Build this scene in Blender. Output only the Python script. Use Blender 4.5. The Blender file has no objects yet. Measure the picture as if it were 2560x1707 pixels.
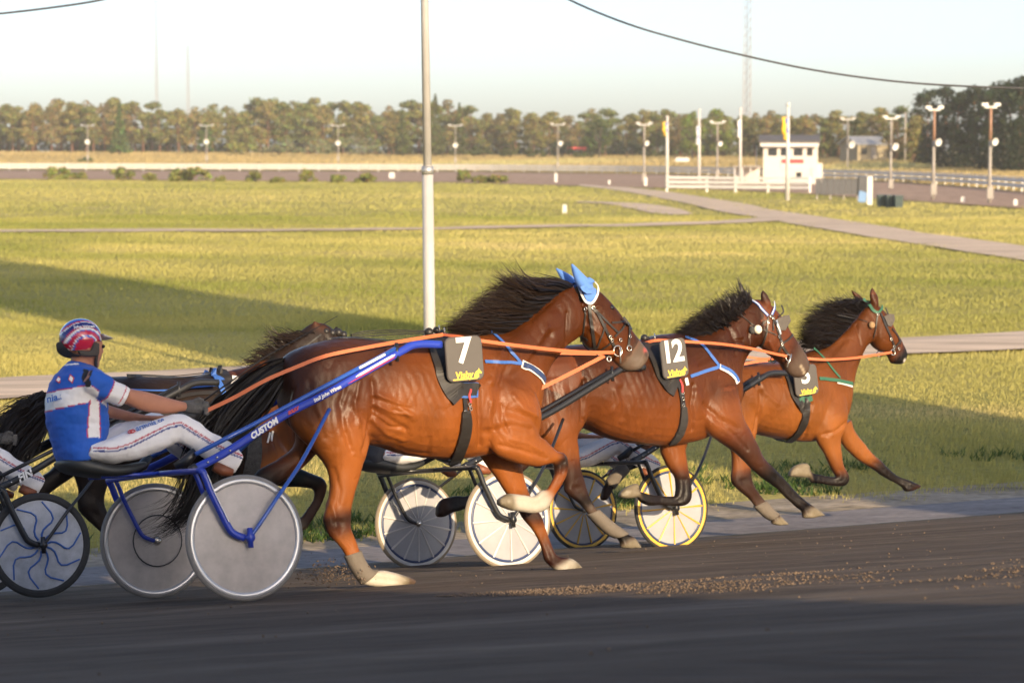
import bpy, bmesh, math, random
import numpy as np
from mathutils import Vector, Matrix, kdtree, noise
from mathutils.bvhtree import BVHTree

random.seed(7); RNG = np.random.default_rng(11)
scene = bpy.context.scene
COL = scene.collection

# ---------------------------------------------------------------- camera
W_SRC, H_SRC = 2560.0, 1707.0
LENS = 80.0
FPX = W_SRC * LENS / 36.0
CAM_H = 3.5
PITCH = math.atan((H_SRC / 2 - 375.5) / FPX)
cam_data = bpy.data.cameras.new('camera')
cam = bpy.data.objects.new('camera', cam_data); COL.objects.link(cam)
cam.location = (0, 0, CAM_H)
cam.rotation_euler = (math.pi / 2 - PITCH, 0, 0)
cam_data.lens = LENS; cam_data.sensor_width = 36.0
cam_data.clip_start = 0.1; cam_data.clip_end = 9000
cam_data.dof.use_dof = True
cam_data.dof.focus_distance = 15.5
cam_data.dof.aperture_fstop = 3.4
scene.camera = cam

# ---------------------------------------------------------------- light
SUN_EL = math.radians(18.0)
SUN_H = Vector((0.47, -0.883)).normalized()          # horizontal direction towards the sun
world = bpy.data.worlds.new('World'); scene.world = world; world.use_nodes = True
wn = world.node_tree.nodes; wl = world.node_tree.links
bg = wn['Background']
sky = wn.new('ShaderNodeTexSky'); sky.sky_type = 'NISHITA'
sky.sun_disc = False
sky.sun_elevation = SUN_EL
sky.sun_rotation = math.atan2(SUN_H.x, SUN_H.y)
sky.air_density = 0.62; sky.dust_density = 1.7; sky.ozone_density = 0.6; sky.altitude = 20
wl.new(sky.outputs['Color'], bg.inputs['Color'])
bg.inputs['Strength'].default_value = 0.13
sun_d = bpy.data.lights.new('sun', 'SUN'); sun_d.energy = 3.4; sun_d.angle = math.radians(0.55)
sun_d.color = (1.0, 0.78, 0.50)
sun = bpy.data.objects.new('sun', sun_d); COL.objects.link(sun)
sdir = Vector((SUN_H.x * math.cos(SUN_EL), SUN_H.y * math.cos(SUN_EL), math.sin(SUN_EL)))
sun.rotation_euler = sdir.to_track_quat('Z', 'Y').to_euler()
sun.location = sdir * 60
scene.view_settings.view_transform = 'Standard'
scene.view_settings.look = 'None'
scene.view_settings.gamma = 1.0
scene.view_settings.use_curve_mapping = False
scene.view_settings.exposure = 1.08
scene.render.engine = 'CYCLES'
scene.cycles.use_denoising = True
scene.cycles.max_bounces = 6
scene.cycles.transparent_max_bounces = 8

# ---------------------------------------------------------------- maths of the view
C_POS = np.array([0, 0, CAM_H])
C_F = np.array([0, math.cos(PITCH), -math.sin(PITCH)])
C_U = np.array([0, math.sin(PITCH), math.cos(PITCH)])
C_R = np.array([1.0, 0, 0])
def ray(x, y):
    return C_F + C_R * (x - W_SRC / 2) / FPX - C_U * (y - H_SRC / 2) / FPX
def gnd(x, y, z=0.0):
    r = ray(x, y); t = (z - CAM_H) / r[2]
    return C_POS + t * r
def at(x, y, depth):
    r = ray(x, y); return C_POS + r * depth / r[1]
K = 2560 / 2352.0
CROPS = {'S': (0, 0, 1.0), 'D': (0, 0, 1 / K), 'c1': (0, 750, 1.96), 'c2': (600, 650, 1.845), 'c3': (1050, 620, 2.703),
         'c4': (1500, 680, 2.1188), 'c8': (800, 1050, 2.6133), 'd1': (0, 780, 5.2275), 'd2': (400, 1000, 3.485),
         'd3': (1340, 1080, 4.9), 'd4': (1360, 640, 5.2267), 'd5': (1760, 700, 6.03), 'd8': (560, 760, 3.92)}
def cv(t, x, y):
    o = CROPS[t]; return o[0] + x / o[2], o[1] + y / o[2]

# ---------------------------------------------------------------- building helpers
def mesh_from(name, verts, faces, mat=None, smooth=True, col=None):
    me = bpy.data.meshes.new(name)
    if isinstance(verts, np.ndarray): verts = verts.tolist()
    if isinstance(faces, np.ndarray): faces = faces.tolist()
    me.from_pydata(verts, [], faces)
    if mat: me.materials.append(mat)
    if smooth: me.polygons.foreach_set('use_smooth', [True] * len(me.polygons))
    if col is not None: set_col(me, col)
    me.update()
    return me
def set_col(me, col):
    a = me.color_attributes.new('Col', 'FLOAT_COLOR', 'POINT')
    c = np.ones((len(me.vertices), 4)); c[:, :3] = np.asarray(col)[:, :3]
    a.data.foreach_set('color', c.ravel())
def tri_mesh(name, V, T, mat, col=None, smooth=False):
    me = bpy.data.meshes.new(name)
    V = np.asarray(V, float); T = np.asarray(T, np.int32)
    n = T.shape[1]
    me.vertices.add(len(V)); me.vertices.foreach_set('co', V.ravel())
    me.loops.add(T.size); me.loops.foreach_set('vertex_index', T.ravel())
    me.polygons.add(len(T))
    me.polygons.foreach_set('loop_start', np.arange(0, T.size, n, dtype=np.int32))
    if smooth: me.polygons.foreach_set('use_smooth', np.ones(len(T), bool))
    me.update(calc_edges=True); me.validate()
    if mat: me.materials.append(mat)
    if col is not None: set_col(me, col)
    return me
def link(name, me, parent=None):
    o = bpy.data.objects.new(name, me); COL.objects.link(o)
    if parent is not None: o.parent = parent
    return o
def tag(o, label, cat, group=None):
    o['label'] = label; o['category'] = cat
    if group: o['group'] = group
    return o
def thing(name, label, cat, loc=(0, 0, 0), rotz=0.0, group=None, matrix=None):
    o = bpy.data.objects.new(name, None); COL.objects.link(o)
    o.empty_display_size = 0.2
    if matrix is not None: o.matrix_world = matrix
    else:
        o.location = loc; o.rotation_euler = (0, 0, rotz)
    return tag(o, label, cat, group)
def dup(root, loc, rotz=0.0, scale=1.0, label=None, group=None):
    r = root.copy(); COL.objects.link(r); r.location = loc; r.rotation_euler = (0, 0, rotz)
    r.scale = (scale,) * 3 if not isinstance(scale, tuple) else scale
    if label: r['label'] = label
    if group: r['group'] = group
    for ch in list(root.children):
        c = ch.copy(); COL.objects.link(c); c.parent = r
        for g in ch.children:
            d = g.copy(); COL.objects.link(d); d.parent = c
    return r
def structure(o): o['kind'] = 'structure'; return o
def stuff(o): o['kind'] = 'stuff'; return o

class MB:
    """collects simple shapes into one mesh"""
    def __init__(s): s.v = []; s.f = []
    def add(s, v, f):
        n = len(s.v); s.v += [tuple(map(float, p)) for p in v]; s.f += [tuple(i + n for i in q) for q in f]; return s
    def box(s, lo, hi):
        (a, b, c), (d, e, f) = lo, hi
        return s.add([(a, b, c), (d, b, c), (d, e, c), (a, e, c), (a, b, f), (d, b, f), (d, e, f), (a, e, f)],
                     [(3, 2, 1, 0), (4, 5, 6, 7), (0, 1, 5, 4), (1, 2, 6, 5), (2, 3, 7, 6), (3, 0, 4, 7)])
    def tube(s, pts, r, n=8, up=None, flat=1.0, cap=True):
        pts = [np.array(p, float) for p in pts]; m = len(pts)
        rr = r if isinstance(r, (list, tuple, np.ndarray)) else [r] * m
        ref = np.array(up if up is not None else (0.13, 0.21, 0.97)); v = []
        for i, p in enumerate(pts):
            t = pts[min(i + 1, m - 1)] - pts[max(i - 1, 0)]; t = t / (np.linalg.norm(t) + 1e-9)
            a = np.cross(t, ref); 
            if np.linalg.norm(a) < 1e-4: a = np.cross(t, (1, 0.1, 0))
            a /= np.linalg.norm(a); b = np.cross(a, t)
            for k in range(n):
                q = 2 * math.pi * k / n
                v.append(p + rr[i] * (a * math.cos(q) * flat + b * math.sin(q)))
        f = [(i * n + k, i * n + (k + 1) % n, (i + 1) * n + (k + 1) % n, (i + 1) * n + k) for i in range(m - 1) for k in range(n)]
        if cap: f += [tuple(range(n - 1, -1, -1)), tuple((m - 1) * n + k for k in range(n))]
        return s.add(v, f)
    def sphere(s, c, r, n=10, m=7, sc=(1, 1, 1)):
        v = [(c[0], c[1], c[2] - r * sc[2])]; f = []
        for i in range(1, m):
            ph = -math.pi / 2 + math.pi * i / m
            for k in range(n):
                q = 2 * math.pi * k / n
                v.append((c[0] + r * sc[0] * math.cos(ph) * math.cos(q), c[1] + r * sc[1] * math.cos(ph) * math.sin(q), c[2] + r * sc[2] * math.sin(ph)))
        v.append((c[0], c[1], c[2] + r * sc[2])); e = len(v) - 1
        for k in range(n):
            f.append((0, 1 + (k + 1) % n, 1 + k)); f.append((e, e - n + k, e - n + (k + 1) % n))
            for i in range(m - 2): f.append((1 + i * n + k, 1 + i * n + (k + 1) % n, 1 + (i + 1) * n + (k + 1) % n, 1 + (i + 1) * n + k))
        return s.add(v, f)
    def build(s, name, mat, parent=None, smooth=False, off=None):
        v = s.v if off is None else [(a - off[0], b - off[1], c - off[2]) for a, b, c in s.v]
        return link(name, mesh_from(name, v, s.f, mat, smooth), parent)

def smooth_line(pts, k=4):
    """Catmull-Rom through rows of numbers"""
    P = np.array(pts, float); n = len(P); out = []
    if n < 3 or k < 2: return P
    for i in range(n - 1):
        p0 = P[max(i - 1, 0)]; p1 = P[i]; p2 = P[i + 1]; p3 = P[min(i + 2, n - 1)]
        for j in range(k):
            t = j / k
            out.append(0.5 * ((2 * p1) + (p2 - p0) * t + (2 * p0 - 5 * p1 + 4 * p2 - p3) * t * t + (3 * p1 - p0 - 3 * p2 + p3) * t ** 3))
    out.append(P[-1]); return np.array(out)

# ---------------------------------------------------------------- materials
MATS = {}
def pmat(name, color, rough=0.6, metal=0.0, spec=0.5, var=0.0, scale=8.0, bump=0.0, bscale=40.0, attr=False, coat=0.0, sheen=0.0, trans=0.0, alpha=1.0, stretch=None):
    m = bpy.data.materials.new(name); m.use_nodes = True
    nt = m.node_tree; n = nt.nodes; l = nt.links
    b = n['Principled BSDF']
    b.inputs['Roughness'].default_value = rough; b.inputs['Metallic'].default_value = metal
    b.inputs['Specular IOR Level'].default_value = spec
    b.inputs['Coat Weight'].default_value = coat; b.inputs['Coat Roughness'].default_value = 0.15
    b.inputs['Sheen Weight'].default_value = sheen
    b.inputs['Alpha'].default_value = alpha
    src = None
    if attr:
        a = n.new('ShaderNodeAttribute'); a.attribute_name = 'Col'; src = a.outputs['Color']
    tc = n.new('ShaderNodeTexCoord'); vec = tc.outputs['Object']
    if stretch:
        mp = n.new('ShaderNodeMapping'); mp.inputs['Scale'].default_value = stretch; l.new(vec, mp.inputs['Vector']); vec = mp.outputs['Vector']
    if var > 0:
        t = n.new('ShaderNodeTexNoise'); t.inputs['Scale'].default_value = scale; t.inputs['Detail'].default_value = 6; t.inputs['Roughness'].default_value = 0.65
        l.new(vec, t.inputs['Vector'])
        r = n.new('ShaderNodeMapRange'); r.inputs['From Min'].default_value = 0.25; r.inputs['From Max'].default_value = 0.75
        r.inputs['To Min'].default_value = 1 - var; r.inputs['To Max'].default_value = 1 + var; l.new(t.outputs['Fac'], r.inputs['Value'])
        mx = n.new('ShaderNodeVectorMath'); mx.operation = 'SCALE'; l.new(r.outputs['Result'], mx.inputs['Scale'])
        if src is not None: l.new(src, mx.inputs[0])
        else: mx.inputs[0].default_value = color
        src = mx.outputs['Vector']
    if src is not None: l.new(src, b.inputs['Base Color'])
    else: b.inputs['Base Color'].default_value = (*color, 1)
    if bump > 0:
        t = n.new('ShaderNodeTexNoise'); t.inputs['Scale'].default_value = bscale; t.inputs['Detail'].default_value = 5
        l.new(vec, t.inputs['Vector'])
        bp = n.new('ShaderNodeBump'); bp.inputs['Strength'].default_value = bump; bp.inputs['Distance'].default_value = 0.01
        l.new(t.outputs['Fac'], bp.inputs['Height']); l.new(bp.outputs['Normal'], b.inputs['Normal'])
    if trans > 0:
        tr = n.new('ShaderNodeBsdfTranslucent'); mx2 = n.new('ShaderNodeMixShader'); mx2.inputs['Fac'].default_value = trans
        if src is not None: l.new(src, tr.inputs['Color'])
        else: tr.inputs['Color'].default_value = (*color, 1)
        l.new(b.outputs['BSDF'], mx2.inputs[1]); l.new(tr.outputs['BSDF'], mx2.inputs[2]); l.new(mx2.outputs['Shader'], n['Material Output'].inputs['Surface'])
    MATS[name] = m; return m
def M(n): return MATS[n]
pmat('white_paint', (0.55, 0.53, 0.51), 0.45, var=0.08, scale=3)
pmat("pole_white", (0.44, 0.425, 0.41), 0.5, var=0.12, scale=2.5)
pmat('white_wood', (0.60, 0.58, 0.55), 0.6, var=0.12, scale=2.5)
pmat('grey_wood', (0.30, 0.27, 0.24), 0.8, var=0.25, scale=6)
pmat('rust_metal', (0.30, 0.17, 0.11), 0.7, var=0.25, scale=4)
pmat('galv', (0.45, 0.45, 0.45), 0.45, metal=0.6, var=0.1)
pmat('lamp_white', (0.6, 0.6, 0.58), 0.35)
pmat('plaster', (0.58, 0.53, 0.48), 0.7, var=0.06, scale=1.5)
pmat('plaster_cream', (0.30, 0.25, 0.16), 0.75, var=0.08, scale=2)
pmat('roof_metal', (0.10, 0.092, 0.09), 0.8, var=0.1, scale=3)
pmat('glass_dark', (0.03, 0.035, 0.04), 0.08, spec=0.8)
pmat('red_sign', (0.55, 0.05, 0.05), 0.5, var=0.05)
pmat('panel_grey', (0.045, 0.047, 0.055), 0.5, var=0.15, scale=3)
pmat('bin_green', (0.035, 0.06, 0.06), 0.45, var=0.1)
pmat('flag_yellow', (0.75, 0.45, 0.03), 0.8); pmat('flag_blue', (0.05, 0.14, 0.42), 0.8); pmat('flag_white', (0.75, 0.75, 0.75), 0.8)
pmat('bark_pine', (0.17, 0.085, 0.05), 0.9, var=0.3, scale=3)
pmat('bark_grey', (0.10, 0.08, 0.06), 0.9, var=0.3, scale=3)
pmat('needles', (0.1, 0.1, 0.05), 0.7, attr=True, trans=0.25, spec=0.2)
pmat('cable', (0.05, 0.05, 0.055), 0.6)
pmat('mast', (0.30, 0.27, 0.27), 0.6)
pmat('blue_board', (0.10, 0.20, 0.36), 0.5)
# ================================================================ the ground
KERB_A = math.radians(24.0)
TN = np.array([-math.sin(KERB_A), math.cos(KERB_A)])       # across the home track, away from the camera
TD = np.array([math.cos(KERB_A), math.sin(KERB_A)])
S_KERB = 17.45; SLOPE = 0.165
def bank_z(s):
    if s >= S_KERB + 1.3: return 0.0
    if s >= S_KERB: return 0.10 * (1 - (s - S_KERB) / 1.3)
    if s >= 5.5: return 0.10 + SLOPE * (S_KERB - s)
    return 0.10 + SLOPE * (S_KERB - 5.5)
def track_pt(t, s, dz=0.0):
    p = TD * t + TN * s; return (p[0], p[1], bank_z(s) + dz)
def ground_mat(name, stops, scale, rough=0.95, bump=0.6, bscale=30, stretch=(1, 1, 1), spec=0.15, rotz=0.0, detail=8, bdist=.03):
    m = bpy.data.materials.new(name); m.use_nodes = True; nt = m.node_tree; n = nt.nodes; l = nt.links
    b = n['Principled BSDF']; b.inputs['Roughness'].default_value = rough; b.inputs['Specular IOR Level'].default_value = spec
    tc = n.new('ShaderNodeTexCoord'); mp = n.new('ShaderNodeMapping'); mp.inputs['Scale'].default_value = stretch; mp.inputs['Rotation'].default_value = (0, 0, rotz)
    l.new(tc.outputs['Object'], mp.inputs['Vector'])
    t = n.new('ShaderNodeTexNoise'); t.inputs['Scale'].default_value = scale; t.inputs['Detail'].default_value = detail; t.inputs['Roughness'].default_value = 0.62
    l.new(mp.outputs['Vector'], t.inputs['Vector'])
    r = n.new('ShaderNodeValToRGB'); e = r.color_ramp.elements
    e[0].position, e[0].color = stops[0][0], (*stops[0][1], 1); e[1].position, e[1].color = stops[-1][0], (*stops[-1][1], 1)
    for p, c in stops[1:-1]:
        x = e.new(p); x.color = (*c, 1)
    l.new(t.outputs['Fac'], r.inputs['Fac'])
    t2 = n.new('ShaderNodeTexNoise'); t2.inputs['Scale'].default_value = bscale; t2.inputs['Detail'].default_value = 6; l.new(mp.outputs['Vector'], t2.inputs['Vector'])
    mr = n.new('ShaderNodeMapRange'); mr.inputs['From Min'].default_value = 0.3; mr.inputs['From Max'].default_value = 0.7; mr.inputs['To Min'].default_value = 0.7; mr.inputs['To Max'].default_value = 1.3
    l.new(t2.outputs['Fac'], mr.inputs['Value'])
    vm = n.new('ShaderNodeVectorMath'); vm.operation = 'SCALE'; l.new(r.outputs['Color'], vm.inputs[0]); l.new(mr.outputs['Result'], vm.inputs['Scale'])
    l.new(vm.outputs['Vector'], b.inputs['Base Color'])
    bp = n.new('ShaderNodeBump'); bp.inputs['Strength'].default_value = bump; bp.inputs['Distance'].default_value = bdist
    l.new(t2.outputs['Fac'], bp.inputs['Height']); l.new(bp.outputs['Normal'], b.inputs['Normal'])
    MATS[name] = m; return m
ground_mat('soil_grass', [(0.3, (0.22, 0.21, 0.05)), (0.5, (0.33, 0.29, 0.08)), (0.7, (0.42, 0.34, 0.12))], 0.12, bscale=9, bump=0.9)
ground_mat('dry_grass', [(0.3, (0.30, 0.235, 0.10)), (0.5, (0.38, 0.30, 0.13)), (0.7, (0.44, 0.35, 0.16))], 0.05, bscale=3, bump=0.8)
ground_mat('track_dirt', [(0.25, (0.080, 0.060, 0.046)), (0.5, (0.124, 0.095, 0.073)), (0.72, (0.19, 0.148, 0.115))], 1.1, bscale=13, bump=1.0, stretch=(0.16, 1.7, 1), rotz=-KERB_A, detail=10, bdist=.07)
ground_mat('far_track', [(0.3, (0.30, 0.20, 0.14)), (0.7, (0.38, 0.26, 0.185))], 0.15, bscale=1.2, bump=0.4)
ground_mat('strip_gravel', [(0.3, (0.19, 0.165, 0.16)), (0.6, (0.27, 0.24, 0.23)), (0.75, (0.36, 0.32, 0.28))], 1.4, bscale=22, bump=0.8, stretch=(0.4, 1.4, 1), rotz=-KERB_A)
ground_mat('sand_edge', [(0.35, (0.20, 0.165, 0.11)), (0.5, (0.33, 0.27, 0.20)), (0.68, (0.42, 0.35, 0.27))], 1.6, bscale=16, bump=0.9, stretch=(0.5, 1.3, 1), rotz=-KERB_A)
ground_mat('road_gravel', [(0.3, (0.38, 0.29, 0.21)), (0.5, (0.56, 0.44, 0.33)), (0.7, (0.68, 0.54, 0.42))], 0.9, bscale=5, bump=0.6, stretch=(0.12, 1.5, 1), rotz=-math.radians(27))

# far-reaching sheet for the infield and everything round it, with the hole of the home track left to the track sheets
def grid_sheet(name, ts, ss, zf, mat, dz=0.0):
    v = []; f = []
    for s in ss:
        for t in ts:
            p = TD * t + TN * s; v.append((p[0], p[1], zf(s, t) + dz))
    n = len(ts)
    for i in range(len(ss) - 1):
        for j in range(n - 1):
            a = i * n + j; f.append((a, a + 1, a + n + 1, a + n))
    return structure(link(name, mesh_from(name, v, f, mat)))
def lumps(x, y):
    return 0.10 * noise.noise((x * 0.09, y * 0.05, 0.3)) + 0.05 * noise.noise((x * 0.31, y * 0.22, 4.0))
ss = [S_KERB + 2.2, S_KERB + 3, S_KERB + 4] + list(np.linspace(23, 60, 38)) + list(np.linspace(62, 140, 40)) + [150, 170, 200, 240, 300, 400, 600, 1000, 2500, 6000]
ts = [-6000, -1500, -400, -150] + list(np.linspace(-70, 70, 90)) + [150, 400, 1500, 6000]
def infield_z(s, t):
    if s < 21 or s > 145 or abs(t) > 75: return 0.0
    p = TD * t + TN * s
    return lumps(p[0], p[1]) * min(1, (s - 21) / 6) * min(1, (145 - s) / 20)
grid_sheet('infield_ground', ts, ss, infield_z, M('soil_grass'))
tr_t = [-3000, -200, -60] + list(np.linspace(-30, 40, 141)) + [80, 300, 3000]
rw = random.Random(3)
def track_zf(s, t):
    w = 0.0
    if -30 < t < 40 and 5 < s < 17.2: w = 0.010 * noise.noise((t * 0.5, s * 3.1, 1.0)) + 0.008 * noise.noise((t * 1.7, s * 4.0, 5.0))
    return bank_z(s) + w
grid_sheet('home_track', tr_t, [-60, -20, 0, 5.5] + list(np.linspace(6, S_KERB, 116)), track_zf, M('track_dirt'))
grid_sheet('track_apron', tr_t, [S_KERB, S_KERB + 0.4, S_KERB + 0.9, S_KERB + 1.3], lambda s, t: bank_z(s) + 0.004, M('strip_gravel'))
def edge_z(s, t): return 0.004 + (0.035 * max(0, noise.noise((t * 0.7, s * 2.0, 9.0))) if -30 < t < 40 and s > S_KERB + 1.35 and s < S_KERB + 2.15 else 0)
grid_sheet('sandy_verge', tr_t, list(np.linspace(S_KERB + 1.3, S_KERB + 2.2, 8)), edge_z, M('sand_edge'))

def ribbon_sheet(name, left, right, mat, dz, k=5):
    """road surface between two edges given as ground points"""
    L = smooth_line(left, k); R_ = smooth_line(right, k)
    v = []; f = []; NS = 7
    for a, b in zip(L, R_):
        for j in range(NS):
            q = a + (b - a) * j / (NS - 1)
            z = infield_z(float(TN @ q[:2]), float(TD @ q[:2])) + dz + (0.02 * math.sin(math.pi * j / (NS - 1)))
            v.append((q[0], q[1], z))
    for i in range(len(L) - 1):
        for j in range(NS - 1):
            a = i * NS + j; f.append((a, a + 1, a + NS + 1, a + NS))
    return structure(link(name, mesh_from(name, v, f, mat)))
def gl(pts): return [gnd(*cv('D', *p)) for p in pts]
# inner gravel road parallel to the home track
ir_far = [(-40, 19.5), (-20, 28.2), (-7.6, 34.6), (0, 38.6), (8.9, 43.2), (20, 49.5), (45, 64)]
ir_near = [(-40, 16.5), (-20, 25.3), (-7.2, 31.6), (0, 35.2), (8.4, 39.6), (20, 45.5), (45, 60)]
ribbon_sheet('gravel_road', [(a, b, 0) for a, b in ir_far], [(a, b, 0) for a, b in ir_near], M('road_gravel'), 0.045)
# curving dirt road to the tower
ROAD_U = gl([(1330, 424), (1480, 435), (1640, 458), (1790, 484), (1950, 510), (2120, 536), (2352, 566), (2700, 610)])
ROAD_L = gl([(1330, 428), (1440, 442), (1570, 468), (1700, 494), (1850, 521), (2050, 553), (2352, 600), (2700, 655)])
ribbon_sheet('dirt_road', ROAD_U, ROAD_L, M('road_gravel'), 0.05)
PATH_U = gl([(-200, 533), (200, 530), (700, 526), (1100, 523), (1500, 516), (1720, 504), (1790, 496)])
PATH_L = gl([(-200, 539), (200, 536), (700, 531), (1100, 528), (1500, 522), (1740, 513), (1830, 505)])
ribbon_sheet('footpath', PATH_U, PATH_L, M('road_gravel'), 0.055)
BARE_U = gl([(1325, 464), (1400, 466), (1480, 470), (1560, 480), (1590, 490)])
BARE_L = gl([(1325, 467), (1400, 472), (1480, 485), (1550, 494), (1590, 492)])
ribbon_sheet('bare_patch', BARE_U, BARE_L, M('road_gravel'), 0.05)
# the far side of the oval
FT_IN = gl([(-900, 410), (-300, 411), (0, 412), (500, 416), (1000, 420), (1250, 426), (1500, 433), (1750, 441), (2000, 457), (2200, 470), (2352, 481), (2800, 510)])
FT_OUT = gl([(-900, 392), (-300, 392), (0, 392.5), (500, 394), (1000, 396), (1250, 398.5), (1500, 402), (1750, 409), (2000, 418), (2200, 430), (2352, 444), (2800, 480)])
def flat_strip(name, A, B, mat, dz, k=6, zB=None):
    A = smooth_line(A, k); B = smooth_line(B, k); v = []; f = []
    for a, b in zip(A, B): v += [(a[0], a[1], a[2] + dz), (b[0], b[1], b[2] + dz)]
    for i in range(len(A) - 1): f.append((2 * i, 2 * i + 2, 2 * i + 3, 2 * i + 1))
    return structure(link(name, mesh_from(name, v, f, mat)))
flat_strip('far_track', FT_OUT, FT_IN, M('far_track'), 0.06)
# dry field rising behind the far rail to the wood
field_rows = []
cols = [-1800, -900, -300, 0, 500, 1000, 1250, 1500, 1750, 2000, 2200, 2352, 2800, 3600]
out_y = np.interp(cols, [-900, 0, 500, 1000, 1250, 1500, 1750, 2000, 2200, 2352, 2800], [392, 392.5, 394, 396, 398.5, 402, 409, 418, 430, 444, 480])
tree_y = np.interp(cols, [-900, 0, 500, 1000, 1500, 1800, 2000, 2100, 2200, 2352, 2800], [350, 350, 352, 358, 360, 361, 366, 375, 384, 390, 396])
tree_d = np.interp(cols, [-900, 0, 1000, 1500, 1900, 2100, 2352, 2800], [500, 500, 480, 440, 380, 310, 275, 260])
def field_pt(x, f):
    """f = 0 at the far rail, 1 at the wood's edge"""
    a = gnd(*cv('D', x, np.interp(x, cols, out_y))); dd = float(np.interp(x, cols, tree_d)); dd = max(dd, a[1] + 40)
    b = at(*cv('D', x, np.interp(x, cols, tree_y)), dd)
    r = a + (b - a) * f
    z = a[2] + (b[2] - a[2]) * (f ** 0.8 if f < 1 else 1)
    return np.array([r[0], r[1], z])
v = []; f_ = []
fr = [0.02, 0.15, 0.3, 0.5, 0.7, 0.85, 1.0, 1.4]
cc = np.linspace(-1800, 3600, 90)
for x in cc:
    for q in fr:
        p = field_pt(x, min(q, 1.0)); 
        if q > 1: p = p + (np.array([p[0], p[1], 0]) * 1.5)
        v.append((p[0], p[1], p[2] + 0.03 + (0.25 * noise.noise((p[0] * .05, p[1] * .05, 0)) if 0.02 < q < 1 else 0)))
nf = len(fr)
for i in range(len(cc) - 1):
    for j in range(nf - 1): f_.append((i * nf + j, (i + 1) * nf + j, (i + 1) * nf + j + 1, i * nf + j + 1))
structure(link('dry_field', mesh_from('dry_field', v, f_, M('dry_grass'))))

# ================================================================ grass (nobody could count it)
def in_poly(px, py, poly):
    ins = np.zeros(len(px), bool); n = len(poly); j = n - 1
    for i in range(n):
        xi, yi = poly[i][:2]; xj, yj = poly[j][:2]
        c = ((yi > py) != (yj > py)) & (px < (xj - xi) * (py - yi) / (yj - yi + 1e-12) + xi); ins ^= c; j = i
    return ins
def vnoise(x, y, sc, seed):
    """cheap smooth value noise on arrays"""
    g = np.random.default_rng(seed).random((64, 64)); X = x * sc; Y = y * sc
    xi = np.floor(X).astype(int); yi = np.floor(Y).astype(int); fx = X - xi; fy = Y - yi
    fx = fx * fx * (3 - 2 * fx); fy = fy * fy * (3 - 2 * fy)
    a = g[xi % 64, yi % 64]; b = g[(xi + 1) % 64, yi % 64]; c = g[xi % 64, (yi + 1) % 64]; d = g[(xi + 1) % 64, (yi + 1) % 64]
    return (a * (1 - fx) + b * fx) * (1 - fy) + (c * (1 - fx) + d * fx) * fy
def np_infield_z(X, Y):
    return np.array([infield_z(float(TN[0] * a + TN[1] * b), float(TD[0] * a + TD[1] * b)) for a, b in zip(X, Y)])
def blades(X, Y, Z, hgt, wid, colr, per, spread, lean=0.35):
    n = len(X); idx = np.repeat(np.arange(n), per); m = len(idx)
    a = RNG.random(m) * 2 * math.pi
    r = RNG.random(m) ** 0.5 * spread[idx]
    bx = X[idx] + np.cos(a) * r; by = Y[idx] + np.sin(a) * r; bz = Z[idx] - 0.01
    o = RNG.random(m) * math.pi; h = hgt[idx] * (0.55 + 0.8 * RNG.random(m)); w = wid[idx] * (0.7 + 0.6 * RNG.random(m))
    lx = (RNG.random(m) - .5) * 2 * lean * h + 0.10 * h; ly = (RNG.random(m) - .5) * 2 * lean * h
    V = np.empty((m, 3, 3))
    V[:, 0] = np.stack([bx - np.cos(o) * w, by - np.sin(o) * w, bz], 1)
    V[:, 1] = np.stack([bx + np.cos(o) * w, by + np.sin(o) * w, bz], 1)
    V[:, 2] = np.stack([bx + lx, by + ly, bz + h], 1)
    c = np.repeat(colr[idx] * (0.88 + 0.24 * RNG.random((m, 1))), 3, 0).reshape(-1, 3)
    return V.reshape(-1, 3), np.arange(m * 3).reshape(-1, 3), c
pmat('grass_blade', (0.1, 0.1, 0.03), 0.6, attr=True, trans=0.22, spec=0.25)
road_poly = [tuple(p[:2]) for p in smooth_line(ROAD_U, 4)] + [tuple(p[:2]) for p in smooth_line(ROAD_L, 4)][::-1]
path_poly = [tuple(p[:2]) for p in smooth_line(PATH_U, 4)] + [tuple(p[:2]) for p in smooth_line(PATH_L, 4)][::-1]
bare_poly = [tuple(p[:2]) for p in smooth_line(BARE_U, 4)] + [tuple(p[:2]) for p in smooth_line(BARE_L, 4)][::-1]
inner_poly = ir_far + ir_near[::-1]
far_poly = [tuple(p[:2]) for p in smooth_line(FT_IN, 4)] + [(5000, 900), (-5000, 900)]
def grass_colour(X, Y):
    n1 = vnoise(X, Y, 0.035, 1); n2 = vnoise(X, Y, 0.16, 2); n3 = vnoise(X * 0.3, Y, 0.5, 3); nb = vnoise(X, Y, 0.9, 4)
    mow = 0.5 + 0.5 * np.sin((X * 0.55 + Y * 0.83) * 0.62 + 4 * n2)
    dry = np.clip(0.50 * n1 + 0.26 * n2 + 0.26 * n3 + 0.06 * nb + 0.14 * mow - 0.10, 0, 1)
    g = np.array([0.22, 0.235, 0.050]); y = np.array([0.45, 0.395, 0.125]); s = np.array([0.58, 0.46, 0.21])
    t = np.clip((dry - 0.30) / 0.42, 0, 1)[:, None]
    c = g * (1 - t) + y * t
    t2 = np.clip((dry - 0.74) / 0.2, 0, 1)[:, None]
    return c * (1 - t2) + s * t2, dry
parts = []
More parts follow.
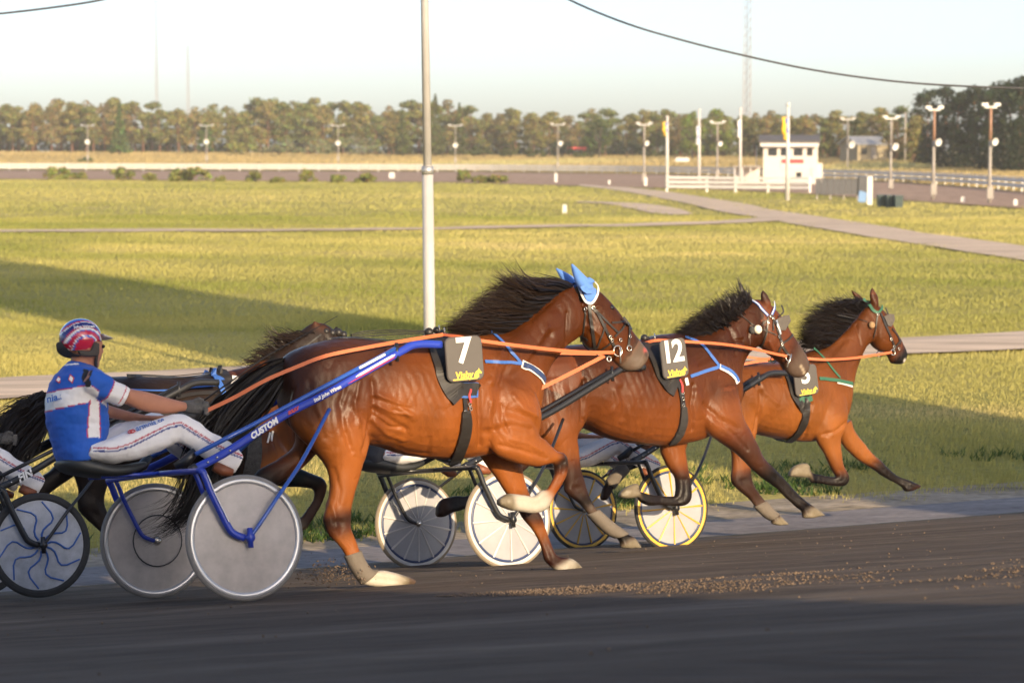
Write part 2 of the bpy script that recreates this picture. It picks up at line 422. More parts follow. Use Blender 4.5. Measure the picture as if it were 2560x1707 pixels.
def sow(n, d0, d1, hgt, wid, per, spread, keep=None, power=1.0):
    d = d0 + (d1 - d0) * RNG.random(n) ** power
    X = (RNG.random(n) * 2 - 1) * (0.30 * d + 1.5); Y = d
    s = TN[0] * X + TN[1] * Y
    ok = s > S_KERB + 1.75
    nb = vnoise(X, Y, 0.8, 9); ok &= (s > S_KERB + 4.6) | (nb + (s - S_KERB - 1.75) / 3.4 > 0.62)
    ok &= ~in_poly(X, Y, road_poly) & ~in_poly(X, Y, path_poly) & ~in_poly(X, Y, bare_poly) & ~in_poly(X, Y, far_poly)
    q = in_poly(X, Y, inner_poly); ok &= ~q | (RNG.random(n) < 0.0)
    X, Y = X[ok], Y[ok]; c, dry = grass_colour(X, Y)
    Z = np_infield_z(X, Y); k = Y / 30.0
    h = hgt * (0.6 + 0.9 * vnoise(X, Y, 0.35, 6)) * (1.15 - 0.4 * dry)
    parts.append(blades(X, Y, Z, h * np.ones(len(X)), wid * np.maximum(0.6, k) ** 0.8, c, per, spread * np.maximum(1, k ** 0.6) * np.ones(len(X))))
sow(64000, 17.5, 48, 0.055, 0.0070, 7, 0.28)
sow(62000, 44, 120, 0.07, 0.0085, 6, 0.6)
sow(34000, 110, 300, 0.10, 0.011, 5, 1.2)
V = np.concatenate([p[0] for p in parts]); off = np.cumsum([0] + [len(p[0]) for p in parts[:-1]])
T = np.concatenate([p[1] + o for p, o in zip(parts, off)]); Cc = np.concatenate([p[2] for p in parts])
g = stuff(link('infield_grass', tri_mesh('infield_grass', V, T, M('grass_blade'), Cc)))
tag(g, 'short sun-dried grass covering the infield of the racecourse', 'grass')
# leafy weeds along the sandy verge on the right
n = 2600; tt = RNG.random(n) * 26 - 9; sx = S_KERB + 1.7 + RNG.random(n) ** 1.6 * 2.6
k = vnoise(tt, sx, 0.9, 21) > 0.62; tt, sx = tt[k], sx[k]
X = TD[0] * tt + TN[0] * sx; Y = TD[1] * tt + TN[1] * sx
vv, tf, c = blades(X, Y, np.zeros(len(X)), 0.10 * np.ones(len(X)), 0.016 * np.ones(len(X)), np.tile(np.array([[0.055, 0.10, 0.022]]), (len(X), 1)), 8, 0.09 * np.ones(len(X)), 0.9)
g = stuff(link('verge_weeds', tri_mesh('verge_weeds', vv, tf, M('grass_blade'), c)))
tag(g, 'low dark green weeds sprouting along the sandy track verge', 'weeds')
# tall dry grass of the far field and along the rail
n = 16000; xs = RNG.random(n) * 2900 - 250; fs = 0.04 + 0.95 * RNG.random(n)
P = np.array([field_pt(a, b) for a, b in zip(xs, fs)])
nn = vnoise(P[:, 0], P[:, 1], 0.02, 31)[:, None]
c = np.array([[0.40, 0.31, 0.135]]) * (0.8 + 0.5 * nn) + np.array([[-0.12, 0.0, 0.0]]) * np.clip(nn - 0.62, 0, 1) * 2
vv, tf, c = blades(P[:, 0], P[:, 1], P[:, 2], 0.42 * np.ones(n), 0.10 * np.ones(n), c, 5, 1.0 * np.ones(n))
g = stuff(link('field_grass', tri_mesh('field_grass', vv, tf, M('grass_blade'), c)))
tag(g, 'tall straw-coloured grass on the rising field before the wood', 'grass')
# loose clods thrown up along the track
ground_mat('clod', [(0.3, (0.12, 0.085, 0.06)), (0.7, (0.22, 0.16, 0.115))], 6.0, bscale=60, bump=0.3)
n = 9600
qa = RNG.random(40000) * 1.5; qb = RNG.random(40000) ** 1.7 * 1.15 - .08
pt = (4.35 + 2.6 * qa) * (1 - qb) + (4.35 + 1.2 * qa) * qb; ps = (10.75 - 1.42 * qa) * (1 - qb) + (10.60 - 3.2 * qa) * qb
gate = vnoise(pt * .5, ps, 2.2, 51) * .6 + vnoise(pt * 1.5, ps * 3, 2.0, 52) * .5 > .50 + .12 * qb
pt, ps = pt[gate][:8000], ps[gate][:8000]; n8 = len(pt); n = n8 + 1600
tt = np.concatenate([pt, RNG.random(1600) * 30 - 16]); sx = np.concatenate([ps, 6 + RNG.random(1600) * 11.2])
sz = np.concatenate([0.0018 + 0.0075 * RNG.random(n8) ** 3, 0.003 + 0.007 * RNG.random(1600) ** 3])
oc = np.array([(1, 0, 0), (-1, 0, 0), (0, 1, 0), (0, -1, 0), (0, 0, 1), (0, 0, -0.6)], float)
of = np.array([(0, 2, 4), (2, 1, 4), (1, 3, 4), (3, 0, 4), (2, 0, 5), (1, 2, 5), (3, 1, 5), (0, 3, 5)])
VV = []; TT = []
for i in range(n):
    p = track_pt(tt[i], sx[i]); a = RNG.random() * 6.28
    R2 = np.array([[math.cos(a), -math.sin(a), 0], [math.sin(a), math.cos(a), 0], [0, 0, 1]])
    VV.append((oc * (0.6 + 0.8 * RNG.random((6, 3))) * sz[i]) @ R2.T + np.array(p) + (0, 0, sz[i] * 0.45)); TT.append(of + 6 * i)
g = stuff(link('track_clods', tri_mesh('track_clods', np.concatenate(VV), np.concatenate(TT), M('clod'))))
tag(g, 'loose brown clods of dirt strewn along the dark track', 'dirt')
# ================================================================ trees
CROPS['c7'] = (1600, 200, 2.45)
def leaf_cloud(clumps, per, size, base, seed, tri=True, flat=0.6):
    """clumps: (x,y,z,rx,ry,rz); small faces spread through each clump's shell"""
    r = np.random.default_rng(seed); V = []; C_ = []
    for (x, y, z, rx, ry, rz) in clumps:
        n = int(per * (0.6 + 0.8 * r.random()))
        d = r.normal(size=(n, 3)); d /= np.linalg.norm(d, axis=1)[:, None]
        rad = (0.55 + 0.5 * r.random((n, 1)))
        p = np.array([x, y, z]) + d * rad * np.array([rx, ry, rz])
        nrm = d + r.normal(size=(n, 3)) * 0.55; nrm /= np.linalg.norm(nrm, axis=1)[:, None]
        a = np.cross(nrm, r.normal(size=(n, 3))); a /= np.linalg.norm(a, axis=1)[:, None]; b = np.cross(nrm, a)
        s = size * (0.6 + 0.8 * r.random((n, 1)))
        q = np.stack([p - a * s - b * s * flat, p + a * s - b * s * flat * 0.6, p + a * s * 0.5 + b * s * flat, p - a * s * 0.7 + b * s * flat * 0.8], 1)
        V.append(q.reshape(-1, 3))
        tint = (0.75 + 0.5 * r.random()) * (0.7 + 0.6 * r.random((n, 1)))
        c = np.asarray(base) * tint * (1 + 0.15 * r.normal(size=(n, 3)))
        C_.append(np.repeat(np.clip(c, 0.005, 0.5), 4, 0))
    V = np.concatenate(V); C_ = np.concatenate(C_)
    return V, np.arange(len(V)).reshape(-1, 4), C_
def make_tree(name, label, group, kind, h, seed, base, hidden=True):
    r = random.Random(seed); root = thing(name, label, 'tree' if kind != 'bush' else 'bush', (0, -500, -50), 0, group)
    mb = MB(); cl = []
    if kind == 'pine':
        bend = r.uniform(-.05, .05) * h
        tp = [(0, 0, -0.6), (bend * .3, 0, h * .25), (bend * .8, r.uniform(-.2, .2), h * .55), (bend, 0, h * .92)]
        mb.tube(smooth_line(tp, 3), np.linspace(0.20, 0.05, 10), 7)
        for i in range(r.randint(15, 20)):
            q = r.uniform(0.22, 0.97); a = r.uniform(0, 6.28); L = (1.15 - 0.75 * max(0, (q - 0.6) / 0.4)) * r.uniform(0.5, 1.25) * h * 0.17
            if q < .4: L *= .75
            c = (bend * q + math.cos(a) * L, math.sin(a) * L, h * q + 0.1)
            mb.tube([(bend * q, 0, h * q - 0.35), ((bend * q + c[0]) / 2, c[1] / 2, h * q), c], [0.06, 0.045, 0.02], 5)
            s = h * r.uniform(.09, .15); cl.append((*c, s * 1.15, s * 1.15, s * .62))
        cl.append((bend, 0, h * .95, h * .11, h * .11, h * .07))
        V, F, C_ = leaf_cloud(cl, 75, 0.21, base, seed)
        bark = 'bark_pine'
    elif kind == 'spruce':
        mb.tube([(0, 0, -0.6), (0, 0, h * .5), (0, 0, h * .97)], [0.2, 0.12, 0.02], 7)
        for i in range(15):
            q = 0.06 + 0.92 * i / 14; R_ = h * 0.21 * (1.03 - q) * r.uniform(.8, 1.2); m = max(2, int(6 * (1.1 - q)))
            for j in range(m):
                a = 6.28 * j / m + r.uniform(0, 1.2); cl.append((math.cos(a) * R_ * .6, math.sin(a) * R_ * .6, h * q, R_ * .6 + .12, R_ * .6 + .12, h * .05))
        V, F, C_ = leaf_cloud(cl, 34, 0.2, base, seed); bark = 'bark_grey'
    elif kind == 'round':
        mb.tube([(0, 0, -0.6), (0.1, 0, h * .25), (0, 0.1, h * .6)], [0.22, 0.17, 0.06], 7)
        for i in range(6):
            a = r.uniform(0, 6.28); mb.tube([(0, 0, h * .2), (math.cos(a) * h * .15, math.sin(a) * h * .15, h * .45), (math.cos(a) * h * .24, math.sin(a) * h * .24, h * .65)], [.1, .06, .02], 5)
        for i in range(26):
            a = r.uniform(0, 6.28); q = r.uniform(0.10, .93); R_ = h * .36 * math.sin(math.pi * min(1, (q * .8 + .2))) ** .7 * r.uniform(.45, 1.0)
            s = h * r.uniform(.085, .15); cl.append((math.cos(a) * R_, math.sin(a) * R_, h * q, s, s, s * .8))
        V, F, C_ = leaf_cloud(cl, 60, 0.2, base, seed); bark = 'bark_grey'
    else:
        for i in range(5):
            a = r.uniform(0, 6.28); mb.tube([(0, 0, -.2), (math.cos(a) * h * .3, math.sin(a) * h * .3, h * .4), (math.cos(a) * h * .45, math.sin(a) * h * .45, h * .7)], [.04, .03, .01], 5)
        for i in range(14):
            a = r.uniform(0, 6.28); R_ = h * .65 * math.sqrt(r.random()); q = r.uniform(.12, .72) * (1.2 - .5 * R_ / (h * .65))
            s = h * r.uniform(.16, .28); cl.append((math.cos(a) * R_, math.sin(a) * R_, h * q, s, s, s * .85))
        V, F, C_ = leaf_cloud(cl, 52, 0.11 if h < 2 else 0.16, base, seed); bark = 'bark_grey'
    V[:, 2] = np.maximum(V[:, 2], -0.15)
    tk = mb.build('trunk' if kind != 'bush' else 'stem', M(bark), root, True)
    link('crown' if kind != 'bush' else 'foliage', tri_mesh('crown', V, F, M('needles'), C_), root)
    return root
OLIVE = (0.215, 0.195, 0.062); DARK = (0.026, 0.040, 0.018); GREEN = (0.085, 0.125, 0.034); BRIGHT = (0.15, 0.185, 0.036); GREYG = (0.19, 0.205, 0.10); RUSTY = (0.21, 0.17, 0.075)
wood = 'pines of the far wood'
pl_ = 'pine with bare reddish trunk in the wood beyond the far rail'
pines = [make_tree('pine_tree', pl_, wood, 'pine', 9.0, 40 + i, [OLIVE, (0.18, 0.18, 0.056), RUSTY, (0.15, 0.17, 0.052), (0.235, 0.20, 0.07)][i % 5]) for i in range(7)]
used = set()
def put(protos, i, loc, rz, sc, label=None, group=None):
    p = protos[i]
    if id(p) not in used:
        used.add(id(p)); p.location = loc; p.rotation_euler = (0, 0, rz); p.scale = (sc,) * 3 if not isinstance(sc, tuple) else sc
        if label: p['label'] = label
        return p
    return dup(p, loc, rz, sc, label, group)
rr = random.Random(5)
top_prof = ([-300, 0, 130, 270, 340, 480, 560, 640, 700, 760, 860, 950, 1040, 1100, 1180, 1300, 1400, 1500, 1700, 1800, 1960, 2050, 2100, 2300], [255, 255, 245, 240, 262, 245, 262, 235, 245, 250, 255, 245, 250, 268, 266, 268, 268, 262, 270, 272, 265, 272, 270, 260])
for row in range(3):
    x = -220 + row * 17
    while x < 2130:
        p = field_pt(x, 1.0); p = p * np.array([1 + .022 * row, 1 + .022 * row, 1]) + np.array([0, rr.uniform(-4, 4), 0])
        sc_px = FPX / p[1]
        top = np.interp(x, *top_prof) + rr.uniform(-10, 24) + row * -3
        hh = (cv('D', 0, np.interp(x, cols, tree_y))[1] - cv('D', 0, top)[1]) / sc_px + 0.3
        kx = rr.randrange(7); zone = 'left of the cone-shaped tree' if x < 275 else 'between the cone-shaped tree and the tall white pole' if x < 980 else 'between the tall white pole and the tower' if x < 1740 else 'right of the tower'
        pl_ = f"{['yellow-olive', 'olive-green', 'rusty brown', 'dull green', 'pale straw-olive', 'yellow-olive', 'olive-green'][kx]} pine in the far wood, {zone}"
        put(pines, kx, p, rr.uniform(0, 6.28), max(0.55, hh / 9.0) * rr.uniform(.93, 1.05), pl_, wood)
        x += rr.uniform(22, 52)
# undergrowth that closes the wood between the trunks
cl = []
for i in range(520):
    x = rr.uniform(-260, 2140); p = field_pt(x, 1.0) * np.array([1.03, 1.03, 1]); s_ = rr.uniform(.7, 1.7); cl.append((p[0] + rr.uniform(-2, 2), p[1] + rr.uniform(2, 22), p[2] + s_ * rr.uniform(.3, 1.6), s_ * 1.8, s_, s_))
V, F, C_ = leaf_cloud(cl, 42, 0.30, (0.15, 0.155, 0.05), 900)
ug = stuff(link('wood_undergrowth', tri_mesh('wood_undergrowth', V, F, M('needles'), C_))); tag(ug, 'olive brush and saplings filling the wood between the pine trunks', 'undergrowth')
def px_tree(name, label, kind, x, ybase, ytop, depth, base, seed, wscale=1.0, group=None):
    b = at(*cv('D', x, ybase), depth); h = (ybase - ytop) * K / (FPX / depth)
    t = make_tree(name, label, group, kind, h, seed, base); t.location = b; t.scale = (wscale, wscale, 1); t.rotation_euler = (0, 0, seed * 1.3); return t
px_tree('leafy_tree', 'dark green cone-shaped tree standing before the wood at far left', 'spruce', 275, 353, 243, 470, GREEN, 61, 1.15)
px_tree('leafy_tree', 'middling green round tree behind the second lamp post from the left', 'round', 472, 352, 285, 470, GREEN, 62, 0.95)
px_tree('broad_bush', 'pale yellow-green bush before the pines, left of two grey willows', 'bush', 555, 352, 312, 465, (0.24, 0.25, 0.06), 63, 1.7)
px_tree('broad_bush', 'wide grey-green bush, the larger of two by the third lamp post', 'bush', 712, 353, 300, 460, GREYG, 64, 1.6)
px_tree('broad_bush', 'low grey-green bush at the left foot of the wide one', 'bush', 640, 353, 320, 458, GREYG, 65, 1.9)
px_tree('broad_bush', 'smooth grey-green bush right of the third lamp post', 'bush', 832, 356, 305, 458, GREYG, 66, 1.6)
px_tree('spruce_tree', 'tall green spruce just right of the tall white pole', 'spruce', 1000, 357, 222, 460, (0.085, 0.10, 0.03), 67, 0.95)
px_tree('spruce_tree', 'slender green spruce with pointed top behind the fourth lamp post', 'spruce', 1055, 357, 240, 458, (0.085, 0.10, 0.03), 68, 0.9)
px_tree('spruce_tree', 'green spruce half hidden behind the tall white pole', 'spruce', 925, 357, 255, 460, (0.085, 0.10, 0.03), 69, 1.0)
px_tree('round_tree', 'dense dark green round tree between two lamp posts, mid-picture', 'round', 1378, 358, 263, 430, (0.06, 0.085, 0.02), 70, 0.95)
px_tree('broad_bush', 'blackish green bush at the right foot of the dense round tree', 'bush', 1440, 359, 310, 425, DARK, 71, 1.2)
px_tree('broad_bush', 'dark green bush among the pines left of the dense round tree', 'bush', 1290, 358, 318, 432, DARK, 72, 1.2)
px_tree('round_tree', 'bright green round tree left half, behind the white flagpoles', 'round', 1590, 360, 254, 400, BRIGHT, 73, 0.9)
px_tree('round_tree', 'bright green round tree right half, beside the lattice mast', 'round', 1650, 360, 250, 405, BRIGHT, 74, 0.95)
for i, (x, yb, yt, sd) in enumerate([(1110, 358, 330, 75), (1170, 359, 335, 76), (1225, 360, 338, 77), (1340, 361, 343, 78), (1500, 361, 342, 79)]):
    px_tree('low_shrub', ['low green shrub at the wood edge right of the fourth lamp post', 'low olive shrub, second along the wood edge from the spruces', 'low olive shrub, third along the wood edge from the spruces',
                          'low olive shrub under the dense round tree', 'low yellowish shrub left of the flagpoles'][i], 'bush', x, yb, yt, 430, (0.085, 0.10, 0.03), sd, 1.7)
# shrubs on the infield bank beside the far track
sh = [(130, 374, 413), (180, 388, 412), (283, 378, 415), (345, 390, 416), (435, 374, 417), (505, 396, 418), (588, 384, 418), (635, 398, 420), (705, 386, 419), (775, 390, 420), (840, 396, 421), (1065, 378, 418), (1100, 394, 421), (1141, 390, 421)]
lb = ['leftmost', 'second', 'third', 'fourth', 'fifth', 'sixth', 'seventh', 'eighth', 'ninth', 'tenth', 'eleventh']
for i, (x, yt, yb) in enumerate(sh):
    lab = f'light green shrub beside the far track, {lb[i]} from the left' if i < 11 else ['tallest green shrub right of the tall white pole', 'small shrub between two others right of the tall white pole', 'rightmost light green shrub beside the far track'][i - 11]
    px_tree('green_shrub', lab, 'bush', x, yb, yt + (4 if i % 2 else 0), gnd(*cv('D', x, yb))[1], (0.19, 0.20, 0.05), 90 + i, 1.0 + 0.5 * (i % 3 == 1), 'shrubs beside the far track')
px_tree('broad_bush', 'low dark shrub in the dry field under the leftmost lamp post', 'bush', 195, 373, 356, 420, GREEN, 110, 1.6)
# grove on the right, its shade put into the dark foliage colour
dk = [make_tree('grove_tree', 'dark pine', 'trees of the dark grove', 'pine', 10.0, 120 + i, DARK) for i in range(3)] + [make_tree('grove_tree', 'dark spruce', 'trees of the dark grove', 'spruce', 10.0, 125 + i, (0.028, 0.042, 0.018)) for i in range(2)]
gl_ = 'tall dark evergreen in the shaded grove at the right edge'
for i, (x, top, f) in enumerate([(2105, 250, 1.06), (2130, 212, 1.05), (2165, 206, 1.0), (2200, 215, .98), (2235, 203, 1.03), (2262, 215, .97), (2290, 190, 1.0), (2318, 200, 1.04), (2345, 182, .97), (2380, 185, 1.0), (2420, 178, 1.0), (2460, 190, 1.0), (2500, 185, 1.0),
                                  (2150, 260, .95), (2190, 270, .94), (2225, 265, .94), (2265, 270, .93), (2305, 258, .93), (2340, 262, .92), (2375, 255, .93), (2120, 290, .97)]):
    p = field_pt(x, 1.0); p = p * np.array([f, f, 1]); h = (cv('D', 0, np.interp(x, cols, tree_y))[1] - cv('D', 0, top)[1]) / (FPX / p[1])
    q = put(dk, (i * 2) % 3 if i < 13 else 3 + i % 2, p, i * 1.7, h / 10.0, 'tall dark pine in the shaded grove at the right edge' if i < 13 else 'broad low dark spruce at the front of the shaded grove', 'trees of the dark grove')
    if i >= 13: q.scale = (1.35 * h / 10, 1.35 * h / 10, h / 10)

# ================================================================ things behind the horses
def local_boxes(root, name, mat, boxes):
    out = []
    for lo, hi in boxes: out.append(MB().box(lo, hi).build(name, M(mat), root))
    return out
# white rail round the far side
rail = thing('rail_fence', 'long white rail fence curving along the far side of the track', 'fence', tuple(gnd(*cv('D', 1250, 398))))
RP = smooth_line([gnd(*cv('D', x, y)) for x, y in [(-350, 392), (0, 392.3), (500, 393.8), (1000, 395.8), (1250, 398), (1500, 401.5), (1750, 408.5), (2000, 417.3), (2200, 429.2), (2352, 443), (2560, 460)]], 12)
seg = np.linalg.norm(np.diff(RP, axis=0), axis=1); cum = np.concatenate([[0], np.cumsum(seg)]); NPOST = 92
pp = np.stack([np.interp(np.linspace(0, cum[-1], NPOST), cum, RP[:, k]) for k in range(3)], 1)
post_me = mesh_from('post', *(lambda b: (b.v, b.f))(MB().box((-.07, -.07, -.1), (.07, .07, 1.22))), M('white_wood'), False)
board_me = mesh_from('board', *(lambda b: (b.v, b.f))(MB().box((0, -.03, 0), (1, .03, .30))), M('white_wood'), False)
top_me = mesh_from('board', *(lambda b: (b.v, b.f))(MB().box((0, -.10, 0), (1, .10, .05))), M('white_wood'), False)
base = np.array(rail.location)
for i in range(NPOST):
    o = link('post', post_me, rail); o.location = pp[i] - base
    if i < NPOST - 1:
        d = pp[i + 1] - pp[i]; L = np.linalg.norm(d); a = math.atan2(d[1], d[0]); nrm = np.array([math.sin(a), -math.cos(a), 0]) * 0.104
        for z in (0.42, 0.85):
            o = link('board', board_me, rail); o.location = pp[i] + nrm + (0, 0, z) - base; o.rotation_euler = (0, 0, a); o.scale = (L - .012, 1, 1)
        o = link('top_board', top_me, rail); o.location = pp[i] + (0, 0, 1.224) - base; o.rotation_euler = (0, 0, a); o.scale = (L - .012, 1, 1)
# small distance markers by the track
for i, (x, y0, y1) in enumerate([(1297, 470, 488), (1399, 414, 425), (1483, 408, 428), (1277, 398, 420), (900, 396, 411), (2211, 452, 466), (2332, 458, 474)]):
    b = gnd(*cv('D', x, y1)); h = (y1 - y0) * K / (FPX / b[1]); w = [0.09, .12, .16, .16, .35, .12, .12][i] * (1 if i else 1.3)
    o = MB().box((-w, -.06, -.05), (w, .06, h * .92)).box((-w * .8, -.045, h * .92), (w * .8, .045, h)).build('marker_post', M('white_paint')); o.location = b
    tag(o, ['short white marker post alone in the grass right of the tall pole', 'small white block at the inner edge of the far track left of the tower', 'white box at the foot of the lamp post left of the flagpoles', 'white box on the far track under the fifth lamp post',
            'white box by the far track left of the tall pole', 'short white post by the track, left of the rightmost lamp post', 'short white post by the track at the right edge'][i], 'marker post', 'white markers by the track')
# lamp posts along the far rail: a post with crossarm and a white dish lamp
def dish(root, c, r, aim, back='galv'):
    d = np.array(aim, float); d /= np.linalg.norm(d); u = np.cross(d, (0, 0, 1)); u /= np.linalg.norm(u); w = np.cross(u, d); v = []; f = []; n = 14
    prof = [(0.0, -.75), (.35, -.68), (.55, -.35), (.95, .0), (1.0, .06), (.9, .02), (.45, -.22), (0, -.3)]
    for a, b in prof:
        for k in range(n): q = 6.283 * k / n; v.append(np.array(c) + r * (d * b + (u * math.cos(q) + w * math.sin(q)) * a))
    for i in range(len(prof) - 1):
        for k in range(n): f.append((i * n + k, i * n + (k + 1) % n, (i + 1) * n + (k + 1) % n, (i + 1) * n + k))
    return MB().add(v, f).build('dish_lamp', M('lamp_white'), root, True)
def lamp_post(x, ybase, ytop, ydish, depth, label, mat='grey_wood', rdish=None, side=1, rust=False):
    b = at(*cv('D', x, ybase), depth); s = FPX / depth; h = (ybase - ytop) * K / s; zd = (ybase - ydish) * K / s
    t = thing('lamp_post', label, 'lamp post', tuple(b), 0, 'lamp posts round the far track')
    r0 = 0.13 if depth < 330 else 0.10
    MB().tube([(0, 0, -.3), (0, 0, h * .66)], [r0, r0 * .82], 8).build('pole', M(mat), t, True); MB().tube([(0, 0, h * .66), (0, 0, h)], [r0 * .86, r0 * .7], 8).build('pole_top', M('rust_metal' if rust else mat), t, True)
    L = 14 * K / s
    MB().box((-L, -.05, h - .06), (L, .05, h + .06)).build('crossarm', M('galv'), t)
    for q in (-1, 1):
        k = MB().box((q * L - .2, -.16, h + .07), (q * L + .2, .16, h + .27)).build('floodlight', M('galv'), t)
        MB().box((-.16, -.172, h + .10), (.16, -.162, h + .24)).build('lens', M('galv'), k).location = (q * L, 0, 0)
    rd = (rdish or 6.2) * K / s
    MB().tube([(0, 0, zd), (side * rd * .6, -.15, zd)], .05, 6).build('bracket', M('galv'), t)
    dish(t, (side * rd * 1.0, -.3, zd), rd, (side * .45, -.85, -.25))
    MB().box((-.2, -.3, .4), (.2, -.1, 1.2)).build('switch_box', M('grey_wood'), t)
for i, (x, yb, yt, yd, dp) in enumerate([(202, 372, 290, 326, 405), (475, 374, 290, 326, 400), (777, 375, 290, 329, 395), (1046, 380, 290, 334, 380), (1281, 392, 288, 330, 345), (1479, 425, 288, 330, 240), (1647, 418, 284, 331, 262)]):
    lamp_post(x, yb, yt, yd, dp, ['lamp post far left with round white dish lamp', 'lamp post with dish lamp, second from the left', 'lamp post with dish lamp, third from the left',
              'lamp post with dish lamp on a red and white foot right of the tall pole', 'lamp post with dish lamp, fifth from the left', 'lamp post with dish lamp just left of the flagpoles', 'lamp post with dish lamp between the flagpoles'][i], side=1 if i > 3 else 0.05)
for i, (x, yb, yt, yd, dp) in enumerate([(1946, 404, 276, 333, 300), (2045, 443, 274, 338, 203), (2143, 461, 254, 328, 160), (2272, 471, 248, 327, 150)]):
    lamp_post(x, yb, yt, yd, dp, ['lamp post with dish lamp right of the tower', 'lamp post with dish lamp in front of the cream shed', 'rusty-topped lamp post with dish lamp, second from the right edge', 'rusty-topped lamp post with dish lamp nearest the right edge'][i], rdish=9, rust=i > 1)
# plain pole by the shed
o = MB().tube([(0, 0, -.3), (0, 0, 6.4)], [.17, .13], 8).build('utility_pole', M('grey_wood'), None, True); o.location = at(*cv('c7', 1622, 480), 320)
tag(o, 'plain grey utility pole beside the cream shed', 'pole')
# flagpoles with limp pennants
for i, (x, yb, yt, fy0, fy1, dp, cols_) in enumerate([(165, 650, 240, 262, 345, 205, ('flag_yellow', 'flag_blue')), (361, 625, 198, 285, 400, 225, ('flag_white', 'flag_blue')), (613, 620, 188, 250, 355, 226, ('flag_white', 'flag_white')), (902, 738, 165, 232, 370, 158, ('flag_yellow', 'flag_blue'))]):
    b = at(*cv('c7', x, yb), dp); s = FPX / dp; k = 1 / 2.45 / s; h = (yb - yt) * k
    t = thing('flagpole', ['white flagpole with limp yellow and blue flag, leftmost of four', 'white flagpole with limp white and blue flag, second of four', 'white flagpole with limp white flag, third of four', 'white flagpole with yellow and blue flag in front of the tower'][i], 'flagpole', tuple(b), 0, 'flagpoles by the tower')
    MB().tube([(0, 0, -.2), (0, 0, h * .5), (0, 0, h)], [.17, .14, .10], 8).build('pole', M('white_paint'), t, True)
    MB().sphere((0, 0, h + .1), .16, 8, 6).build('finial', M('white_paint'), t, True)
    z0 = (yb - fy0) * k; z1 = (yb - fy1) * k; nseg = 9
    for q, off_ in enumerate((-.20, -.10, -.33)):
        if q == 2 and i in (1, 2): continue
        v = []; f = []
        for j in range(nseg):
            z = z0 + (z1 - z0) * j / (nseg - 1) * (1 - .12 * q); w = .16 + .10 * math.sin(j * 1.1 + q)
            v += [(off_ + .04 * math.sin(j * .9 + q) - w * .5, -.10 + .05 * math.cos(j + q), z), (off_ + w * .5, -.14 + .05 * math.sin(j), z), (off_ + w * .5, -.10 + .05 * math.sin(j), z), (off_ - w * .5, -.06 + .05 * math.cos(j + q), z)]
            if j: a = 4 * (j - 1); f += [(a + e, a + (e + 1) % 4, a + 4 + (e + 1) % 4, a + 4 + e) for e in range(4)]
        f += [(3, 2, 1, 0), tuple(4 * (nseg - 1) + e for e in range(4))]
        MB().add(v, f).build('flag', M(cols_[0 if q != 1 else 1]), t, True)
# judges' tower
TD_ = 232.0; b = at(*cv('c7', 920, 640), TD_); k = 1 / 2.45 / (FPX / TD_)
tw = thing('judges_tower', 'white two-storey judges tower with ribbon windows and flat dark roof', 'building', tuple(b), math.radians(-7))
wdt = 330 * k; hw = wdt / 2; H1 = (640 - 388) * k; dpt = 4.6
wz0, wz1 = (640 - 466) * k, (640 - 420) * k
X = lambda px: (px - 920) * k
wins = [(783, 838), (860, 892), (938, 994), (1018, 1054)]
wall = MB()
wall.box((-hw, 0, -.3), (hw, .2, wz0)); wall.box((-hw, 0, wz1), (hw, .2, H1))
xs_ = [-hw] + [X(a) for w in wins for a in w] + [hw]
for i in range(0, len(xs_), 2): wall.box((xs_[i], .0, wz0), (xs_[i + 1], .2, wz1))
wall.box((-hw, .2, -.3), (-hw + .2, dpt, H1)).box((hw - .2, .2, -.3), (hw, dpt, H1)).box((-hw + .2, dpt - .2, -.3), (hw - .2, dpt, H1))
wall.build('wall', M('plaster'), tw)
for a, c in wins:
    wn_ = MB().box((X(a), .10, wz0), (X(c), .13, wz1)).build('window', M('glass_dark'), tw)
    MB().box((X(a) - .05, -.06, wz0 - .07), (X(c) + .05, -.004, wz0 - .005)).build('sill', M('white_paint'), wn_)
rf = MB().add([(-hw - .5, -.7, H1 + .02), (hw + .25, -.7, H1 + .02), (hw + .25, dpt + .3, H1 + .32), (-hw - .5, dpt + .3, H1 + .32), (-hw - .5, -.7, H1 + .20), (hw + .25, -.7, H1 + .20), (hw + .25, dpt + .3, H1 + .85), (-hw - .5, dpt + .3, H1 + .85)],
              [(3, 2, 1, 0), (4, 5, 6, 7), (0, 1, 5, 4), (1, 2, 6, 5), (2, 3, 7, 6), (3, 0, 4, 7)]).build('roof', M('roof_metal'), tw)
for i in range(12): MB().box((0, -.72, .0), (.05, -.0, .06)).build('roof_seam', M('roof_metal'), rf).location = (-hw - .4 + i * (wdt + .6) / 12, .0, H1 + .24)
MB().box((-hw - .3, -.62, H1 - .36), (hw + .1, -.55, H1 - .02)).build('fascia', M('white_wood'), tw)
sg = MB().box((X(862), -.06, (640 - 542) * k), (X(1004), -.004, (640 - 484) * k)).build('banner', M('white_paint'), tw)
MB().box((X(866), -.075, (640 - 512) * k), (X(1000), -.064, (640 - 487) * k)).build('red_band', M('red_sign'), sg)
sw = MB().box((X(955), -.03, (640 - 606) * k), (X(988), -.004, (640 - 566) * k)).build('small_window', M('glass_dark'), tw)
MB().box((X(1040), -.03, -.2), (X(1056), -.004, (640 - 540) * k)).build('drainpipe', M('galv'), tw)
MB().box((hw + .004, .4, .2), (hw + .5, 1.2, (640 - 512) * k)).build('cabinet', M('plaster'), tw)
